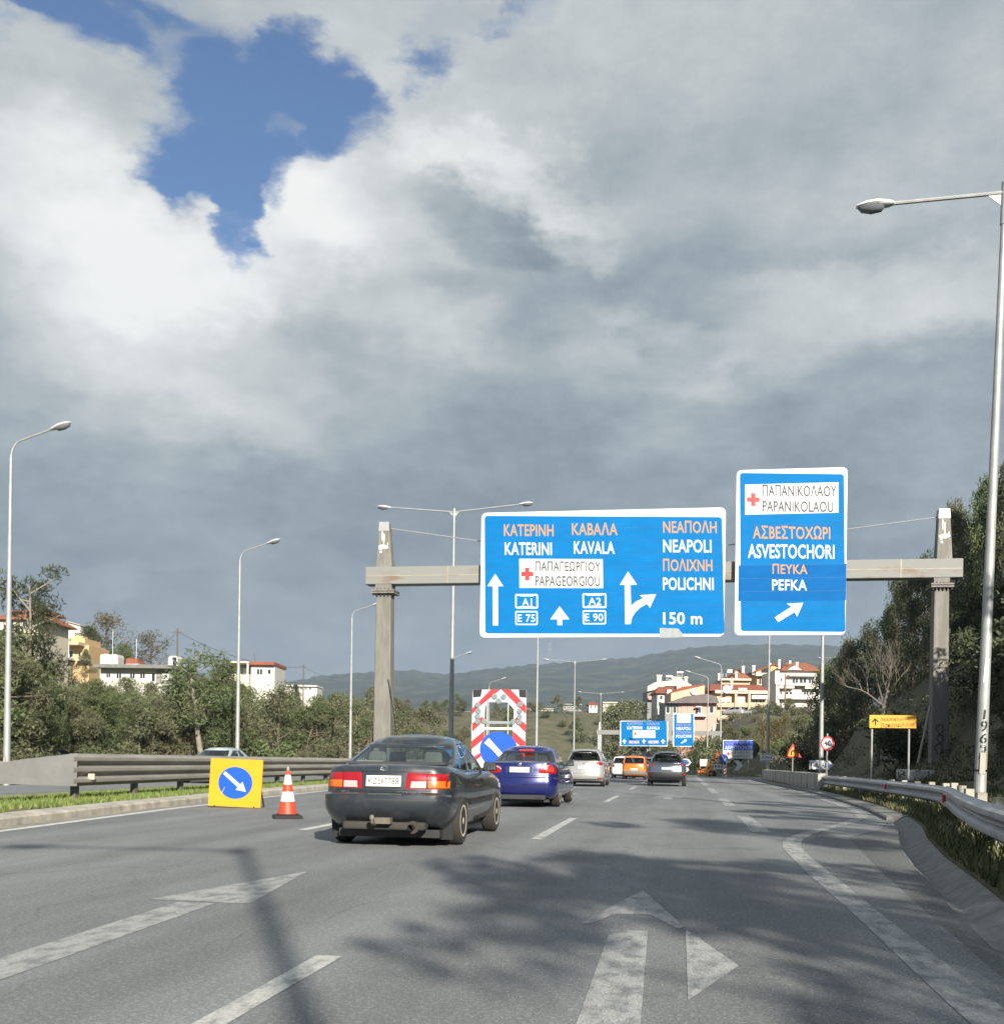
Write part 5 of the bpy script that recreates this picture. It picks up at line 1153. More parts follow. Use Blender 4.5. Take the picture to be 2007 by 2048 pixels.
    # a piece laid on the rear surface, outline in (x, z)
    def patch(c, name, m, poly, lift=.012, tree=None, parent=None, step=.06, edge=.003):
        tree = tree or c.rear; bm = bmesh.new(); vs = [bm.verts.new((x, 0, z)) for x, z in poly]; bm.faces.new(vs)
        xs = [p[0] for p in poly]; zs = [p[1] for p in poly]
        for ax, lo, hi in ((0, min(xs), max(xs)), (2, min(zs), max(zs))):
            q = lo + step
            while q < hi - step * .3:
                co = [0, 0, 0]; co[ax] = q; no = [0, 0, 0]; no[ax] = 1
                bmesh.ops.bisect_plane(bm, geom=bm.verts[:] + bm.edges[:] + bm.faces[:], plane_co=co, plane_no=no); q += step
        bmesh.ops.triangulate(bm, faces=[f for f in bm.faces if len(f.verts) > 4])
        for v in bm.verts:
            h = tree.ray_cast(Vector((v.co.x, -2, v.co.z)), Vector((0, 1, 0)))
            bd = any(len(e.link_faces) < 2 for e in v.link_edges)
            if h[0] is None:
                h2 = tree.find_nearest(Vector((v.co.x, .1, v.co.z))); v.co = h2[0] + h2[1] * edge
            else: v.co = h[0] + Vector((0, -1, 0)) * (edge if bd else lift)
        bmesh.ops.recalc_face_normals(bm, faces=bm.faces)
        me = bpy.data.meshes.new(name); bm.to_mesh(me); bm.free(); me.materials.append(m)
        if sum(p.normal.y for p in me.polygons) > 0: me.flip_normals()
        me.polygons.foreach_set('use_smooth', [True] * len(me.polygons))
        o = bpy.data.objects.new(name, me); COL.objects.link(o); o.parent = parent or c.t; return o
    def side(c, name, m, poly, sx=1, lift=.003, step=.08, parent=None):
        # a piece laid on a flank, outline in (y, z)
        bm = bmesh.new(); bm.faces.new([bm.verts.new((0, y, z)) for y, z in poly]); ys = [p[0] for p in poly]
        q = min(ys) + step
        while q < max(ys) - .02:
            bmesh.ops.bisect_plane(bm, geom=bm.verts[:] + bm.edges[:] + bm.faces[:], plane_co=(0, q, 0), plane_no=(0, 1, 0)); q += step
        zs = [p[1] for p in poly]; q = min(zs) + step
        while q < max(zs) - .02:
            bmesh.ops.bisect_plane(bm, geom=bm.verts[:] + bm.edges[:] + bm.faces[:], plane_co=(0, 0, q), plane_no=(0, 0, 1)); q += step
        for v in bm.verts:
            h = c.rear.ray_cast(Vector((sx * 3, v.co.y, v.co.z)), Vector((-sx, 0, 0)))
            v.co = (h[0] if h[0] is not None else Vector((sx * c.sp['W'] / 2, v.co.y, v.co.z))) + Vector((sx * lift, 0, 0))
        me = bpy.data.meshes.new(name); bmesh.ops.recalc_face_normals(bm, faces=bm.faces); bm.to_mesh(me); bm.free(); me.materials.append(m)
        if sum(p.normal.x for p in me.polygons) * sx < 0: me.flip_normals()
        me.polygons.foreach_set('use_smooth', [True] * len(me.polygons)); o = bpy.data.objects.new(name, me); COL.objects.link(o); o.parent = parent or c.t; return o
    def both(c, name, m, poly, **k): 
        return [c.patch(name, m, [(x * sx, z) for x, z in poly], **k) for sx in (-1, 1)]
    def at(c, x, z, tree=None):
        h = (tree or c.rear).ray_cast(Vector((x, -2, z)), Vector((0, 1, 0))); return h[0].y if h[0] is not None else 0
    def plate(c, txt, z, w=.44, h=.125, m=None, dash=None):
        y = c.at(0, z) - .014; ang = math.atan2(c.at(0, z + .05) - c.at(0, z - .05), .1)
        t = thing('n', None, None); bpy.data.objects.remove(t)
        M = Matrix.Translation((0, y, z)) @ Matrix.Rotation(-ang, 4, 'X'); mb = MB(); mb.box((0, 0, 0), (w, .012, h), M); p = mb.build('number_plate', m or PLATEM, c.t, bevel=.004)
        if txt is None:                                   # too small to read in the photograph: only smudged strokes
            mb = MB(); [mb.box((q * w, -.0075, .004 * ((i * 7) % 3 - 1)), (.022 + .006 * (i % 3), .002, h * .45), M) for i, q in enumerate((-.36, -.25, -.14, .02, .14, .25, .36))]; mb.build('plate_strokes', mat('plate_smudge', (.20, .20, .21), .6), p); return p
        vs, fs = glyphs(txt, .01); mb = MB(); mb.add([((gx - .5) * w * .88, -.0075, (gy - .5) * h * .62) for gx, gy in vs], fs, 0, M); mb.build('plate_lettering', GREY_T, p)
        if dash is not None: mb = MB(); mb.box((dash * w, -.0075, 0), (.018, .002, .05), M); mb.build('plate_sticker', RED, p)
        return p
    def line(c, zs, x0, x1, name='panel_gap', th=.008, m=None): c.patch(name, m or SEAM, [(x0, zs), (x1, zs), (x1, zs + th), (x0, zs + th)], lift=.002, edge=.002, step=.12)
    def seams(c, ys, z0, z1, sx=1):
        for y in ys: c.side('panel_gap', SEAM, [(y, z0), (y + .008, z0), (y + .008, z1), (y, z1)], sx)

def saloon(name, label, s, a, kind):
    if kind == 'dark':
        pm = paint('paint_slate', (.025, .032, .039), .33, .2, dirt=1)
        sp = dict(L=4.53, W=1.695, H=1.41, wr=.312, wx=.105, axles=(.96, 3.54), clear=.215, tail=.15, paint=pm, rr=.24, bow=.14, mirror_paint=PLASTIC,
            belt=[(0, 1.015), (.2, 1.02), (.75, 1.01), (1.4, .94), (2.6, .93), (3.2, .94), (3.9, .86), (4.3, .74), (4.53, .68)],
            levels=[(0, .80, .15, .10), (.06, .875, .09, .05), (.14, .935, .03, .02), (.22, .972, .005, .0), (.34, .994, .0, .0), (.46, .995, .01, .0), (.50, .985, .05, .02), (.52, .985, .105, .04), (.60, .985, .115, .05), (.72, .98, .125, .06), (.84, .965, .14, .08), (.92, .945, .145, .10), (.97, .92, .16, .13), (1.0, .875, .20, .18)],
            cabin=dict(r0=.56, f0=3.18, r1=1.32, f1=2.38, w0=.745, w1=.575, rr=.17, bow=.16, cp=1, bp=8, rw=8))
    else:
        pm = paint('paint_blue', (.010, .014, .105), .26, .2)
        sp = dict(L=4.47, W=1.74, H=1.415, wr=.315, axles=(.98, 3.70), clear=.19, paint=pm, rr=.26, bow=.16, mirror_paint=PLASTIC, glass=GLASS_D,
            belt=[(0, 1.03), (.2, 1.04), (.75, 1.02), (1.4, .95), (2.6, .94), (3.2, .95), (3.9, .87), (4.3, .74), (4.47, .66)],
            levels=[(0, .86, .12, .10), (.06, .93, .06, .05), (.16, .985, .02, .02), (.30, 1.0, .0, .0), (.44, 1.0, .01, .0), (.54, .995, .03, .0), (.565, .985, .07, .02), (.66, .985, .09, .05), (.78, .975, .10, .06), (.88, .955, .11, .08), (.94, .93, .12, .10), (.98, .90, .12, .13), (1.0, .86, .17, .18)],
            cabin=dict(r0=.62, f0=3.15, r1=1.38, f1=2.36, w0=.75, w1=.575, rr=.19, bow=.15, cp=1, bp=8, rw=8))
    c = Car(name, label, s, a, sp)
    if kind == 'dark':
        # stepped tail lamps: red above, amber outside below, clear inside below
        for sx in (-1, 1):
            f = lambda P_: [(x * sx, z) for x, z in P_]
            bz = c.patch('tail_light', RLENS, f([(.275, .735), (.79, .735), (.80, .80), (.78, .925), (.30, .935), (.285, .90)]), lift=.012)
            c.patch('amber_lens', ALENS, f([(.545, .748), (.785, .748), (.785, .835), (.545, .835)]), lift=.018, edge=.014, parent=bz)
            c.patch('reversing_lens', WLENS, f([(.335, .748), (.525, .748), (.525, .828), (.345, .828)]), lift=.018, edge=.014, parent=bz)
            c.patch('lens_joint', SEAM, f([(.530, .738), (.538, .738), (.538, .93), (.530, .93)]), lift=.0165, edge=.0165, parent=bz)
        c.patch('plate_recess', mat('recess_grey', (.03, .034, .04), .4), [(-.272, .745), (.272, .745), (.272, .915), (-.272, .915)], lift=.004)
        c.plate('KZE-7788', .828, .44, .135, dash=-.03)
        c.line(.708, -.76, .76); c.line(.655, -.80, .80, th=.012); c.line(.94, -.62, .62, th=.007)
        c.patch('bumper_strip', PLASTIC, [(-.83, .595), (.83, .595), (.83, .612), (-.83, .612)], lift=.008)
        mb = MB(); y = c.at(0, .985); mb.tube([(.048 * math.cos(q), y - .008, .985 + .032 * math.sin(q)) for q in [2 * PI * i / 20 for i in range(21)]], .005, 5); mb.tube([(.020 * math.cos(q), y - .008, .985 + .030 * math.sin(q)) for q in [2 * PI * i / 16 for i in range(17)]], .004, 5); mb.tube([(.034 * math.cos(q), y - .008, .995 + .012 * math.sin(q)) for q in [2 * PI * i / 16 for i in range(17)]], .004, 5); mb.build('emblem', CHROME, c.t)
        for x, w in ((-.50, .10), (.34, .28)):
            vs, fs = glyphs('XLi' if w < .2 else 'CARiNA E', .01); mb = MB(); y = c.at(x, .69) - .008; mb.add([(x + (gx - .5) * w, y, .693 + (gy - .5) * .026) for gx, gy in vs], fs); mb.build('badge', CHROME, c.t)
        mb = MB(); mb.box((0, .22, .275), (1.05, .2, .10)); mb.build('rear_valance', mat('valance_dust', (.040, .038, .034), .85, var=.3, vscale=4), c.t, bevel=.03)
        mb = MB(); mb.tube([(-.08, .25, .30), (-.08, -.04, .31), (-.08, -.09, .33), (-.08, -.10, .37)], .022, 8); mb.lathe([(.03, 0), (.032, .03), (.02, .055)], 12, Matrix.Translation((-.08, -.10, .365))); mb.box((.02, .06, .345), (.20, .12, .075)); mb.build('tow_bar', mat('tow_steel', (.17, .15, .12), .7, .4, var=.3), c.t, smooth=40)
        mb = MB(); mb.tube([(.37, .5, .26), (.37, .0, .27)], .035, 12, cap=False); mb.tube([(.37, .12, .265), (.37, .45, .26)], .08, 12); mb.build('exhaust', mat('exhaust_soot', (.05, .045, .04), .7, .4), c.t, smooth=40)
        for x in (-.66, .66): mb = MB(); mb.box((x, .58, .20), (.24, .012, .22)); mb.build('mud_flap', RUBBER, c.t)
        mb = MB(); mb.box((0, 2.2, .17), (1.3, 3.6, .10)); mb.build('underbody', PLASTIC, c.t)
        c.side('side_moulding', PLASTIC, [(.7 + .65, .50), (3.1, .50), (3.1, .56), (1.35, .56)], 1, .008); c.side('side_moulding', PLASTIC, [(1.35, .50), (3.1, .50), (3.1, .56), (1.35, .56)], -1, .008)
        for sx in (-1, 1):
            c.seams((1.16, 2.05, 3.02), .36, .93, sx)
            for y in (1.42, 2.30): c.side('door_handle', PLASTIC, [(y, .80), (y + .17, .80), (y + .17, .835), (y, .835)], sx, .012)
        # blue sticker on the rear quarter glass
        mb = MB(); h = c.cabin.ray_cast(Vector((2, 1.30, 1.13)), Vector((-1, 0, 0)))
        if h[0] is not None:
            pts = []
            for y, z in ((1.10, 1.0), (1.22, .99), (1.30, 1.10), (1.36, 1.22), (1.30, 1.29), (1.21, 1.22)):
                q = c.cabin.ray_cast(Vector((2, y, z)), Vector((-1, 0, 0)))
                if q[0] is not None: pts.append(q[0] + Vector((.006, 0, 0)))
            if len(pts) > 2: mb.add(pts, [tuple(range(len(pts)))]); mb.build('window_sticker', mat('sticker_blue', (.03, .16, .42), .4, col2=(.5, .6, .7), vscale=14, thresh=(.60, .64)), c.t)
        mb = MB(); mb.box((-.42, .98, 1.06), (.34, .12, .025)); mb.build('paper_on_shelf', mat('paper_pale', (.5, .55, .35), .8), c.t)
        mb = MB(); y = 2.30; mb.box((.05, y, 1.265), (.24, .03, .065)); mb.build('rear_view_mirror', PLASTIC, c.t, bevel=.01)
    else:
        for sx in (-1, 1):
            f = lambda P_: [(x * sx, z) for x, z in P_]
            lit = EMISS if sx > 0 else RLENS
            bz = c.patch('tail_light', RLENS, f([(.43, .80), (.80, .765), (.815, .82), (.79, .985), (.70, 1.005), (.60, .985), (.45, .93)]), lift=.012)
            c.patch('brake_lens', lit, f([(.60, .83), (.77, .82), (.76, .93), (.62, .93)]), lift=.018, edge=.014, parent=bz)
            c.patch('reversing_lens', WLENS, f([(.46, .90), (.60, .935), (.69, .975), (.60, .965), (.47, .925)]), lift=.016, edge=.0145, parent=bz)
        c.plate('NET-7786', .865, .46, .12, dash=-.03)
        for x in (-.30, .30): c.patch('trim_mark', CHROME, [(x - .006, .80), (x + .006, .80), (x + .006, .93), (x - .006, .93)], lift=.006)
        c.line(.735, -.78, .78); c.line(.50, -.82, .82, th=.012); c.patch('bumper_strip', pm, [(-.80, .655), (.80, .655), (.80, .672), (-.80, .672)], lift=.012)
        mb = MB(); y = c.at(0, .985) - .006; mb.lathe([(.042, -.004), (.042, .004), (.036, .008)], 20, Matrix.Translation((0, y, .985)) @ Matrix.Rotation(PI / 2, 4, 'X')); mb.build('emblem', CHROME, c.t, smooth=40)
        yy = .62 + .76 * .90; mb = MB(); mb.box((0, 1.24, 1.318), (.34, .06, .035)); mb.build('high_brake_light', EMISS, c.t)
        q = c.cabin.ray_cast(Vector((0, -2, 1.315)), Vector((0, 1, 0)))
        mb.v = [];
        c.patch('high_brake_lens', EMISS, [(-.15, 1.30), (.15, 1.30), (.15, 1.335), (-.15, 1.335)], lift=.01, tree=c.cabin)
        mb = MB(); mb.box((0, .14, .245), (1.2, .2, .1)); mb.build('rear_valance', PLASTIC, c.t)
        for x in (.42, .50): mb = MB(); mb.tube([(x, .5, .22), (x, .02, .225)], .03, 10, cap=False); mb.build('exhaust', CHROME, c.t, smooth=40)
        mb = MB(); mb.box((0, 2.2, .17), (1.3, 3.6, .10)); mb.build('underbody', PLASTIC, c.t)
        for sx in (-1, 1): c.seams((1.2, 2.1, 3.05), .34, .94, sx)
    return c
def hatch(name, label, s, a, kind, rot=0.0, z=None, group=None, detail=True):
    base = dict(
        silver=dict(L=4.38, W=1.80, H=1.63, wr=.325, axles=(.86, 3.5), clear=.20, paint=paint('paint_silver', (.36, .36, .345), .34, .3), rr=.34, bow=.18, seat_back=.75, glass=GLASS_D,
            belt=[(0, 1.12), (.8, 1.10), (2.6, 1.02), (3.2, 1.02), (3.9, .92), (4.2, .8), (4.38, .7)],
            levels=[(0, .88, .10, .1), (.06, .94, .05, .05), (.2, .99, .0, .0), (.36, 1.0, .02, 0), (.44, 1, .06, 0), (.6, 1, .08, .03), (.8, .985, .10, .06), (.92, .965, .13, .10), (1, .92, .18, .16)],
            cabin=dict(r0=.14, f0=3.75, r1=.50, f1=2.55, w0=.80, w1=.60, rr=.26, bow=.18, cp=3, bp=10, rw=7)),
        suv=dict(L=4.2, W=1.84, H=1.60, wr=.34, axles=(.80, 3.36), clear=.24, paint=paint('paint_grey', (.085, .10, .125), .22, .3), rr=.30, bow=.16, seat_back=.7, glass=GLASS_D,
            belt=[(0, 1.08), (.8, 1.08), (2.6, 1.04), (3.2, 1.04), (3.9, .98), (4.1, .85), (4.2, .74)],
            levels=[(0, .88, .10, .1), (.08, .95, .04, .05), (.2, .99, .0, .0), (.44, 1.0, .0, 0), (.50, .99, .06, 0), (.66, .985, .09, .03), (.82, .975, .11, .06), (.92, .955, .14, .10), (1, .91, .20, .16)],
            cabin=dict(r0=.16, f0=3.35, r1=.55, f1=2.45, w0=.80, w1=.60, rr=.22, bow=.16, cp=3, bp=10, rw=7)),
        orange=dict(L=3.6, W=1.60, H=1.55, wr=.30, axles=(.62, 2.92), clear=.20, paint=paint('paint_orange', (.62, .17, .02), .30, .1), rr=.22, bow=.10, seat_back=.5, glass=GLASS_D,
            belt=[(0, 1.02), (.8, 1.0), (2.3, .95), (2.8, .95), (3.3, .9), (3.5, .8), (3.6, .7)],
            levels=[(0, .90, .07, .08), (.08, .97, .02, .03), (.2, 1.0, .0, .0), (.42, 1.0, .0, 0), (.48, .99, .05, 0), (.7, .985, .06, .03), (.9, .975, .075, .08), (1, .94, .10, .13)],
            cabin=dict(r0=.09, f0=2.95, r1=.26, f1=2.15, w0=.73, w1=.61, rr=.13, bow=.09, cp=2, bp=9, rw=6)))
    key = kind if kind in base else 'orange' if kind in ('white', 'red') else 'silver'
    sp = base[key]
    if kind == 'white': sp.update(paint=paint('paint_white', (.62, .63, .64), .3), W=1.7)
    if kind == 'red': sp.update(paint=paint('paint_dark_red', (.10, .012, .012), .3), W=1.7)
    if kind == 'oncoming':
        sp = dict(base['silver']); sp.update(paint=paint('paint_pale_grey', (.40, .44, .46), .3, .2), H=1.46, glass=GLASS, belt=[(0, .98), (.8, .97), (2.6, .92), (3.3, .93), (3.9, .84), (4.2, .74), (4.38, .66)], cabin=dict(r0=.25, f0=3.35, r1=.85, f1=2.45, w0=.78, w1=.58, rr=.22, bow=.16, cp=3, bp=9, rw=6))
    c = Car(name, label, s, a, sp, rot, z, group)
    if kind == 'oncoming': return c
    mb = MB(); mb.box((0, sp['L'] / 2, .20), (1.25, sp['L'] - .9, .10)); mb.build('underbody', PLASTIC, c.t)
    if kind == 'silver':
        for b in c.both('tail_light', RLENS, [(.50, .955), (.86, .925), (.875, 1.0), (.84, 1.09), (.62, 1.085), (.52, 1.03)]): pass
        c.both('rear_reflector', RLENS, [(.52, .30), (.83, .32), (.84, .40), (.60, .39)], lift=.006)
        c.plate(None, .84, .52, .11); c.line(.58, -.84, .84); c.patch('boot_recess', paint('paint_silver', 0), [(-.33, .77), (.33, .77), (.36, .97), (-.36, .97)], lift=.004)
        c.patch('lower_valance', PLASTIC, [(-.62, .235), (.62, .235), (.66, .33), (-.66, .33)], lift=.006)
        mb = MB(); y = c.at(0, 1.0) - .006; mb.lathe([(.05, -.004), (.05, .004)], 18, Matrix.Translation((0, y, 1.0)) @ Matrix.Rotation(PI / 2, 4, 'X') ); mb.build('emblem', CHROME, c.t)
        mb = MB(); mb.box((0, .42, 1.585), (1.15, .22, .03)); mb.build('spoiler', sp['paint'], c.t, bevel=.01)
        mb = MB(); mb.tube([(0, .9, 1.60), (0, .75, 1.78)], .006, 5); mb.build('aerial', PLASTIC, c.t)
        for sx in (-1, 1): c.seams((.95, 1.95, 3.0), .36, 1.0, sx)
    elif kind == 'suv':
        c.patch('bumper', mat('bumper_black', (.016, .016, .017), .6), [(-.89, .27), (.89, .27), (.90, .60), (.80, .655), (-.80, .655), (-.90, .60)], lift=.010)
        c.both('tail_light', RLENS, [(.56, .985), (.87, .95), (.875, 1.03), (.60, 1.045)]); c.patch('dark_band', mat('band_gloss', (.01, .01, .012), .15), [(-.58, .99), (.58, .99), (.60, 1.045), (-.60, 1.045)], lift=.006)
        c.both('rear_reflector', RLENS, [(.72, .50), (.88, .49), (.885, .59), (.74, .60)], lift=.016, edge=.012)
        c.plate(None, .83, .50, .115, mat('plate_shade', (.42, .45, .46), .5)); mb = MB(); mb.box((0, .52, 1.555), (1.2, .26, .03)); mb.build('spoiler', PLASTIC, c.t, bevel=.01)
        c.patch('chrome_strip', CHROME, [(-.55, .66), (.55, .66), (.55, .675), (-.55, .675)], lift=.014)
    elif kind == 'orange':
        c.patch('bumper', mat('bumper_grey', (.16, .15, .14), .7), [(-.775, .26), (.775, .26), (.785, .56), (-.785, .56)], lift=.010)
        c.both('tail_light', RLENS, [(.60, 1.02), (.70, 1.02), (.68, 1.40), (.585, 1.40)], tree=c.cabin); c.both('tail_light', RLENS, [(.62, .86), (.74, .86), (.73, 1.0), (.63, 1.0)])
        c.plate(None, .66, .46, .11)
    elif kind in ('white', 'red'):
        c.both('tail_light', RLENS, [(.58, .78), (.77, .76), (.77, .96), (.62, .97)]); c.plate(None, .70, .46, .11)
    return c
saloon('parked_saloon', None, 0, 0, 'dark') if False else None
saloon('saloon_car', 'dark grey saloon with plate KZE-7788 and a tow bar in front of the blue car', 12.85, -3.6, 'dark')
saloon('saloon_car', 'dark blue saloon with plate NET-7786 and its brake light on', 24.45, -3.62, 'blue')
hatch('family_car', 'silver tall family car ahead of the blue saloon', 47.3, -4.15, 'silver')
hatch('hatchback_car', 'small orange hatchback with a grey bumper', 70.5, -2.95, 'orange')
hatch('suv_car', 'grey crossover car with dark windows and black bumper in the right lane', 51.0, -.62, 'suv')
hatch('hatchback_car', 'white car mostly hidden behind the orange hatchback', 76.0, -3.95, 'white')
hatch('hatchback_car', 'dark red car glimpsed between the orange hatchback and the grey crossover', 82.0, -2.75, 'red')
p = P(417 * K, 1425 * K, 46.0); _s, _a = SA(p.x, p.y)
hatch('oncoming_car', 'pale grey car coming the other way behind the left barrier', _s + 2, _a, 'oncoming', PI, z=-.16)
# ------------------------------------------------------------------ trees and shrubs
def leaf_mat(name, c1, c2, tr=.28, isl=.32, ob=.18):
    m = mat(name, c1, .75, col2=c2, vscale=.55, thresh=(.35, .68), island=isl, obj=ob, spec=.25)
    nt = m.node_tree; N = nt.nodes; L = nt.links; b = N['Principled BSDF']; t = N.new('ShaderNodeBsdfTranslucent'); mx = N.new('ShaderNodeMixShader'); mx.inputs[0].default_value = tr
    src = b.inputs['Base Color'].links[0].from_socket; L.new(src, t.inputs[0]); L.new(b.outputs[0], mx.inputs[1]); L.new(t.outputs[0], mx.inputs[2]); L.new(mx.outputs[0], N['Material Output'].inputs[0]); return m
PINE = leaf_mat('pine_needles', (.094, .130, .056), (.165, .185, .085)); OLIVE = leaf_mat('olive_leaves', (.125, .140, .075), (.195, .195, .108)); DARKL = leaf_mat('dark_leaves', (.054, .070, .036), (.092, .102, .052))
AUT = leaf_mat('autumn_leaves', (.17, .115, .055), (.13, .12, .05)); YEL = leaf_mat('yellow_leaves', (.30, .20, .03), (.20, .16, .04)); DRYL = leaf_mat('dry_leaves', (.17, .14, .085), (.11, .105, .055))
BARK = mat('bark', (.13, .10, .075), .95, var=.3, vscale=6, bump=.5, bscale=14); BARK_P = mat('bark_pale', (.24, .21, .17), .95, var=.3, vscale=6, bump=.4, bscale=14); TWIG = mat('twig', (.17, .145, .115), .95, var=.25, vscale=4)

def rvec(r):
    while True:
        v = Vector((r.uniform(-1, 1), r.uniform(-1, 1), r.uniform(-1, 1)))
        if .02 < v.length < 1: return v
def clump(vs, fs, r, c, rad, n, ll, lw, flat=.75):
    for i in range(n):
        d = rvec(r); d = d * (d.length ** -.45); p = Vector((c.x + d.x * rad, c.y + d.y * rad, c.z + d.z * rad * flat))
        q = (d.normalized() * .6 + rvec(r).normalized() + Vector((0, 0, .25))).normalized(); s = q.cross(rvec(r)).normalized(); l = ll * r.uniform(.6, 1.3); w = lw * r.uniform(.6, 1.3); o = len(vs)
        vs += [p - s * w * .5, p + s * w * .5, p + q * l + s * w * .28, p + q * l - s * w * .28]; fs.append((o, o + 1, o + 2, o + 3))
def limb(mb, r, p0, d, L, r0, r1, n=5, wob=.15, n_side=6):
    pts = [p0]; d = d.normalized()
    for i in range(n): d = (d + rvec(r) * wob + Vector((0, 0, .04))).normalized(); pts.append(pts[-1] + d * L / n)
    mb.tube(pts, [r0 + (r1 - r0) * i / n for i in range(n + 1)], n_side); return pts
def tree_mesh(seed, kind):
    # unit: about 8 m tall; returns crown and trunk mesh
    r = random.Random(seed); tb = MB(); vs = []; fs = []
    H_ = 8.0; cfg = dict(
        pine=dict(first=.28, limbs=20, ll=.21, lw=.06, cl=(.45, .80), n=100, spread=2.3, sub=3, up=.35, twig=1),
        tall=dict(first=.45, limbs=13, ll=.20, lw=.06, cl=(.35, .62), n=70, spread=1.9, sub=3, up=.8, twig=1),
        broad=dict(first=.22, limbs=22, ll=.17, lw=.10, cl=(.55, .95), n=120, spread=2.6, sub=3, up=.5, twig=1),
        fine=dict(first=.12, limbs=26, ll=.17, lw=.065, cl=(.45, .8), n=120, spread=2.0, sub=3, up=.6, twig=1),
        airy=dict(first=.28, limbs=10, ll=.26, lw=.12, cl=(.35, .60), n=80, spread=3.1, sub=2, up=.6, twig=1),
        sparse=dict(first=.25, limbs=20, ll=.16, lw=.10, cl=(.5, .8), n=26, spread=2.2, sub=4, up=.9, twig=1))[kind]
    lean = Vector((r.uniform(-.12, .12), r.uniform(-.12, .12), 1))
    tr = limb(tb, r, Vector((0, 0, -.4)), lean, H_ * .92, .17, .04, 9, .09, 8)
    for k in range(cfg['limbs']):
        f = cfg['first'] + (1 - cfg['first']) * (k + r.random()) / cfg['limbs']; i = min(8, int(f * 9)); b = tr[i].lerp(tr[i + 1], f * 9 - i)
        q = r.random() * 2 * PI; prof = math.sin(PI * min(1, (f - cfg['first']) / (1 - cfg['first']) * .80 + .22)) if kind != 'tall' else .75
        L_ = cfg['spread'] * prof * r.uniform(.6, 1.1) + .3
        lp = limb(tb, r, b, Vector((math.cos(q), math.sin(q), cfg['up'] * r.uniform(.3, 1.2))), L_, .055, .015, 4, .22, 5)
        for j in range(cfg['sub']):
            c = lp[r.choice((2, 3, 4, 4))] + rvec(r) * .45; clump(vs, fs, r, c, r.uniform(*cfg['cl']), int(cfg['n'] * r.uniform(.6, 1.3)), cfg['ll'], cfg['lw'])
    clump(vs, fs, r, tr[-1], cfg['cl'][0], cfg['n'], cfg['ll'], cfg['lw'], 1.1)
    return vs, fs, tb
def shrub_mesh(seed, dens=1.0, ll=.15, lw=.09):
    r = random.Random(seed); tb = MB(); vs = []; fs = []
    for k in range(11):
        q = r.random() * 2 * PI; d = Vector((math.cos(q), math.sin(q), r.uniform(.5, 1.8))); lp = limb(tb, r, Vector((0, 0, -.15)), d, r.uniform(1.1, 2.1), .045, .012, 4, .22, 5)
        for j in (2, 3, 4, 4): clump(vs, fs, r, lp[j] + rvec(r) * .25, r.uniform(.38, .62), int(44 * dens), ll, lw)
        clump(vs, fs, r, lp[1] + rvec(r) * .2, .4, int(26 * dens), ll, lw)
    return vs, fs, tb
def mk(name, mats, vs, fs):
    me = bpy.data.meshes.new(name); me.from_pydata([tuple(v) for v in vs], [], fs); me.materials.append(mats); me.update(); return me
LIB = {}
def lib(key):
    if key in LIB: return LIB[key]
    kind, seed, lm = key; 
    if kind == 'shrub': vs, fs, tb = shrub_mesh(seed)
    elif kind == 'scrub': vs, fs, tb = shrub_mesh(seed, .45, .13, .06)
    else: vs, fs, tb = tree_mesh(seed, kind)
    zmax = np.percentile([v.z for v in vs], 99.5)
    cm = mk('crown', MATS[lm], vs, fs); tm = mk('trunk', BARK_P if kind in ('tall',) else BARK, tb.v, tb.f); LIB[key] = (cm, tm, zmax); return LIB[key]
def plant(name, label, cat, X, Y, h, key, group=None, rz=None, wide=1.0, rnd=random, z=None):
    cm, tm, zm = lib(key); z = land_xy(X, Y) if z is None else z; sc = h / zm
    t = thing(name, label, cat, (X, Y, z - .05), rnd.random() * 6.28 if rz is None else rz, group); t.scale = (sc * wide, sc * wide, sc)
    for nm, me in (('crown' if cat == 'tree' else 'foliage', cm), ('trunk' if cat == 'tree' else 'stem', tm)):
        o = bpy.data.objects.new(nm, me); COL.objects.link(o); o.parent = t
    return t
def plant_px(name, label, cat, u, vt, Y, key, group=None, wide=1.0, **k):
    x, z = ray(u * K, vt * K); X = x * Y; zt = CAMH + z * Y; g = land_xy(X, Y); return plant(name, label, cat, X, Y, max(1.0, zt - g), key, group, wide=wide, **k)
R5 = random.Random(21)
# the belt beyond the opposite carriageway
GB = 'pine trees in the belt beyond the left barrier'
def near(u): x = ray(u * K, 1510)[0]; return 28.6 / (-(x * CT - ST)) if (x * CT - ST) < -.05 else 300
TOPS = [(-60, 1210), (0, 1195), (45, 1192), (62, 1225), (74, 1298), (150, 1304), (170, 1290), (215, 1300), (260, 1305), (310, 1300), (345, 1285), (380, 1262), (420, 1290), (470, 1285), (520, 1295), (560, 1312), (600, 1312), (640, 1306), (690, 1300), (720, 1320), (760, 1322), (790, 1330), (830, 1362), (880, 1385)]
u = -70
while u < 800:
    Y = near(u) * R5.uniform(1.02, 1.12)
    kd = R5.choice([('pine', 1, 'pine_needles'), ('pine', 2, 'olive_leaves'), ('tall', 34, 'pine_needles'), ('sparse', 4, 'olive_leaves'), ('pine', 5, 'olive_leaves'), ('broad', 6, 'pine_needles')])
    lab = {'pine_needles': 'olive green pine in the front row of the belt beyond the left barrier', 'olive_leaves': 'greyish olive tree in the front row of the belt beyond the left barrier'}[kd[2]]
    plant_px('pine_tree' if kd[0] == 'pine' else 'broadleaf_tree', lab, 'tree', u, lerp_tab(TOPS, u) + R5.uniform(-6, 42), Y, kd, GB, wide=1.1, rnd=R5); u += R5.uniform(20, 32)
u = -60
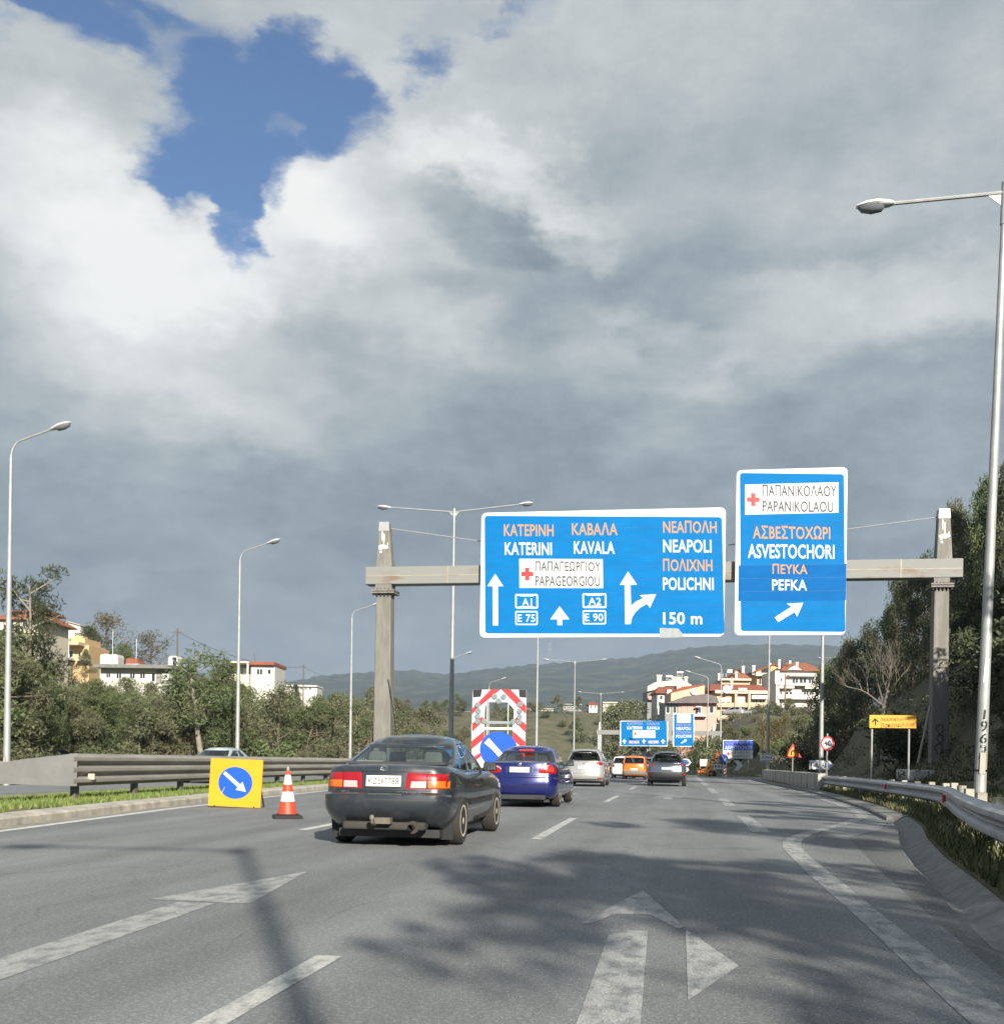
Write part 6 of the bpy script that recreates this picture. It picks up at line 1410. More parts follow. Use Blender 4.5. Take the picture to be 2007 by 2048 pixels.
while u < 800:
    Y = near(u) * R5.uniform(1.2, 1.5); kd = R5.choice([('pine', 1, 'pine_needles'), ('pine', 2, 'olive_leaves'), ('broad', 4, 'olive_leaves'), ('sparse', 7, 'dry_leaves')])
    if 170 < u < 350: kd = ('pine', 3, 'pine_needles')
    lab = {'pine_needles': 'deep green pine in the rear row of the belt beyond the left barrier', 'olive_leaves': 'grey green tree in the rear row of the belt beyond the left barrier', 'dry_leaves': 'thin brownish tree in the rear row of the belt beyond the left barrier'}[kd[2]]
    plant_px('pine_tree' if kd[0] == 'pine' else 'broadleaf_tree', lab, 'tree', u, lerp_tab(TOPS, u) + R5.uniform(0, 30), Y, kd, GB, wide=1.1, rnd=R5); u += R5.uniform(24, 40)
u = -60
while u < 780:
    plant_px('shrub', 'low leafy shrub at the foot of the belt beyond the left barrier', 'shrub', u, R5.uniform(1385, 1420), near(u) * .985, R5.choice([('shrub', 11, 'olive_leaves'), ('shrub', 12, 'pine_needles'), ('scrub', 13, 'dry_leaves')]), 'shrubs at the foot of the left tree belt', wide=1.1, rnd=R5); u += R5.uniform(52, 90)
plant_px('pine_tree', 'tall thin pine with an open crown against the sky at far left', 'tree', 52, 1074, 62, ('tall', 31, 'dark_leaves'), wide=.75); plant_px('pine_tree', 'thin pine right of the tallest open-crowned pine at far left', 'tree', 96, 1132, 66, ('tall', 32, 'dark_leaves'), wide=.8)
plant_px('pine_tree', 'bushy pine with a long pale bare trunk behind the curved lamp post', 'tree', 388, 1222, near(388) * .99, ('tall', 33, 'pine_needles'), wide=1.35); plant_px('pine_tree', 'pine leaning right just left of the second lamp post', 'tree', 412, 1250, near(412) * 1.05, ('pine', 2, 'pine_needles'), wide=1.0)
for lab, u, vt, Y, kd, wd, nm in (('reddish brown leafless-looking tree on the skyline above the houses', 206, 1163, 185, ('sparse', 41, 'autumn_leaves'), 1.15, 'broadleaf_tree'), ('round dark green tree left of the brown skyline tree', 172, 1188, 175, ('broad', 42, 'dark_leaves'), .9, 'broadleaf_tree'), ('small green tree right of the brown skyline tree', 238, 1222, 180, ('broad', 43, 'pine_needles'), 1.0, 'broadleaf_tree'),
        ('bare purplish tree on the skyline left of the wooden pole', 287, 1196, 185, ('sparse', 44, 'dry_leaves'), 1.2, 'broadleaf_tree'), ('dark tree between the orange roof and the ochre house', 50, 1200, 118, ('broad', 45, 'dark_leaves'), 1.0, 'broadleaf_tree'), ('green tree in front of the ochre house', 162, 1232, 140, ('pine', 5, 'pine_needles'), .9, 'pine_tree'),
        ('small yellow-leaved tree just left of the second lamp post', 452, 1352, 92, ('broad', 46, 'yellow_leaves'), 1.0, 'broadleaf_tree'), ('dark cypress-like tree right of the white house', 560, 1298, 160, ('pine', 3, 'dark_leaves'), .5, 'cypress_tree'), ('dark bush beside the ochre house wall', 112, 1262, 146, ('broad', 45, 'dark_leaves'), 1.1, 'broadleaf_tree'), ('green tree between the flat roof and the white hut', 312, 1262, 160, ('pine', 1, 'olive_leaves'), 1.2, 'pine_tree'), ('bush left of the tall wooden pole', 262, 1262, 168, ('broad', 43, 'olive_leaves'), 1.6, 'broadleaf_tree'), ('tree beside the red porch roof', 425, 1262, 150, ('pine', 2, 'pine_needles'), 1.0, 'pine_tree')):
    plant_px(nm, lab, 'tree', u, vt, Y, kd, wide=wd)
for i in range(60):
    s, a = R5.uniform(95, 250), -R5.uniform(45, 130); p = W(s, a)
    plant('shrub', 'scattered shrub on the slope around the houses at left', 'shrub', p.x, p.y, R5.uniform(1.6, 4), R5.choice([('shrub', 11, 'olive_leaves'), ('shrub', 12, 'pine_needles'), ('scrub', 13, 'dry_leaves')]), 'shrubs on the left hillside', rnd=R5)
u = 165
while u < 352:
    plant_px('pine_tree', 'olive green pine standing in front of the long flat-roofed building', 'tree', u, R5.uniform(1284, 1318), near(u) * R5.uniform(1.05, 1.3), R5.choice([('pine', 1, 'pine_needles'), ('tall', 34, 'pine_needles'), ('pine', 3, 'olive_leaves')]), 'pines in front of the flat-roofed building', wide=.85, rnd=R5); u += R5.uniform(16, 28)
# right bank
GR = 'trees on the steep right bank'
for i, (u, vt, Y, w) in enumerate(((1985, 850, 54, .5), (1948, 862, 52, .5), (1915, 880, 56, .5), (1888, 905, 55, .5), (1862, 940, 58, .5), (1838, 952, 60, .5), (1820, 985, 62, .55), (1790, 1020, 64, .6), (1762, 1050, 67, .6), (1735, 1078, 70, .6), (1708, 1092, 73, .6), (1680, 1150, 76, .65), (1652, 1180, 80, .65), (1620, 1215, 84, .7), (1594, 1240, 88, .7), (1580, 1262, 92, .7))):
    kd = (('fine', 51, 'dark_leaves'), ('fine', 52, 'olive_leaves'), ('fine', 53, 'dark_leaves'), ('fine', 54, 'pine_needles'))[i % 4]
    plant_px('pine_tree', ('dark pine on the crest of the right bank against the sky', 'olive pine on the crest of the right bank', 'slim dark pine on the crest of the right bank', 'mid green pine on the crest of the right bank')[i % 4], 'tree', u, vt, Y, kd, GR, wide=w * .95, rnd=R5)
for i in range(105):
    s = R5.uniform(24, 92); o = 4.9 + 11 * R5.random() ** 1.2; a = aR(min(s, 84)) + .3 + o; p = W(s, a)
    if o < 8 and 40 < s < 52 and o < 7: continue
    kd = R5.choice([('shrub', 61, 'dark_leaves'), ('shrub', 62, 'dark_leaves'), ('fine', 52, 'dark_leaves'), ('scrub', 63, 'olive_leaves'), ('fine', 51, 'dark_leaves'), ('scrub', 64, 'dry_leaves')])
    if 54 < s < 79 and o < 9: continue
    tree_ = kd[0] in ('fine',); h = R5.uniform(3, 4.6) if tree_ else R5.uniform(1.2, 2.8)
    if s < 47: h = min(h, 2.4)
    lab = {'dark_leaves': 'dark green', 'olive_leaves': 'olive green', 'dry_leaves': 'dry brownish'}[kd[2]]
    plant('pine_tree' if tree_ else 'shrub', '%s %s growing on the face of the steep right bank' % (lab, 'small pine' if tree_ else 'shrub'), 'tree' if tree_ else 'shrub', p.x, p.y, h, kd, GR if tree_ else 'shrubs on the steep right bank', wide=1.1, rnd=R5)
for i in range(60):
    s = R5.uniform(22, 52); o = 5 + 11 * R5.random(); p = W(s, aR(s) + .3 + o); kd = R5.choice([('shrub', 61, 'dark_leaves'), ('shrub', 62, 'dark_leaves'), ('scrub', 63, 'olive_leaves')])
    plant('shrub', '%s shrub low on the steep right bank around the gantry column' % {'dark_leaves': 'dark green', 'olive_leaves': 'olive green'}[kd[2]], 'shrub', p.x, p.y, R5.uniform(1.1, 2.3), kd, 'shrubs around the right gantry column', wide=1.3, rnd=R5)
def bare_tree(label, u, vb, Y, h):
    r = random.Random(9); p = P(u * K, vb * K, Y); t = thing('bare_tree', label, 'tree', (p.x, p.y, land_xy(p.x, p.y)), 0); tb = MB(); br = MB()
    z0 = max(.5, p.z - t.location.z)
    tr = limb(tb, r, Vector((0, 0, -.3)), Vector((.05, -.1, 1)), z0 + .5, .16, .10, 4, .06, 8)
    def grow(p0, d, L, rad, lv):
        pts = limb(br, r, p0, d, L, rad * .62, rad * .34, 4, .20, 5 if lv < 3 else 4)
        if lv >= 5: return
        for k in range(3 if lv < 3 else 2 + (r.random() < .6)):
            q = rvec(r).normalized(); q.z = abs(q.z) * .6; nd = (pts[-1] - pts[-2]).normalized() * .9 + q * .85; grow(pts[r.choice((2, 3, 4))] if k else pts[-1], nd, L * r.uniform(.62, .85), rad * .58, lv + 1)
    for d in ((-.5, -.2, 1), (.3, .1, 1.1), (-.1, -.4, .9), (-.9, 0, .7)): grow(tr[-1], Vector(d), h * .30, .085, 1)
    tb.build('trunk', TWIG, t, smooth=60); br.build('branches', TWIG, t)
bare_tree('leafless pale tree with many fine branches on the right bank', 1662, 1345, 56, 4.4)
# trees behind the viewer on the right that shade the near road
for i, (s, a, h, kd) in enumerate(((-3, 8.4, 4.6, ('airy', 81, 'olive_leaves')), (-7.5, 7.4, 7.2, ('airy', 82, 'olive_leaves')), (-11.5, 9.4, 7.8, ('airy', 83, 'pine_needles')), (-15, 7.2, 6.0, ('airy', 81, 'pine_needles')), (-18.5, 9.2, 6.6, ('airy', 82, 'olive_leaves')), (-4.5, 11.8, 6.0, ('airy', 83, 'olive_leaves')), (2, 9.4, 4.0, ('airy', 82, 'olive_leaves')), (5, 11.4, 4.2, ('airy', 81, 'olive_leaves')), (-22.5, 7.4, 5.6, ('airy', 83, 'olive_leaves')), (8, 9.6, 3.6, ('airy', 83, 'pine_needles')), (-27, 9.5, 6.5, ('airy', 82, 'olive_leaves')), (11, 11.5, 4.4, ('airy', 81, 'pine_needles')))):
    p = W(s, a); plant('broadleaf_tree' if kd[0] == 'broad' else 'pine_tree', 'tree beside the road behind the viewer', 'tree', p.x, p.y, h, kd, 'trees behind the viewer', rnd=R5)
# slope below the apartment houses and along the far road
for i in range(135):
    s = R5.uniform(106, 214); c = bend(s); a = c + 4 + 46 * R5.random() ** 1.2; p = W(s, a)
    kd = R5.choice([('shrub', 71, 'olive_leaves'), ('shrub', 72, 'pine_needles'), ('scrub', 73, 'dry_leaves'), ('scrub', 74, 'yellow_leaves') if R5.random() < .35 else ('shrub', 72, 'olive_leaves'), ('broad', 43, 'olive_leaves'), ('sparse', 7, 'autumn_leaves')])
    tr_ = kd[0] in ('broad', 'sparse'); col = {'olive_leaves': 'olive green', 'pine_needles': 'deep green', 'dry_leaves': 'dry brown', 'yellow_leaves': 'yellowish', 'autumn_leaves': 'rusty brown'}[kd[2]]
    h = (R5.uniform(2.6, 4.4) if tr_ else R5.uniform(1.3, 3.0)) * (1 - .5 * sm(s, 150, 200))
    plant('broadleaf_tree' if tr_ else 'shrub', '%s %s on the slope below the apartment houses' % (col, 'small tree' if tr_ else 'shrub'), 'tree' if tr_ else 'shrub', p.x, p.y, h, kd, '%s on the slope below the apartment houses' % ('small trees' if tr_ else 'shrubs'), wide=1.25, rnd=R5)
for i in range(95):
    s = R5.uniform(112, 330); c = bend(s); a = c - 25.5 - 46 * R5.random() ** 1.3; p = W(s, a)
    kd = R5.choice([('shrub', 71, 'olive_leaves'), ('scrub', 73, 'dry_leaves'), ('broad', 43, 'olive_leaves'), ('sparse', 7, 'dry_leaves'), ('pine', 2, 'pine_needles'), ('shrub', 72, 'pine_needles')])
    tr_ = kd[0] in ('broad', 'sparse', 'pine'); col = {'olive_leaves': 'olive green', 'pine_needles': 'deep green', 'dry_leaves': 'dry brown'}[kd[2]]
    h = R5.uniform(2.6, 5.2) if tr_ else R5.uniform(1.3, 3.0)
    plant('broadleaf_tree' if tr_ else 'shrub', '%s %s left of the far stretch of motorway' % (col, 'small tree' if tr_ else 'shrub'), 'tree' if tr_ else 'shrub', p.x, p.y, h, kd, '%s left of the far motorway' % ('small trees' if tr_ else 'shrubs'), wide=1.2, rnd=R5)
for lab, u, vt, Y, kd, wd in (('large olive tree left of the cream apartment house', 1192, 1330, 232, ('broad', 43, 'olive_leaves'), 1.3), ('bushy tree left of the far gantry sign', 1165, 1352, 205, ('broad', 6, 'olive_leaves'), 1.3), ('tree at the corner of the white apartment block', 1548, 1368, 205, ('sparse', 7, 'autumn_leaves'), 1.1), ('dark hump-shaped bush at the foot of the bank behind the triangle sign', 1532, 1424, 100, ('shrub', 62, 'dark_leaves'), .9), ('dark bush at the foot of the right bank by the wall', 1562, 1385, 80, ('shrub', 61, 'dark_leaves'), .9), ('tree hiding the foot of the lean-to house left of the far sign', 1262, 1404, 185, ('broad', 43, 'olive_leaves'), 1.3), ('rusty tree behind the tall far sign', 1300, 1406, 188, ('sparse', 7, 'autumn_leaves'), 1.3), ('green tree between the far sign and the lamp posts', 1330, 1404, 180, ('broad', 6, 'pine_needles'), 1.2), ('yellowish tree left of the taller curved lamp before the houses', 1372, 1402, 176, ('broad', 46, 'yellow_leaves'), 1.1), ('tall bush right of the white apartment block', 1585, 1330, 150, ('broad', 52, 'dark_leaves'), 1.1)):
    plant_px('broadleaf_tree', lab, 'tree', u, vt, Y, kd, wide=wd)

for i in range(70):
    s = R5.uniform(238, 335); a = R5.uniform(-115, 2); p = W(s, a); kd = R5.choice([('broad', 43, 'olive_leaves'), ('shrub', 71, 'olive_leaves'), ('pine', 2, 'pine_needles'), ('shrub', 72, 'pine_needles')]); tr_ = kd[0] in ('broad', 'pine')
    plant('broadleaf_tree' if tr_ else 'shrub', '%s %s dotted on the grassy rise behind the striped board' % ({'olive_leaves': 'olive green', 'pine_needles': 'deep green'}[kd[2]], 'tree' if tr_ else 'shrub'), 'tree' if tr_ else 'shrub', p.x, p.y, R5.uniform(3, 5.5) if tr_ else R5.uniform(1.5, 3), kd, '%s on the grassy rise' % ('trees' if tr_ else 'shrubs'), wide=1.2, rnd=R5)
# low growth that covers the slopes
def undergrowth(name, label, spots, lm, ll, lw):
    r = random.Random(17); vs = []; fs = []
    for s, a, h, n in spots:
        p = W(s, a, land(s, a)); clump(vs, fs, r, p + Vector((0, 0, h * .35)), h, n, ll, lw, .55)
    o = bpy.data.objects.new(name, mk(name, MATS[lm], vs, fs)); COL.objects.link(o); tag(o, label, 'undergrowth', kind='stuff')
sp = []
for i in range(1500):
    s = R5.uniform(16, 98); o = 3.6 + 14 * R5.random() ** 1.1
    if 54 < s < 79 and o < 8.5 and R5.random() < .7: continue
    sp.append((s, aR(min(s, 84)) + .3 + o, R5.uniform(.25, .65), 26))
undergrowth('undergrowth', 'dark tangled low growth covering the steep right bank', sp[:880], 'dark_leaves', .14, .06)
undergrowth('undergrowth', 'dry brownish low growth patched over the steep right bank', sp[880:], 'dry_leaves', .16, .04)
sp = []
for i in range(1100):
    s = R5.uniform(100, 225); c = bend(s); sp.append((s, c + 3 + 55 * R5.random(), R5.uniform(.4, 1.0), 20))
for i in range(900):
    s = R5.uniform(100, 300); c = bend(s); sp.append((s, c - 25 - 60 * R5.random(), R5.uniform(.4, 1.0), 20))
undergrowth('undergrowth', 'dry scrub covering the slopes on both sides of the far motorway', sp[::2], 'dry_leaves', .30, .12)
undergrowth('undergrowth', 'green scrub covering the slopes on both sides of the far motorway', sp[1::2], 'olive_leaves', .30, .14)
# ------------------------------------------------------------------ houses
PLAST_W = mat('plaster_white', (.58, .56, .50), .85, var=.07, vscale=.6); PLAST_C = mat('plaster_cream', (.62, .56, .43), .85, var=.08, vscale=.6); PLAST_P = mat('plaster_peach', (.56, .40, .275), .85, var=.08, vscale=.6); PLAST_O = mat('plaster_ochre', (.55, .37, .18), .85, var=.1, vscale=.6); PLAST_G = mat('plaster_grey', (.24, .235, .23), .85, var=.12, vscale=.6); PLAST_R = mat('plaster_pink', (.58, .33, .27), .85, var=.08, vscale=.6)
def tile_mat(name, c, c2):
    m = mat(name, c, .8, col2=c2, vscale=1.2, thresh=(.35, .7)); nt = m.node_tree; N = nt.nodes; L = nt.links
    tc = N.new('ShaderNodeTexCoord'); w = N.new('ShaderNodeTexWave'); w.inputs['Scale'].default_value = 1.6; w.inputs['Distortion'].default_value = .4; L.new(tc.outputs['Object'], w.inputs['Vector']); bp = N.new('ShaderNodeBump'); bp.inputs['Strength'].default_value = .8; bp.inputs['Distance'].default_value = .08; L.new(w.outputs['Fac'], bp.inputs['Height']); L.new(bp.outputs[0], N['Principled BSDF'].inputs['Normal']); return m
TILE = tile_mat('roof_tile', (.36, .105, .055), (.26, .075, .045)); TILE_O = tile_mat('roof_tile_orange', (.37, .135, .07), (.29, .10, .055)); TILE_G = tile_mat('roof_tile_grey', (.20, .17, .16), (.14, .12, .12))
PANE = mat('window_pane', (.03, .035, .04), .12, spec=.6); SHUT = mat('shutter', (.50, .50, .47), .6); AWN = mat('awning', (.68, .62, .48), .8); IRON = mat('railing_iron', (.18, .17, .16), .6); STONE = mat('stone_wall', (.30, .26, .20), .95, var=.35, vscale=1.5, bump=.6, bscale=6); LAUN = mat('laundry_dark', (.05, .05, .09), .9)
class House:
    # a building standing at depth Y; everything drawn in the coordinates of an enlarged view
    def __init__(h, name, label, cat, Y, k, o, uc, vb, group=None):
        h.k, h.o, h.Y = k, o, Y; p = P(o[0] + uc / k, o[1] + vb / k, Y); g = land_xy(p.x, p.y); h.p = p; h.g = min(g, p.z) - 1.0
        h.t = thing(name, label, cat, (p.x, p.y, p.z), 0, group); h.base = h.g - p.z
    def xz(h, u, v): q = P(h.o[0] + u / h.k, h.o[1] + v / h.k, h.Y); return q.x - h.p.x, q.z - h.p.z
    def slab(h, part, m, u0, v0, u1, v1, d0, d1, parent=None, down=False):
        x0, z1 = h.xz(u0, v0); x1, z0 = h.xz(u1, v1); z1 = (z1 + h.xz(u1, v0)[1]) / 2; z0 = (z0 + h.xz(u0, v1)[1]) / 2
        if down: z0 = h.base
        mb = MB(); mb.box(((x0 + x1) / 2, (d0 + d1) / 2, (z0 + z1) / 2), (x1 - x0, abs(d1 - d0), z1 - z0)); return mb.build(part, m, parent or h.t)
    def poly(h, part, m, pts, d0, d1, parent=None): mb = MB(); mb.prism([h.xz(*p) for p in pts], d0, d1); return mb.build(part, m, parent or h.t)
    def win(h, u0, v0, u1, v1, d=0.0, frame=None, pane=None, door=False, deep=.10):
        f = h.slab('door' if door else 'window', frame or WHITE, u0, v0, u1, v1, d - .07, d + .02); w = (u1 - u0) * .12; hh = (v1 - v0) * .10; n = 2 if (u1 - u0) > 1.1 * (v1 - v0) * .6 else 1
        for i in range(n):
            a = u0 + (u1 - u0) * i / n + w / n; b = u0 + (u1 - u0) * (i + 1) / n - w / n; h.slab('pane', pane or PANE, a, v0 + hh, b, v1 - hh, d - .085, d - .06, f)
    def balcony(h, u0, v0, u1, v1, d=0.0, out=1.4, m=None, rail=None, solid=True):
        b = h.slab('balcony', m or PLAST_W, u0, v1 - (v1 - v0) * .28, u1, v1, d - out, d)
        if solid: h.slab('parapet', rail or m or PLAST_W, u0, v0, u1, v1 - (v1 - v0) * .30, d - out - .02, d - out + .08, b)
        else:
            x0, z1 = h.xz(u0, v0); x1, z0 = h.xz(u1, v1); mb = MB(); n = max(3, int((x1 - x0) / .35)); y = d - out + .05
            mb.box(((x0 + x1) / 2, y, z1), (x1 - x0, .05, .05)); [mb.box((x0 + (x1 - x0) * i / n, y, (z0 + z1) / 2), (.03, .03, z1 - z0)) for i in range(n + 1)]; mb.build('railing', IRON, b)
    def hip(h, m, u0, v0, u1, v1, ru0, ru1, d0, d1, eave=.4, parent=None):
        xa, zt = h.xz(u0, v0); xb, zb = h.xz(u1, v1); r0 = h.xz(ru0, v0)[0]; r1 = h.xz(ru1, v0)[0]; xa -= eave; xb += eave; da, db = d0 - eave, d1 + eave; dm = (d0 + d1) / 2; mb = MB()
        v = [(xa, da, zb), (xb, da, zb), (xb, db, zb), (xa, db, zb), (r0, dm, zt), (r1, dm, zt), (xa, da, zb - .14), (xb, da, zb - .14), (xb, db, zb - .14), (xa, db, zb - .14)]
        mb.add(v, [(0, 1, 5, 4), (1, 2, 5), (2, 3, 4, 5), (3, 0, 4), (6, 7, 1, 0), (7, 8, 2, 1), (8, 9, 3, 2), (9, 6, 0, 3), (9, 8, 7, 6)]); return mb.build('roof', m, parent or h.t)
    def chimney(h, u0, v0, u1, v1, d, m=None, parent=None):
        c = h.slab('chimney', m or PLAST_W, u0, v0 + (v1 - v0) * .2, u1, v1, d - .35, d + .35, parent); h.slab('chimney_cap', m or PLAST_W, u0 - (u1 - u0) * .15, v0, u1 + (u1 - u0) * .15, v0 + (v1 - v0) * .16, d - .45, d + .45, c)
    def aerial(h, u, v0, v1, d=2): x, zt = h.xz(u, v0); zb = h.xz(u, v1)[1]; mb = MB(); mb.tube([(x, d, zb), (x, d, zt)], .035, 5); [mb.tube([(x - .5 + .1 * i, d, zt - .12 * i), (x + .5 - .1 * i, d, zt - .12 * i)], .02, 4) for i in range(4)]; mb.build('aerial', IRON, h.t)
    def boiler(h, u, v, d=2, w=1.2): x, z = h.xz(u, v); mb = MB(); mb.tube([(x - w / 2, d, z + .35), (x + w / 2, d, z + .35)], .26, 10); mb.box((x, d + .2, z - .35), (w, .9, .05), Matrix.Identity(4)); [mb.tube([(x + q, d, z - .9), (x + q, d, z + .2)], .03, 4) for q in (-w * .35, w * .35)]; mb.build('water_heater', WHITE, h.t, smooth=50)
    def dish(h, u, v, r, d=-.3): x, z = h.xz(u, v); mb = MB(); mb.lathe([(.02, .12), (r * .6, .05), (r, -.05), (r * .98, -.07), (r * .6, .03)], 16, Matrix.Translation((x, d, z)) @ Matrix.Rotation(PI / 2 - .3, 4, 'X')); mb.build('satellite_dish', WHITE, h.t, smooth=50)
GA = 'apartment houses on the slope ahead'
def apartments():
    k, o = 3.808, (1200, 1280)
    h = House('apartment_building', 'white four-storey apartment block with balconies and a red roof', 'building', 225, k, o, 1515, 570, GA)      # white block
    h.slab('wall', PLAST_W, 1345, 232, 1690, 570, 1.5, 13, down=True); h.slab('side_wall', PLAST_W, 1340, 330, 1362, 570, .2, 1.5, down=True); h.slab('side_wall', PLAST_W, 1672, 232, 1692, 570, .2, 1.5)
    r = h.hip(TILE_O, 1400, 150, 1692, 230, 1480, 1640, 1.0, 13); h.poly('gable', PLAST_W, [(1425, 232), (1482, 194), (1552, 232)], .6, 3)
    for u0, v0, u1, v1 in ((1380, 140, 1396, 212), (1463, 148, 1478, 172), (1514, 160, 1532, 218)): h.chimney(u0, v0, u1, v1, 3, parent=r)
    for v0, v1, ir in ((305, 348, False), (400, 452, False), (520, 566, False)): h.balcony(1352, v0 + 16, 1690, v1, 1.5, 1.6, solid=(v0 != 305), rail=PLAST_W)
    for w in ((1424, 388, 1448, 436), (1452, 388, 1475, 436), (1562, 388, 1600, 436), (1606, 392, 1640, 436), (1412, 492, 1438, 548), (1442, 492, 1466, 548), (1540, 505, 1560, 530), (1475, 282, 1520, 330), (1530, 282, 1585, 330), (1600, 290, 1640, 330), (1590, 500, 1620, 540)): h.win(*w, d=1.5)
    for u0, v0, u1, v1 in ((1362, 350, 1478, 368), (1562, 350, 1688, 372), (1440, 262, 1650, 276)): h.slab('awning', AWN, u0, v0, u1, v1, .1, 1.5)
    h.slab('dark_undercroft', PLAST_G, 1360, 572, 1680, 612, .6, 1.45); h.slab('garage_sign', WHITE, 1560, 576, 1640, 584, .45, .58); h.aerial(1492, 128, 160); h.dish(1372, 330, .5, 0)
    h.slab('drainpipe', mat('pipe_brown', (.20, .09, .05), .7), 1403, 260, 1409, 575, -.25, -.12)
    h = House('apartment_building', 'ochre gabled house with a triangular attic window left of the white block', 'building', 242, k, o, 1300, 420, GA)
    h.slab('wall', PLAST_O, 1200, 262, 1425, 420, 1.0, 11, down=True); h.poly('gable', PLAST_O, [(1190, 262), (1190, 240), (1330, 192), (1432, 240), (1432, 262)], .8, 9); h.poly('roof', TILE, [(1176, 244), (1330, 186), (1440, 240), (1440, 232), (1330, 177), (1176, 236)], .4, 10); h.poly('attic_window', PANE, [(1232, 250), (1232, 226), (1300, 205), (1300, 250)], .70, .79); h.balcony(1182, 252, 1362, 276, 1.0, 1.3)
    for w in ((1215, 290, 1250, 340), (1290, 290, 1330, 345), (1350, 285, 1385, 350), (1215, 360, 1250, 405), (1300, 360, 1340, 405)): h.win(*w, d=1.0)
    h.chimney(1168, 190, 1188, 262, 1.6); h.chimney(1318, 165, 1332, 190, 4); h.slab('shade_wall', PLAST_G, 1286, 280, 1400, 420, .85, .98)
    h = House('apartment_building', 'peach three-bay apartment house with a wide red tiled roof', 'building', 214, k, o, 1075, 600, GA)
    h.slab('wall', PLAST_P, 895, 388, 1280, 600, 1.2, 11, down=True); r = h.hip(TILE, 850, 322, 1284, 386, 880, 1262, .6, 11); h.slab('cornice', PLAST_C, 876, 384, 1284, 408, .0, 1.15)
    h.chimney(1006, 306, 1024, 366, 2.2, PLAST_C, r); h.slab('dormer', PLAST_C, 1050, 366, 1115, 392, -.2, 1.2); h.dish(963, 376, .85, -.2)
    for u0, u1 in ((896, 1025), (1040, 1122), (1148, 1280)): 
        for v0, v1 in ((478, 512), (575, 612)): h.balcony(u0, v0, u1, v1, 1.2, 1.1, PLAST_P, PLAST_P)
    for u0 in (1024, 1126): h.slab('pier', PLAST_P, u0, 388, u0 + 14, 612, -.2, 1.2)
    for w in ((930, 440, 1000, 488), (1052, 432, 1112, 488), (1165, 452, 1210, 490), (1218, 452, 1262, 490), (930, 530, 985, 580), (1050, 528, 1100, 584), (1170, 530, 1250, 575)): h.win(*w, d=1.2)
    h.slab('awning', AWN, 1152, 420, 1276, 450, -.1, 1.2); h.slab('awning', AWN, 1150, 518, 1270, 540, -.1, 1.2); h.slab('curtain', PLAST_W, 1056, 432, 1108, 486, 1.08, 1.12); h.slab('curtain', PLAST_W, 926, 442, 1004, 470, 1.08, 1.12)
    h = House('apartment_building', 'upper storey with a red pyramid roof behind the peach house', 'building', 236, k, o, 1040, 330, GA)
    h.slab('wall', PLAST_P, 925, 308, 1146, 345, 1, 10, down=True); h.slab('terrace', PLAST_C, 918, 294, 1150, 308, .0, 6); r = h.hip(TILE_O, 1010, 208, 1146, 292, 1070, 1090, 1.2, 9); h.chimney(1032, 240, 1050, 294, 1, PLAST_C, r); h.chimney(1098, 190, 1118, 246, 3, PLAST_W, r); h.slab('awning', WHITE, 975, 222, 1012, 248, 1, 2.5)
    for i, u in enumerate((935, 948, 960)): h.slab('washing', LAUN if i % 2 else PLAST_G, u, 252, u + 10, 280, 1, 1.1)
    h.aerial(1098, 150, 210); h.slab('vent_pipe', PLAST_W, 896, 252, 912, 308, 0, .6)
    h = House('apartment_building', 'house with a slanting peach gable over a grey tiled lean-to', 'building', 206, k, o, 700, 570, GA)
    h.poly('gable_wall', PLAST_P, [(548, 470), (548, 400), (806, 340), (806, 470)], 1.6, 10); h.poly('roof', TILE, [(548, 400), (640, 352), (806, 332), (806, 340)], 1.5, 10); h.poly('lean_to_roof', TILE_G, [(500, 482), (640, 432), (800, 412), (880, 430), (902, 482)], -.6, 1.5); h.slab('wall', PLAST_R, 600, 482, 892, 575, .8, 10, down=True); h.slab('side_wall', PLAST_G, 500, 482, 600, 590, .9, 9, down=True)
    for w in ((622, 500, 665, 560), (668, 500, 712, 560)): h.slab('shutter', PLAST_R, *w, .7, .78)
    for w in ((730, 505, 772, 560), (835, 500, 870, 560)): h.win(*w, d=.8)
    h.slab('balcony', PLAST_W, 712, 566, 812, 584, -.6, .8); h.win(505, 500, 535, 560, d=.9); h.win(560, 500, 585, 560, d=.9); h.dish(720, 390, .6, 1.3); h.aerial(790, 300, 340); h.slab('washing', LAUN, 742, 520, 756, 552, -.4, -.35); h.slab('washing', WHITE, 724, 505, 770, 513, -.5, .2)
    h = House('apartment_building', 'narrow white house with a red roof and stacked balconies at left of the row', 'building', 226, k, o, 510, 575, GA)
    h.slab('wall', PLAST_W, 440, 405, 545, 575, 1.0, 10, down=True); r = h.hip(TILE, 436, 344, 606, 402, 470, 590, .5, 10); h.chimney(598, 340, 636, 380, 3, PLAST_W, r); h.slab('dormer', PLAST_W, 508, 378, 545, 422, .0, 2)
    for v in (440, 500): h.balcony(462, v + 12, 548, v + 40, 1, 1.2, PLAST_W)
    for w in ((458, 420, 480, 458), (500, 420, 530, 462), (458, 485, 482, 520), (500, 485, 530, 520)): h.win(*w, d=1)
    h.slab('white_panel', PLAST_W, 440, 520, 494, 572, .4, 1)
    h = House('apartment_building', 'cream building with a stepped cluttered roof terrace at far left of the row', 'building', 250, k, o, 520, 470, GA)
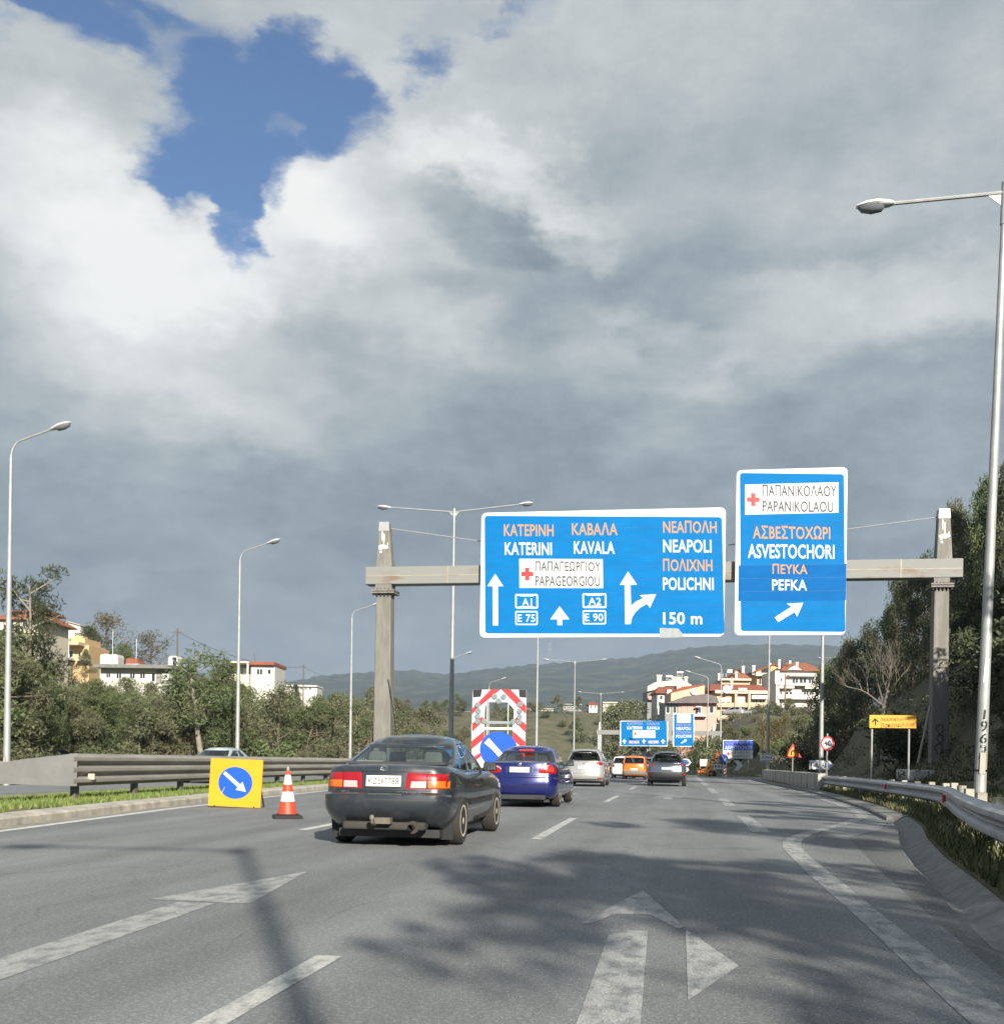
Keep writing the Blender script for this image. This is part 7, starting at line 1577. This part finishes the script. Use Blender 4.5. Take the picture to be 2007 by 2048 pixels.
    h.slab('wall', PLAST_G, 365, 388, 520, 480, 1.4, 10, down=True); h.poly('parapet', PLAST_C, [(360, 392), (362, 352), (420, 322), (560, 305), (640, 312), (696, 340), (696, 366), (600, 350), (500, 350), (440, 372)], .4, 6); h.chimney(440, 262, 474, 322, 2, PLAST_C); h.chimney(650, 275, 674, 345, 2, PLAST_C)
    h.boiler(540, 282, 3, 1.6); h.boiler(600, 292, 3.5, 2.4); h.boiler(632, 246, 5, 1.6); h.slab('terrace_room', PLAST_C, 560, 296, 640, 318, 2, 6); h.aerial(592, 205, 300); h.balcony(368, 425, 440, 455, 1.4, 1.2, PLAST_R); h.win(400, 400, 430, 425, d=1.4)
apartments()
def left_houses():
    k, o = 5.95, (0, 1180); GH = 'houses on the left hillside'
    h = House('house', 'house with a broad orange tiled roof at the far left edge', 'building', 112, k, o, 150, 480, GH)
    h.slab('wall', PLAST_C, -90, 330, 400, 480, 1, 9, down=True); r = h.hip(TILE_O, -120, 190, 430, 330, 0, 330, .8, 9.5); h.hip(TILE, -60, 140, 340, 195, 0, 300, 4, 9, .2, r); h.chimney(105, 86, 158, 150, 5, PLAST_G, r); h.slab('dormer', PLAST_W, 258, 180, 330, 255, 2.5, 5, r); h.aerial(342, 85, 190, 5)
    for w in ((40, 360, 110, 430), (220, 360, 290, 430)): h.win(*w, d=1)
    h = House('house', 'white gabled house on the hilltop behind the ochre house', 'building', 190, k, o, 790, 500, GH)
    h.poly('wall', PLAST_W, [(652, 520), (655, 400), (800, 384), (930, 415), (930, 520)], 1, 8); h.poly('roof', PLAST_C, [(645, 402), (800, 378), (940, 416), (940, 410), (800, 370), (645, 395)], .6, 8.3); h.win(690, 430, 720, 470, d=1); h.slab('base_wall', PLAST_W, 652, 518, 930, 560, 1, 8, down=True)
    h = House('house', 'ochre two-level house with a white balcony and posts', 'building', 150, k, o, 690, 830, GH)
    h.slab('wall', PLAST_O, 380, 635, 985, 830, 2.2, 10, down=True); h.slab('upper_wall', PLAST_O, 700, 545, 910, 640, 3, 9); h.slab('chimney', PLAST_O, 735, 508, 850, 546, 4, 6); h.poly('roof_gable', PLAST_G, [(690, 636), (700, 570), (745, 548), (745, 636)], 2.7, 2.99); h.slab('roof', PLAST_P, 500, 612, 940, 650, -.2, 10.2)
    b = h.slab('balcony', PLAST_W, 490, 802, 830, 826, -.2, 2.2); h.slab('balcony', PLAST_W, 860, 818, 1000, 834, .8, 2.2)
    for u in (494, 540, 668, 810): h.slab('post', WHITE, u, 650, u + (20 if u == 668 else 12), 804, -.15, .05)
    for w in ((560, 680, 610, 800), (690, 700, 740, 800), (750, 700, 800, 790), (860, 720, 890, 780), (905, 720, 935, 780)): h.win(*w, d=2.2)
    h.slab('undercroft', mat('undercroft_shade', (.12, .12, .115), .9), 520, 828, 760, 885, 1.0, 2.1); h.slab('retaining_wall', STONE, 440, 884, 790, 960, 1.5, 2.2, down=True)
    k, o = 2.93, (0, 1150)
    h = House('long_building', 'long low white building with a flat concrete roof among the trees', 'building', 138, k, o, 785, 632, GH)
    h.slab('wall', PLAST_W, 565, 545, 1005, 632, 1.4, 9, down=True); h.slab('roof', CONC, 550, 524, 1015, 545, -.1, 10); h.slab('wall_panel', PLAST_G, 895, 556, 1002, 632, 1.3, 1.38)
    for w in ((600, 565, 625, 600), (660, 565, 690, 605), (740, 565, 770, 605), (800, 565, 830, 605), (868, 565, 890, 625)): h.win(*w, d=1.4)
    h.win(930, 572, 972, 612, d=1.28, frame=WHITE, pane=SHUT)
    h = House('rooftop_hut', 'small white rounded hut with a dark doorway on the flat roof', 'building', 139, k, o, 988, 526, GH); h.poly('wall', PLAST_W, [(955, 532), (958, 480), (968, 466), (1002, 466), (1014, 482), (1020, 532)], 2, 5); h.slab('door', PANE, 986, 475, 1006, 528, 1.9, 1.99)
    for lab, u0, v0, u1, v1, m in (('white broken parapet above the flat roof', 585, 462, 690, 485, PLAST_W), ('rusty red tarpaulin heap on the flat roof', 735, 486, 808, 518, TILE)): h = House('parapet' if m is PLAST_W else 'tarpaulin', lab, 'wall' if m is PLAST_W else 'tarpaulin', 146, k, o, (u0 + u1) / 2, v1); h.poly('wall' if m is PLAST_W else 'sheet', m, [(u0, v1), (u0 + 4, v0 + 6), (u0 + (u1 - u0) * .3, v0), (u0 + (u1 - u0) * .6, v0 + 5), (u1 - 5, v0 + 3), (u1, v1)], 0, 2.5); h.slab('footing', PLAST_W, u0, v1, u1, v1 + 6, .1, 2.4, down=True)
    h = House('house', 'small white house with a red-brown roof edge and a shaded porch', 'building', 165, k, o, 1530, 600, GH)
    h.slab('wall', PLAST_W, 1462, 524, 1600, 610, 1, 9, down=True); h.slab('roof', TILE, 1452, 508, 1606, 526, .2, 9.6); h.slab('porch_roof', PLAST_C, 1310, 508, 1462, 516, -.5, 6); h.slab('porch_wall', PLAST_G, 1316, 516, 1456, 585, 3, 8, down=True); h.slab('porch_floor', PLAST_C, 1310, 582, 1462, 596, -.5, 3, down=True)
    for u in (1320, 1450): h.slab('post', WHITE, u, 516, u + 8, 584, -.4, -.1)
    for u in (1345, 1400): h.slab('white_door', WHITE, u, 535, u + 26, 582, 2.8, 2.95)
    h.win(1496, 545, 1530, 585, d=1); h.win(1560, 548, 1580, 580, d=1)
    h = House('long_building', 'long thin white building farther along the left ridge', 'building', 260, k, o, 1740, 680, GH); h.slab('wall', PLAST_W, 1632, 652, 1852, 682, 1, 9, down=True); h.slab('roof', PLAST_W, 1628, 644, 1856, 653, .4, 9.4); [h.win(1650 + 26 * i, 656, 1664 + 26 * i, 672, d=1) for i in range(7)]
    h = House('shed', 'pale shed seen through the pines above the barrier', 'building', 78, k, o, 610, 890, GH); h.slab('wall', PLAST_C, 545, 790, 690, 890, 1, 6, down=True); h.slab('roof', PLAST_W, 538, 772, 696, 790, .4, 6.4); h.win(575, 810, 610, 860, d=1); h.win(640, 805, 670, 850, d=1)
left_houses()
def far_houses():
    GF = 'small houses far behind the motorway'; k, o = 1.0, (0, 0)
    def one(lab, u0, v0, u1, v1, Y, wall, roof):
        h = House('house', lab, 'building', Y, k, o, (u0 + u1) / 2, v1, GF); hh = v1 - v0; h.slab('wall', wall, u0, v0 + hh * .4, u1, v1, 1, 9, down=True)
        if roof is None: h.slab('roof', wall, u0 - 1, v0 + hh * .25, u1 + 1, v0 + hh * .4, .4, 9.4)
        else: h.hip(roof, u0, v0, u1, v0 + hh * .4, u0 + (u1 - u0) * .25, u1 - (u1 - u0) * .25, 1, 9)
        n = max(2, int((u1 - u0) / 7)); [h.win(u0 + (u1 - u0) * (i + .3) / n, v0 + hh * .52, u0 + (u1 - u0) * (i + .7) / n, v0 + hh * .82, d=1) for i in range(n)]
    one('small house with a red roof on the grassy rise right of the gantry column', 866, 1425, 891, 1440, 330, PLAST_W, TILE); one('big pale shed on the grassy rise left of the striped board', 913, 1420, 940, 1432, 340, PLAST_C, None); one('long white wall-like building behind the tall median lamp', 1054, 1415, 1106, 1423, 360, PLAST_W, None)
    one('grey and white building right of the tall median lamp', 1126, 1403, 1163, 1421, 340, PLAST_G, None); one('white house with a red roof right of the grey building', 1178, 1402, 1195, 1419, 330, PLAST_W, TILE); one('long pale house left of the olive tree', 1206, 1401, 1236, 1413, 350, PLAST_C, None); one('low red-roofed house left of the olive tree', 1236, 1406, 1254, 1418, 330, PLAST_W, TILE); one('tiny red-roofed house on the ridge behind the striped board', 894, 1418, 912, 1428, 350, PLAST_R, TILE)
far_houses()
# wooden poles and wires on the left hill
def utility():
    tops = []
    for lab, u, v0, v1, Y, arm in (('tall wooden pole on the left skyline with wires', 355, 1257, 1335, 150, 1), ('wooden pole at the end of the left ridge beside the long white building', 607, 1329, 1392, 230, 1), ('short dark pole behind the small white house', 509, 1305, 1326, 172, 0), ('thin white mast on the skyline above the flat roof', 226, 1258, 1300, 170, 0), ('thin white mast above the red tarpaulin', 273, 1278, 1312, 165, 0)):
        p = P(u, v0, Y); g = land_xy(p.x, p.y); t = thing('utility_pole' if arm else 'mast', lab, 'pole', (p.x, p.y, g)); mb = MB(); mb.tube([(0, 0, -.3), (0, 0, p.z - g)], [.16, .11] if arm else [.05, .04], 8); mb.build('pole', BARK if arm or 'dark' in lab else WHITE, t, smooth=50)
        if arm: mb = MB(); mb.box((0, 0, p.z - g - .5), (1.6, .1, .12)); mb.build('crossarm', BARK, t); mb = MB(); [mb.lathe([(.05, 0), (.06, .1), (.03, .16)], 8, Matrix.Translation((x, 0, p.z - g - .44))) for x in (-.7, .7)]; mb.build('insulator', PLAST_G, t); tops.append(p)
    a, b = tops; ends = [P(250, 1288, 190), a, b, P(700, 1345, 330)]
    for i, lab in enumerate(('sagging wire running left from the tall wooden pole', 'sagging wire between the two wooden poles', 'sagging wire running right from the far wooden pole')):
        p, q = ends[i], ends[i + 1]; mb = MB(); mb.tube([p.lerp(q, f / 10) - Vector((0, 0, .5 + 1.6 * (1 - (2 * f / 10 - 1) ** 2))) for f in range(11)], .03, 4); tag(mb.build('power_line', BLACK), lab, 'wire')
utility()
# cars parked under the houses
for i, (u, v, Y, kd, rot, lab) in enumerate(((1489, 1459, 205, 'silver', 1.2, 'silver car parked on the slope below the peach house'), (1612, 1452, 200, 'white', .4, 'white car parked below the white apartment block'), (1530, 1455, 206, 'silver', 1.4, 'silver car parked among bushes left of the white block'), (1582, 1450, 203, 'white', 1.3, 'pale car parked under the corner of the white block'))):
    x, z = ray(u, v); s, a = SA(x * Y, Y); hatch('parked_car', lab, s, a, kd, rot, z=land(s, a) + .02, group='cars parked under the houses')

# ------------------------------------------------------------------ far hills
def hills():
    RT = [(-300, 1300), (300, 1300), (560, 1292), (600, 1283), (650, 1278), (700, 1275), (740, 1273), (780, 1271), (830, 1278), (870, 1277), (920, 1269), (960, 1266), (1000, 1261), (1040, 1259), (1100, 1254), (1150, 1250), (1200, 1248), (1240, 1240), (1300, 1230), (1340, 1226), (1400, 1223), (1470, 1222), (1560, 1224), (1700, 1230), (2200, 1250)]
    def fr(x, y, o=5):
        t = 0; a = 1
        for i in range(o): t += a * noise2(x, y); x, y, a = x * 2.03 + 3.1, y * 1.97 + 1.7, a * .5
        return t
    us = [i * 6 for i in range(-50, 370)]; rows = 34; vs = []; fs = []
    for r_ in range(rows):
        f = r_ / (rows - 1)
        for u in us:
            Y = 900 + 2000 * f if f < 1 else 2900; x, z = ray(u * K, lerp_tab(RT, u) * K); zr2 = CAMH + ray(u * K, lerp_tab(RT, u) * K)[1] * 2900
            prof = f ** 1.15; zz = -12 + (zr2 + 12) * prof + fr(u * .012, f * 6) * 9 * math.sin(PI * min(1, f * 1.02)) + (fr(u * .13, f * 3, 3) * 2.6 if f > .85 else 0)
            vs.append((x * Y, Y, zz))
    n = len(us)
    for u in us: x, z = ray(u * K, 1510); vs.append((x * 3700, 3700, -40))
    for r_ in range(rows):
        for i in range(n - 1): q = r_ * n + i; fs.append((q, q + 1, q + n + 1, q + n))
    m = mat('hill_forest', (.020, .030, .020), .95, col2=(.075, .075, .048), vscale=.016, thresh=(.46, .60), bump=1.0, bscale=.05)
    mb = MB(); mb.add(vs, fs); o = mb.build('hills', m, smooth='all'); tag(o, kind='structure')
    t = thing('pylon', 'faint lattice pylon on the far hilltop', 'pylon', tuple(P(1099, 1320, 2880))); mb = MB(); top = 46
    for sx, sy in ((-1, -1), (1, -1), (1, 1), (-1, 1)): mb.tube([(sx * 4, sy * 4, -6), (sx * .8, sy * .8, top)], .5, 4)
    for z in (28, 36, 43): mb.box((0, 0, z), (14 - (z - 28) * .3, .8, .8))
    mb.build('frame', GALV_OLD, t)
hills()
def haze():
    mb = MB(); x, y0, y1, z0, z1 = 4200, -300, 4300, -75, 420; mb.box((0, (y0 + y1) / 2, (z0 + z1) / 2), (2 * x, y1 - y0, z1 - z0))
    m = bpy.data.materials.new('haze'); m.use_nodes = True; nt = m.node_tree; N = nt.nodes; N.remove(N['Principled BSDF']); v = N.new('ShaderNodeVolumePrincipled'); v.inputs['Color'].default_value = (.62, .79, 1.0, 1); v.inputs['Density'].default_value = HAZE; v.inputs['Anisotropy'].default_value = .2
    nt.links.new(v.outputs[0], N['Material Output'].inputs['Volume']); o = mb.build('haze', m); tag(o, kind='stuff'); o['label'] = 'thin bluish haze in the air'; o['category'] = 'haze'; o.display_type = 'WIRE'
HAZE = 0.00018
if HAZE: haze()
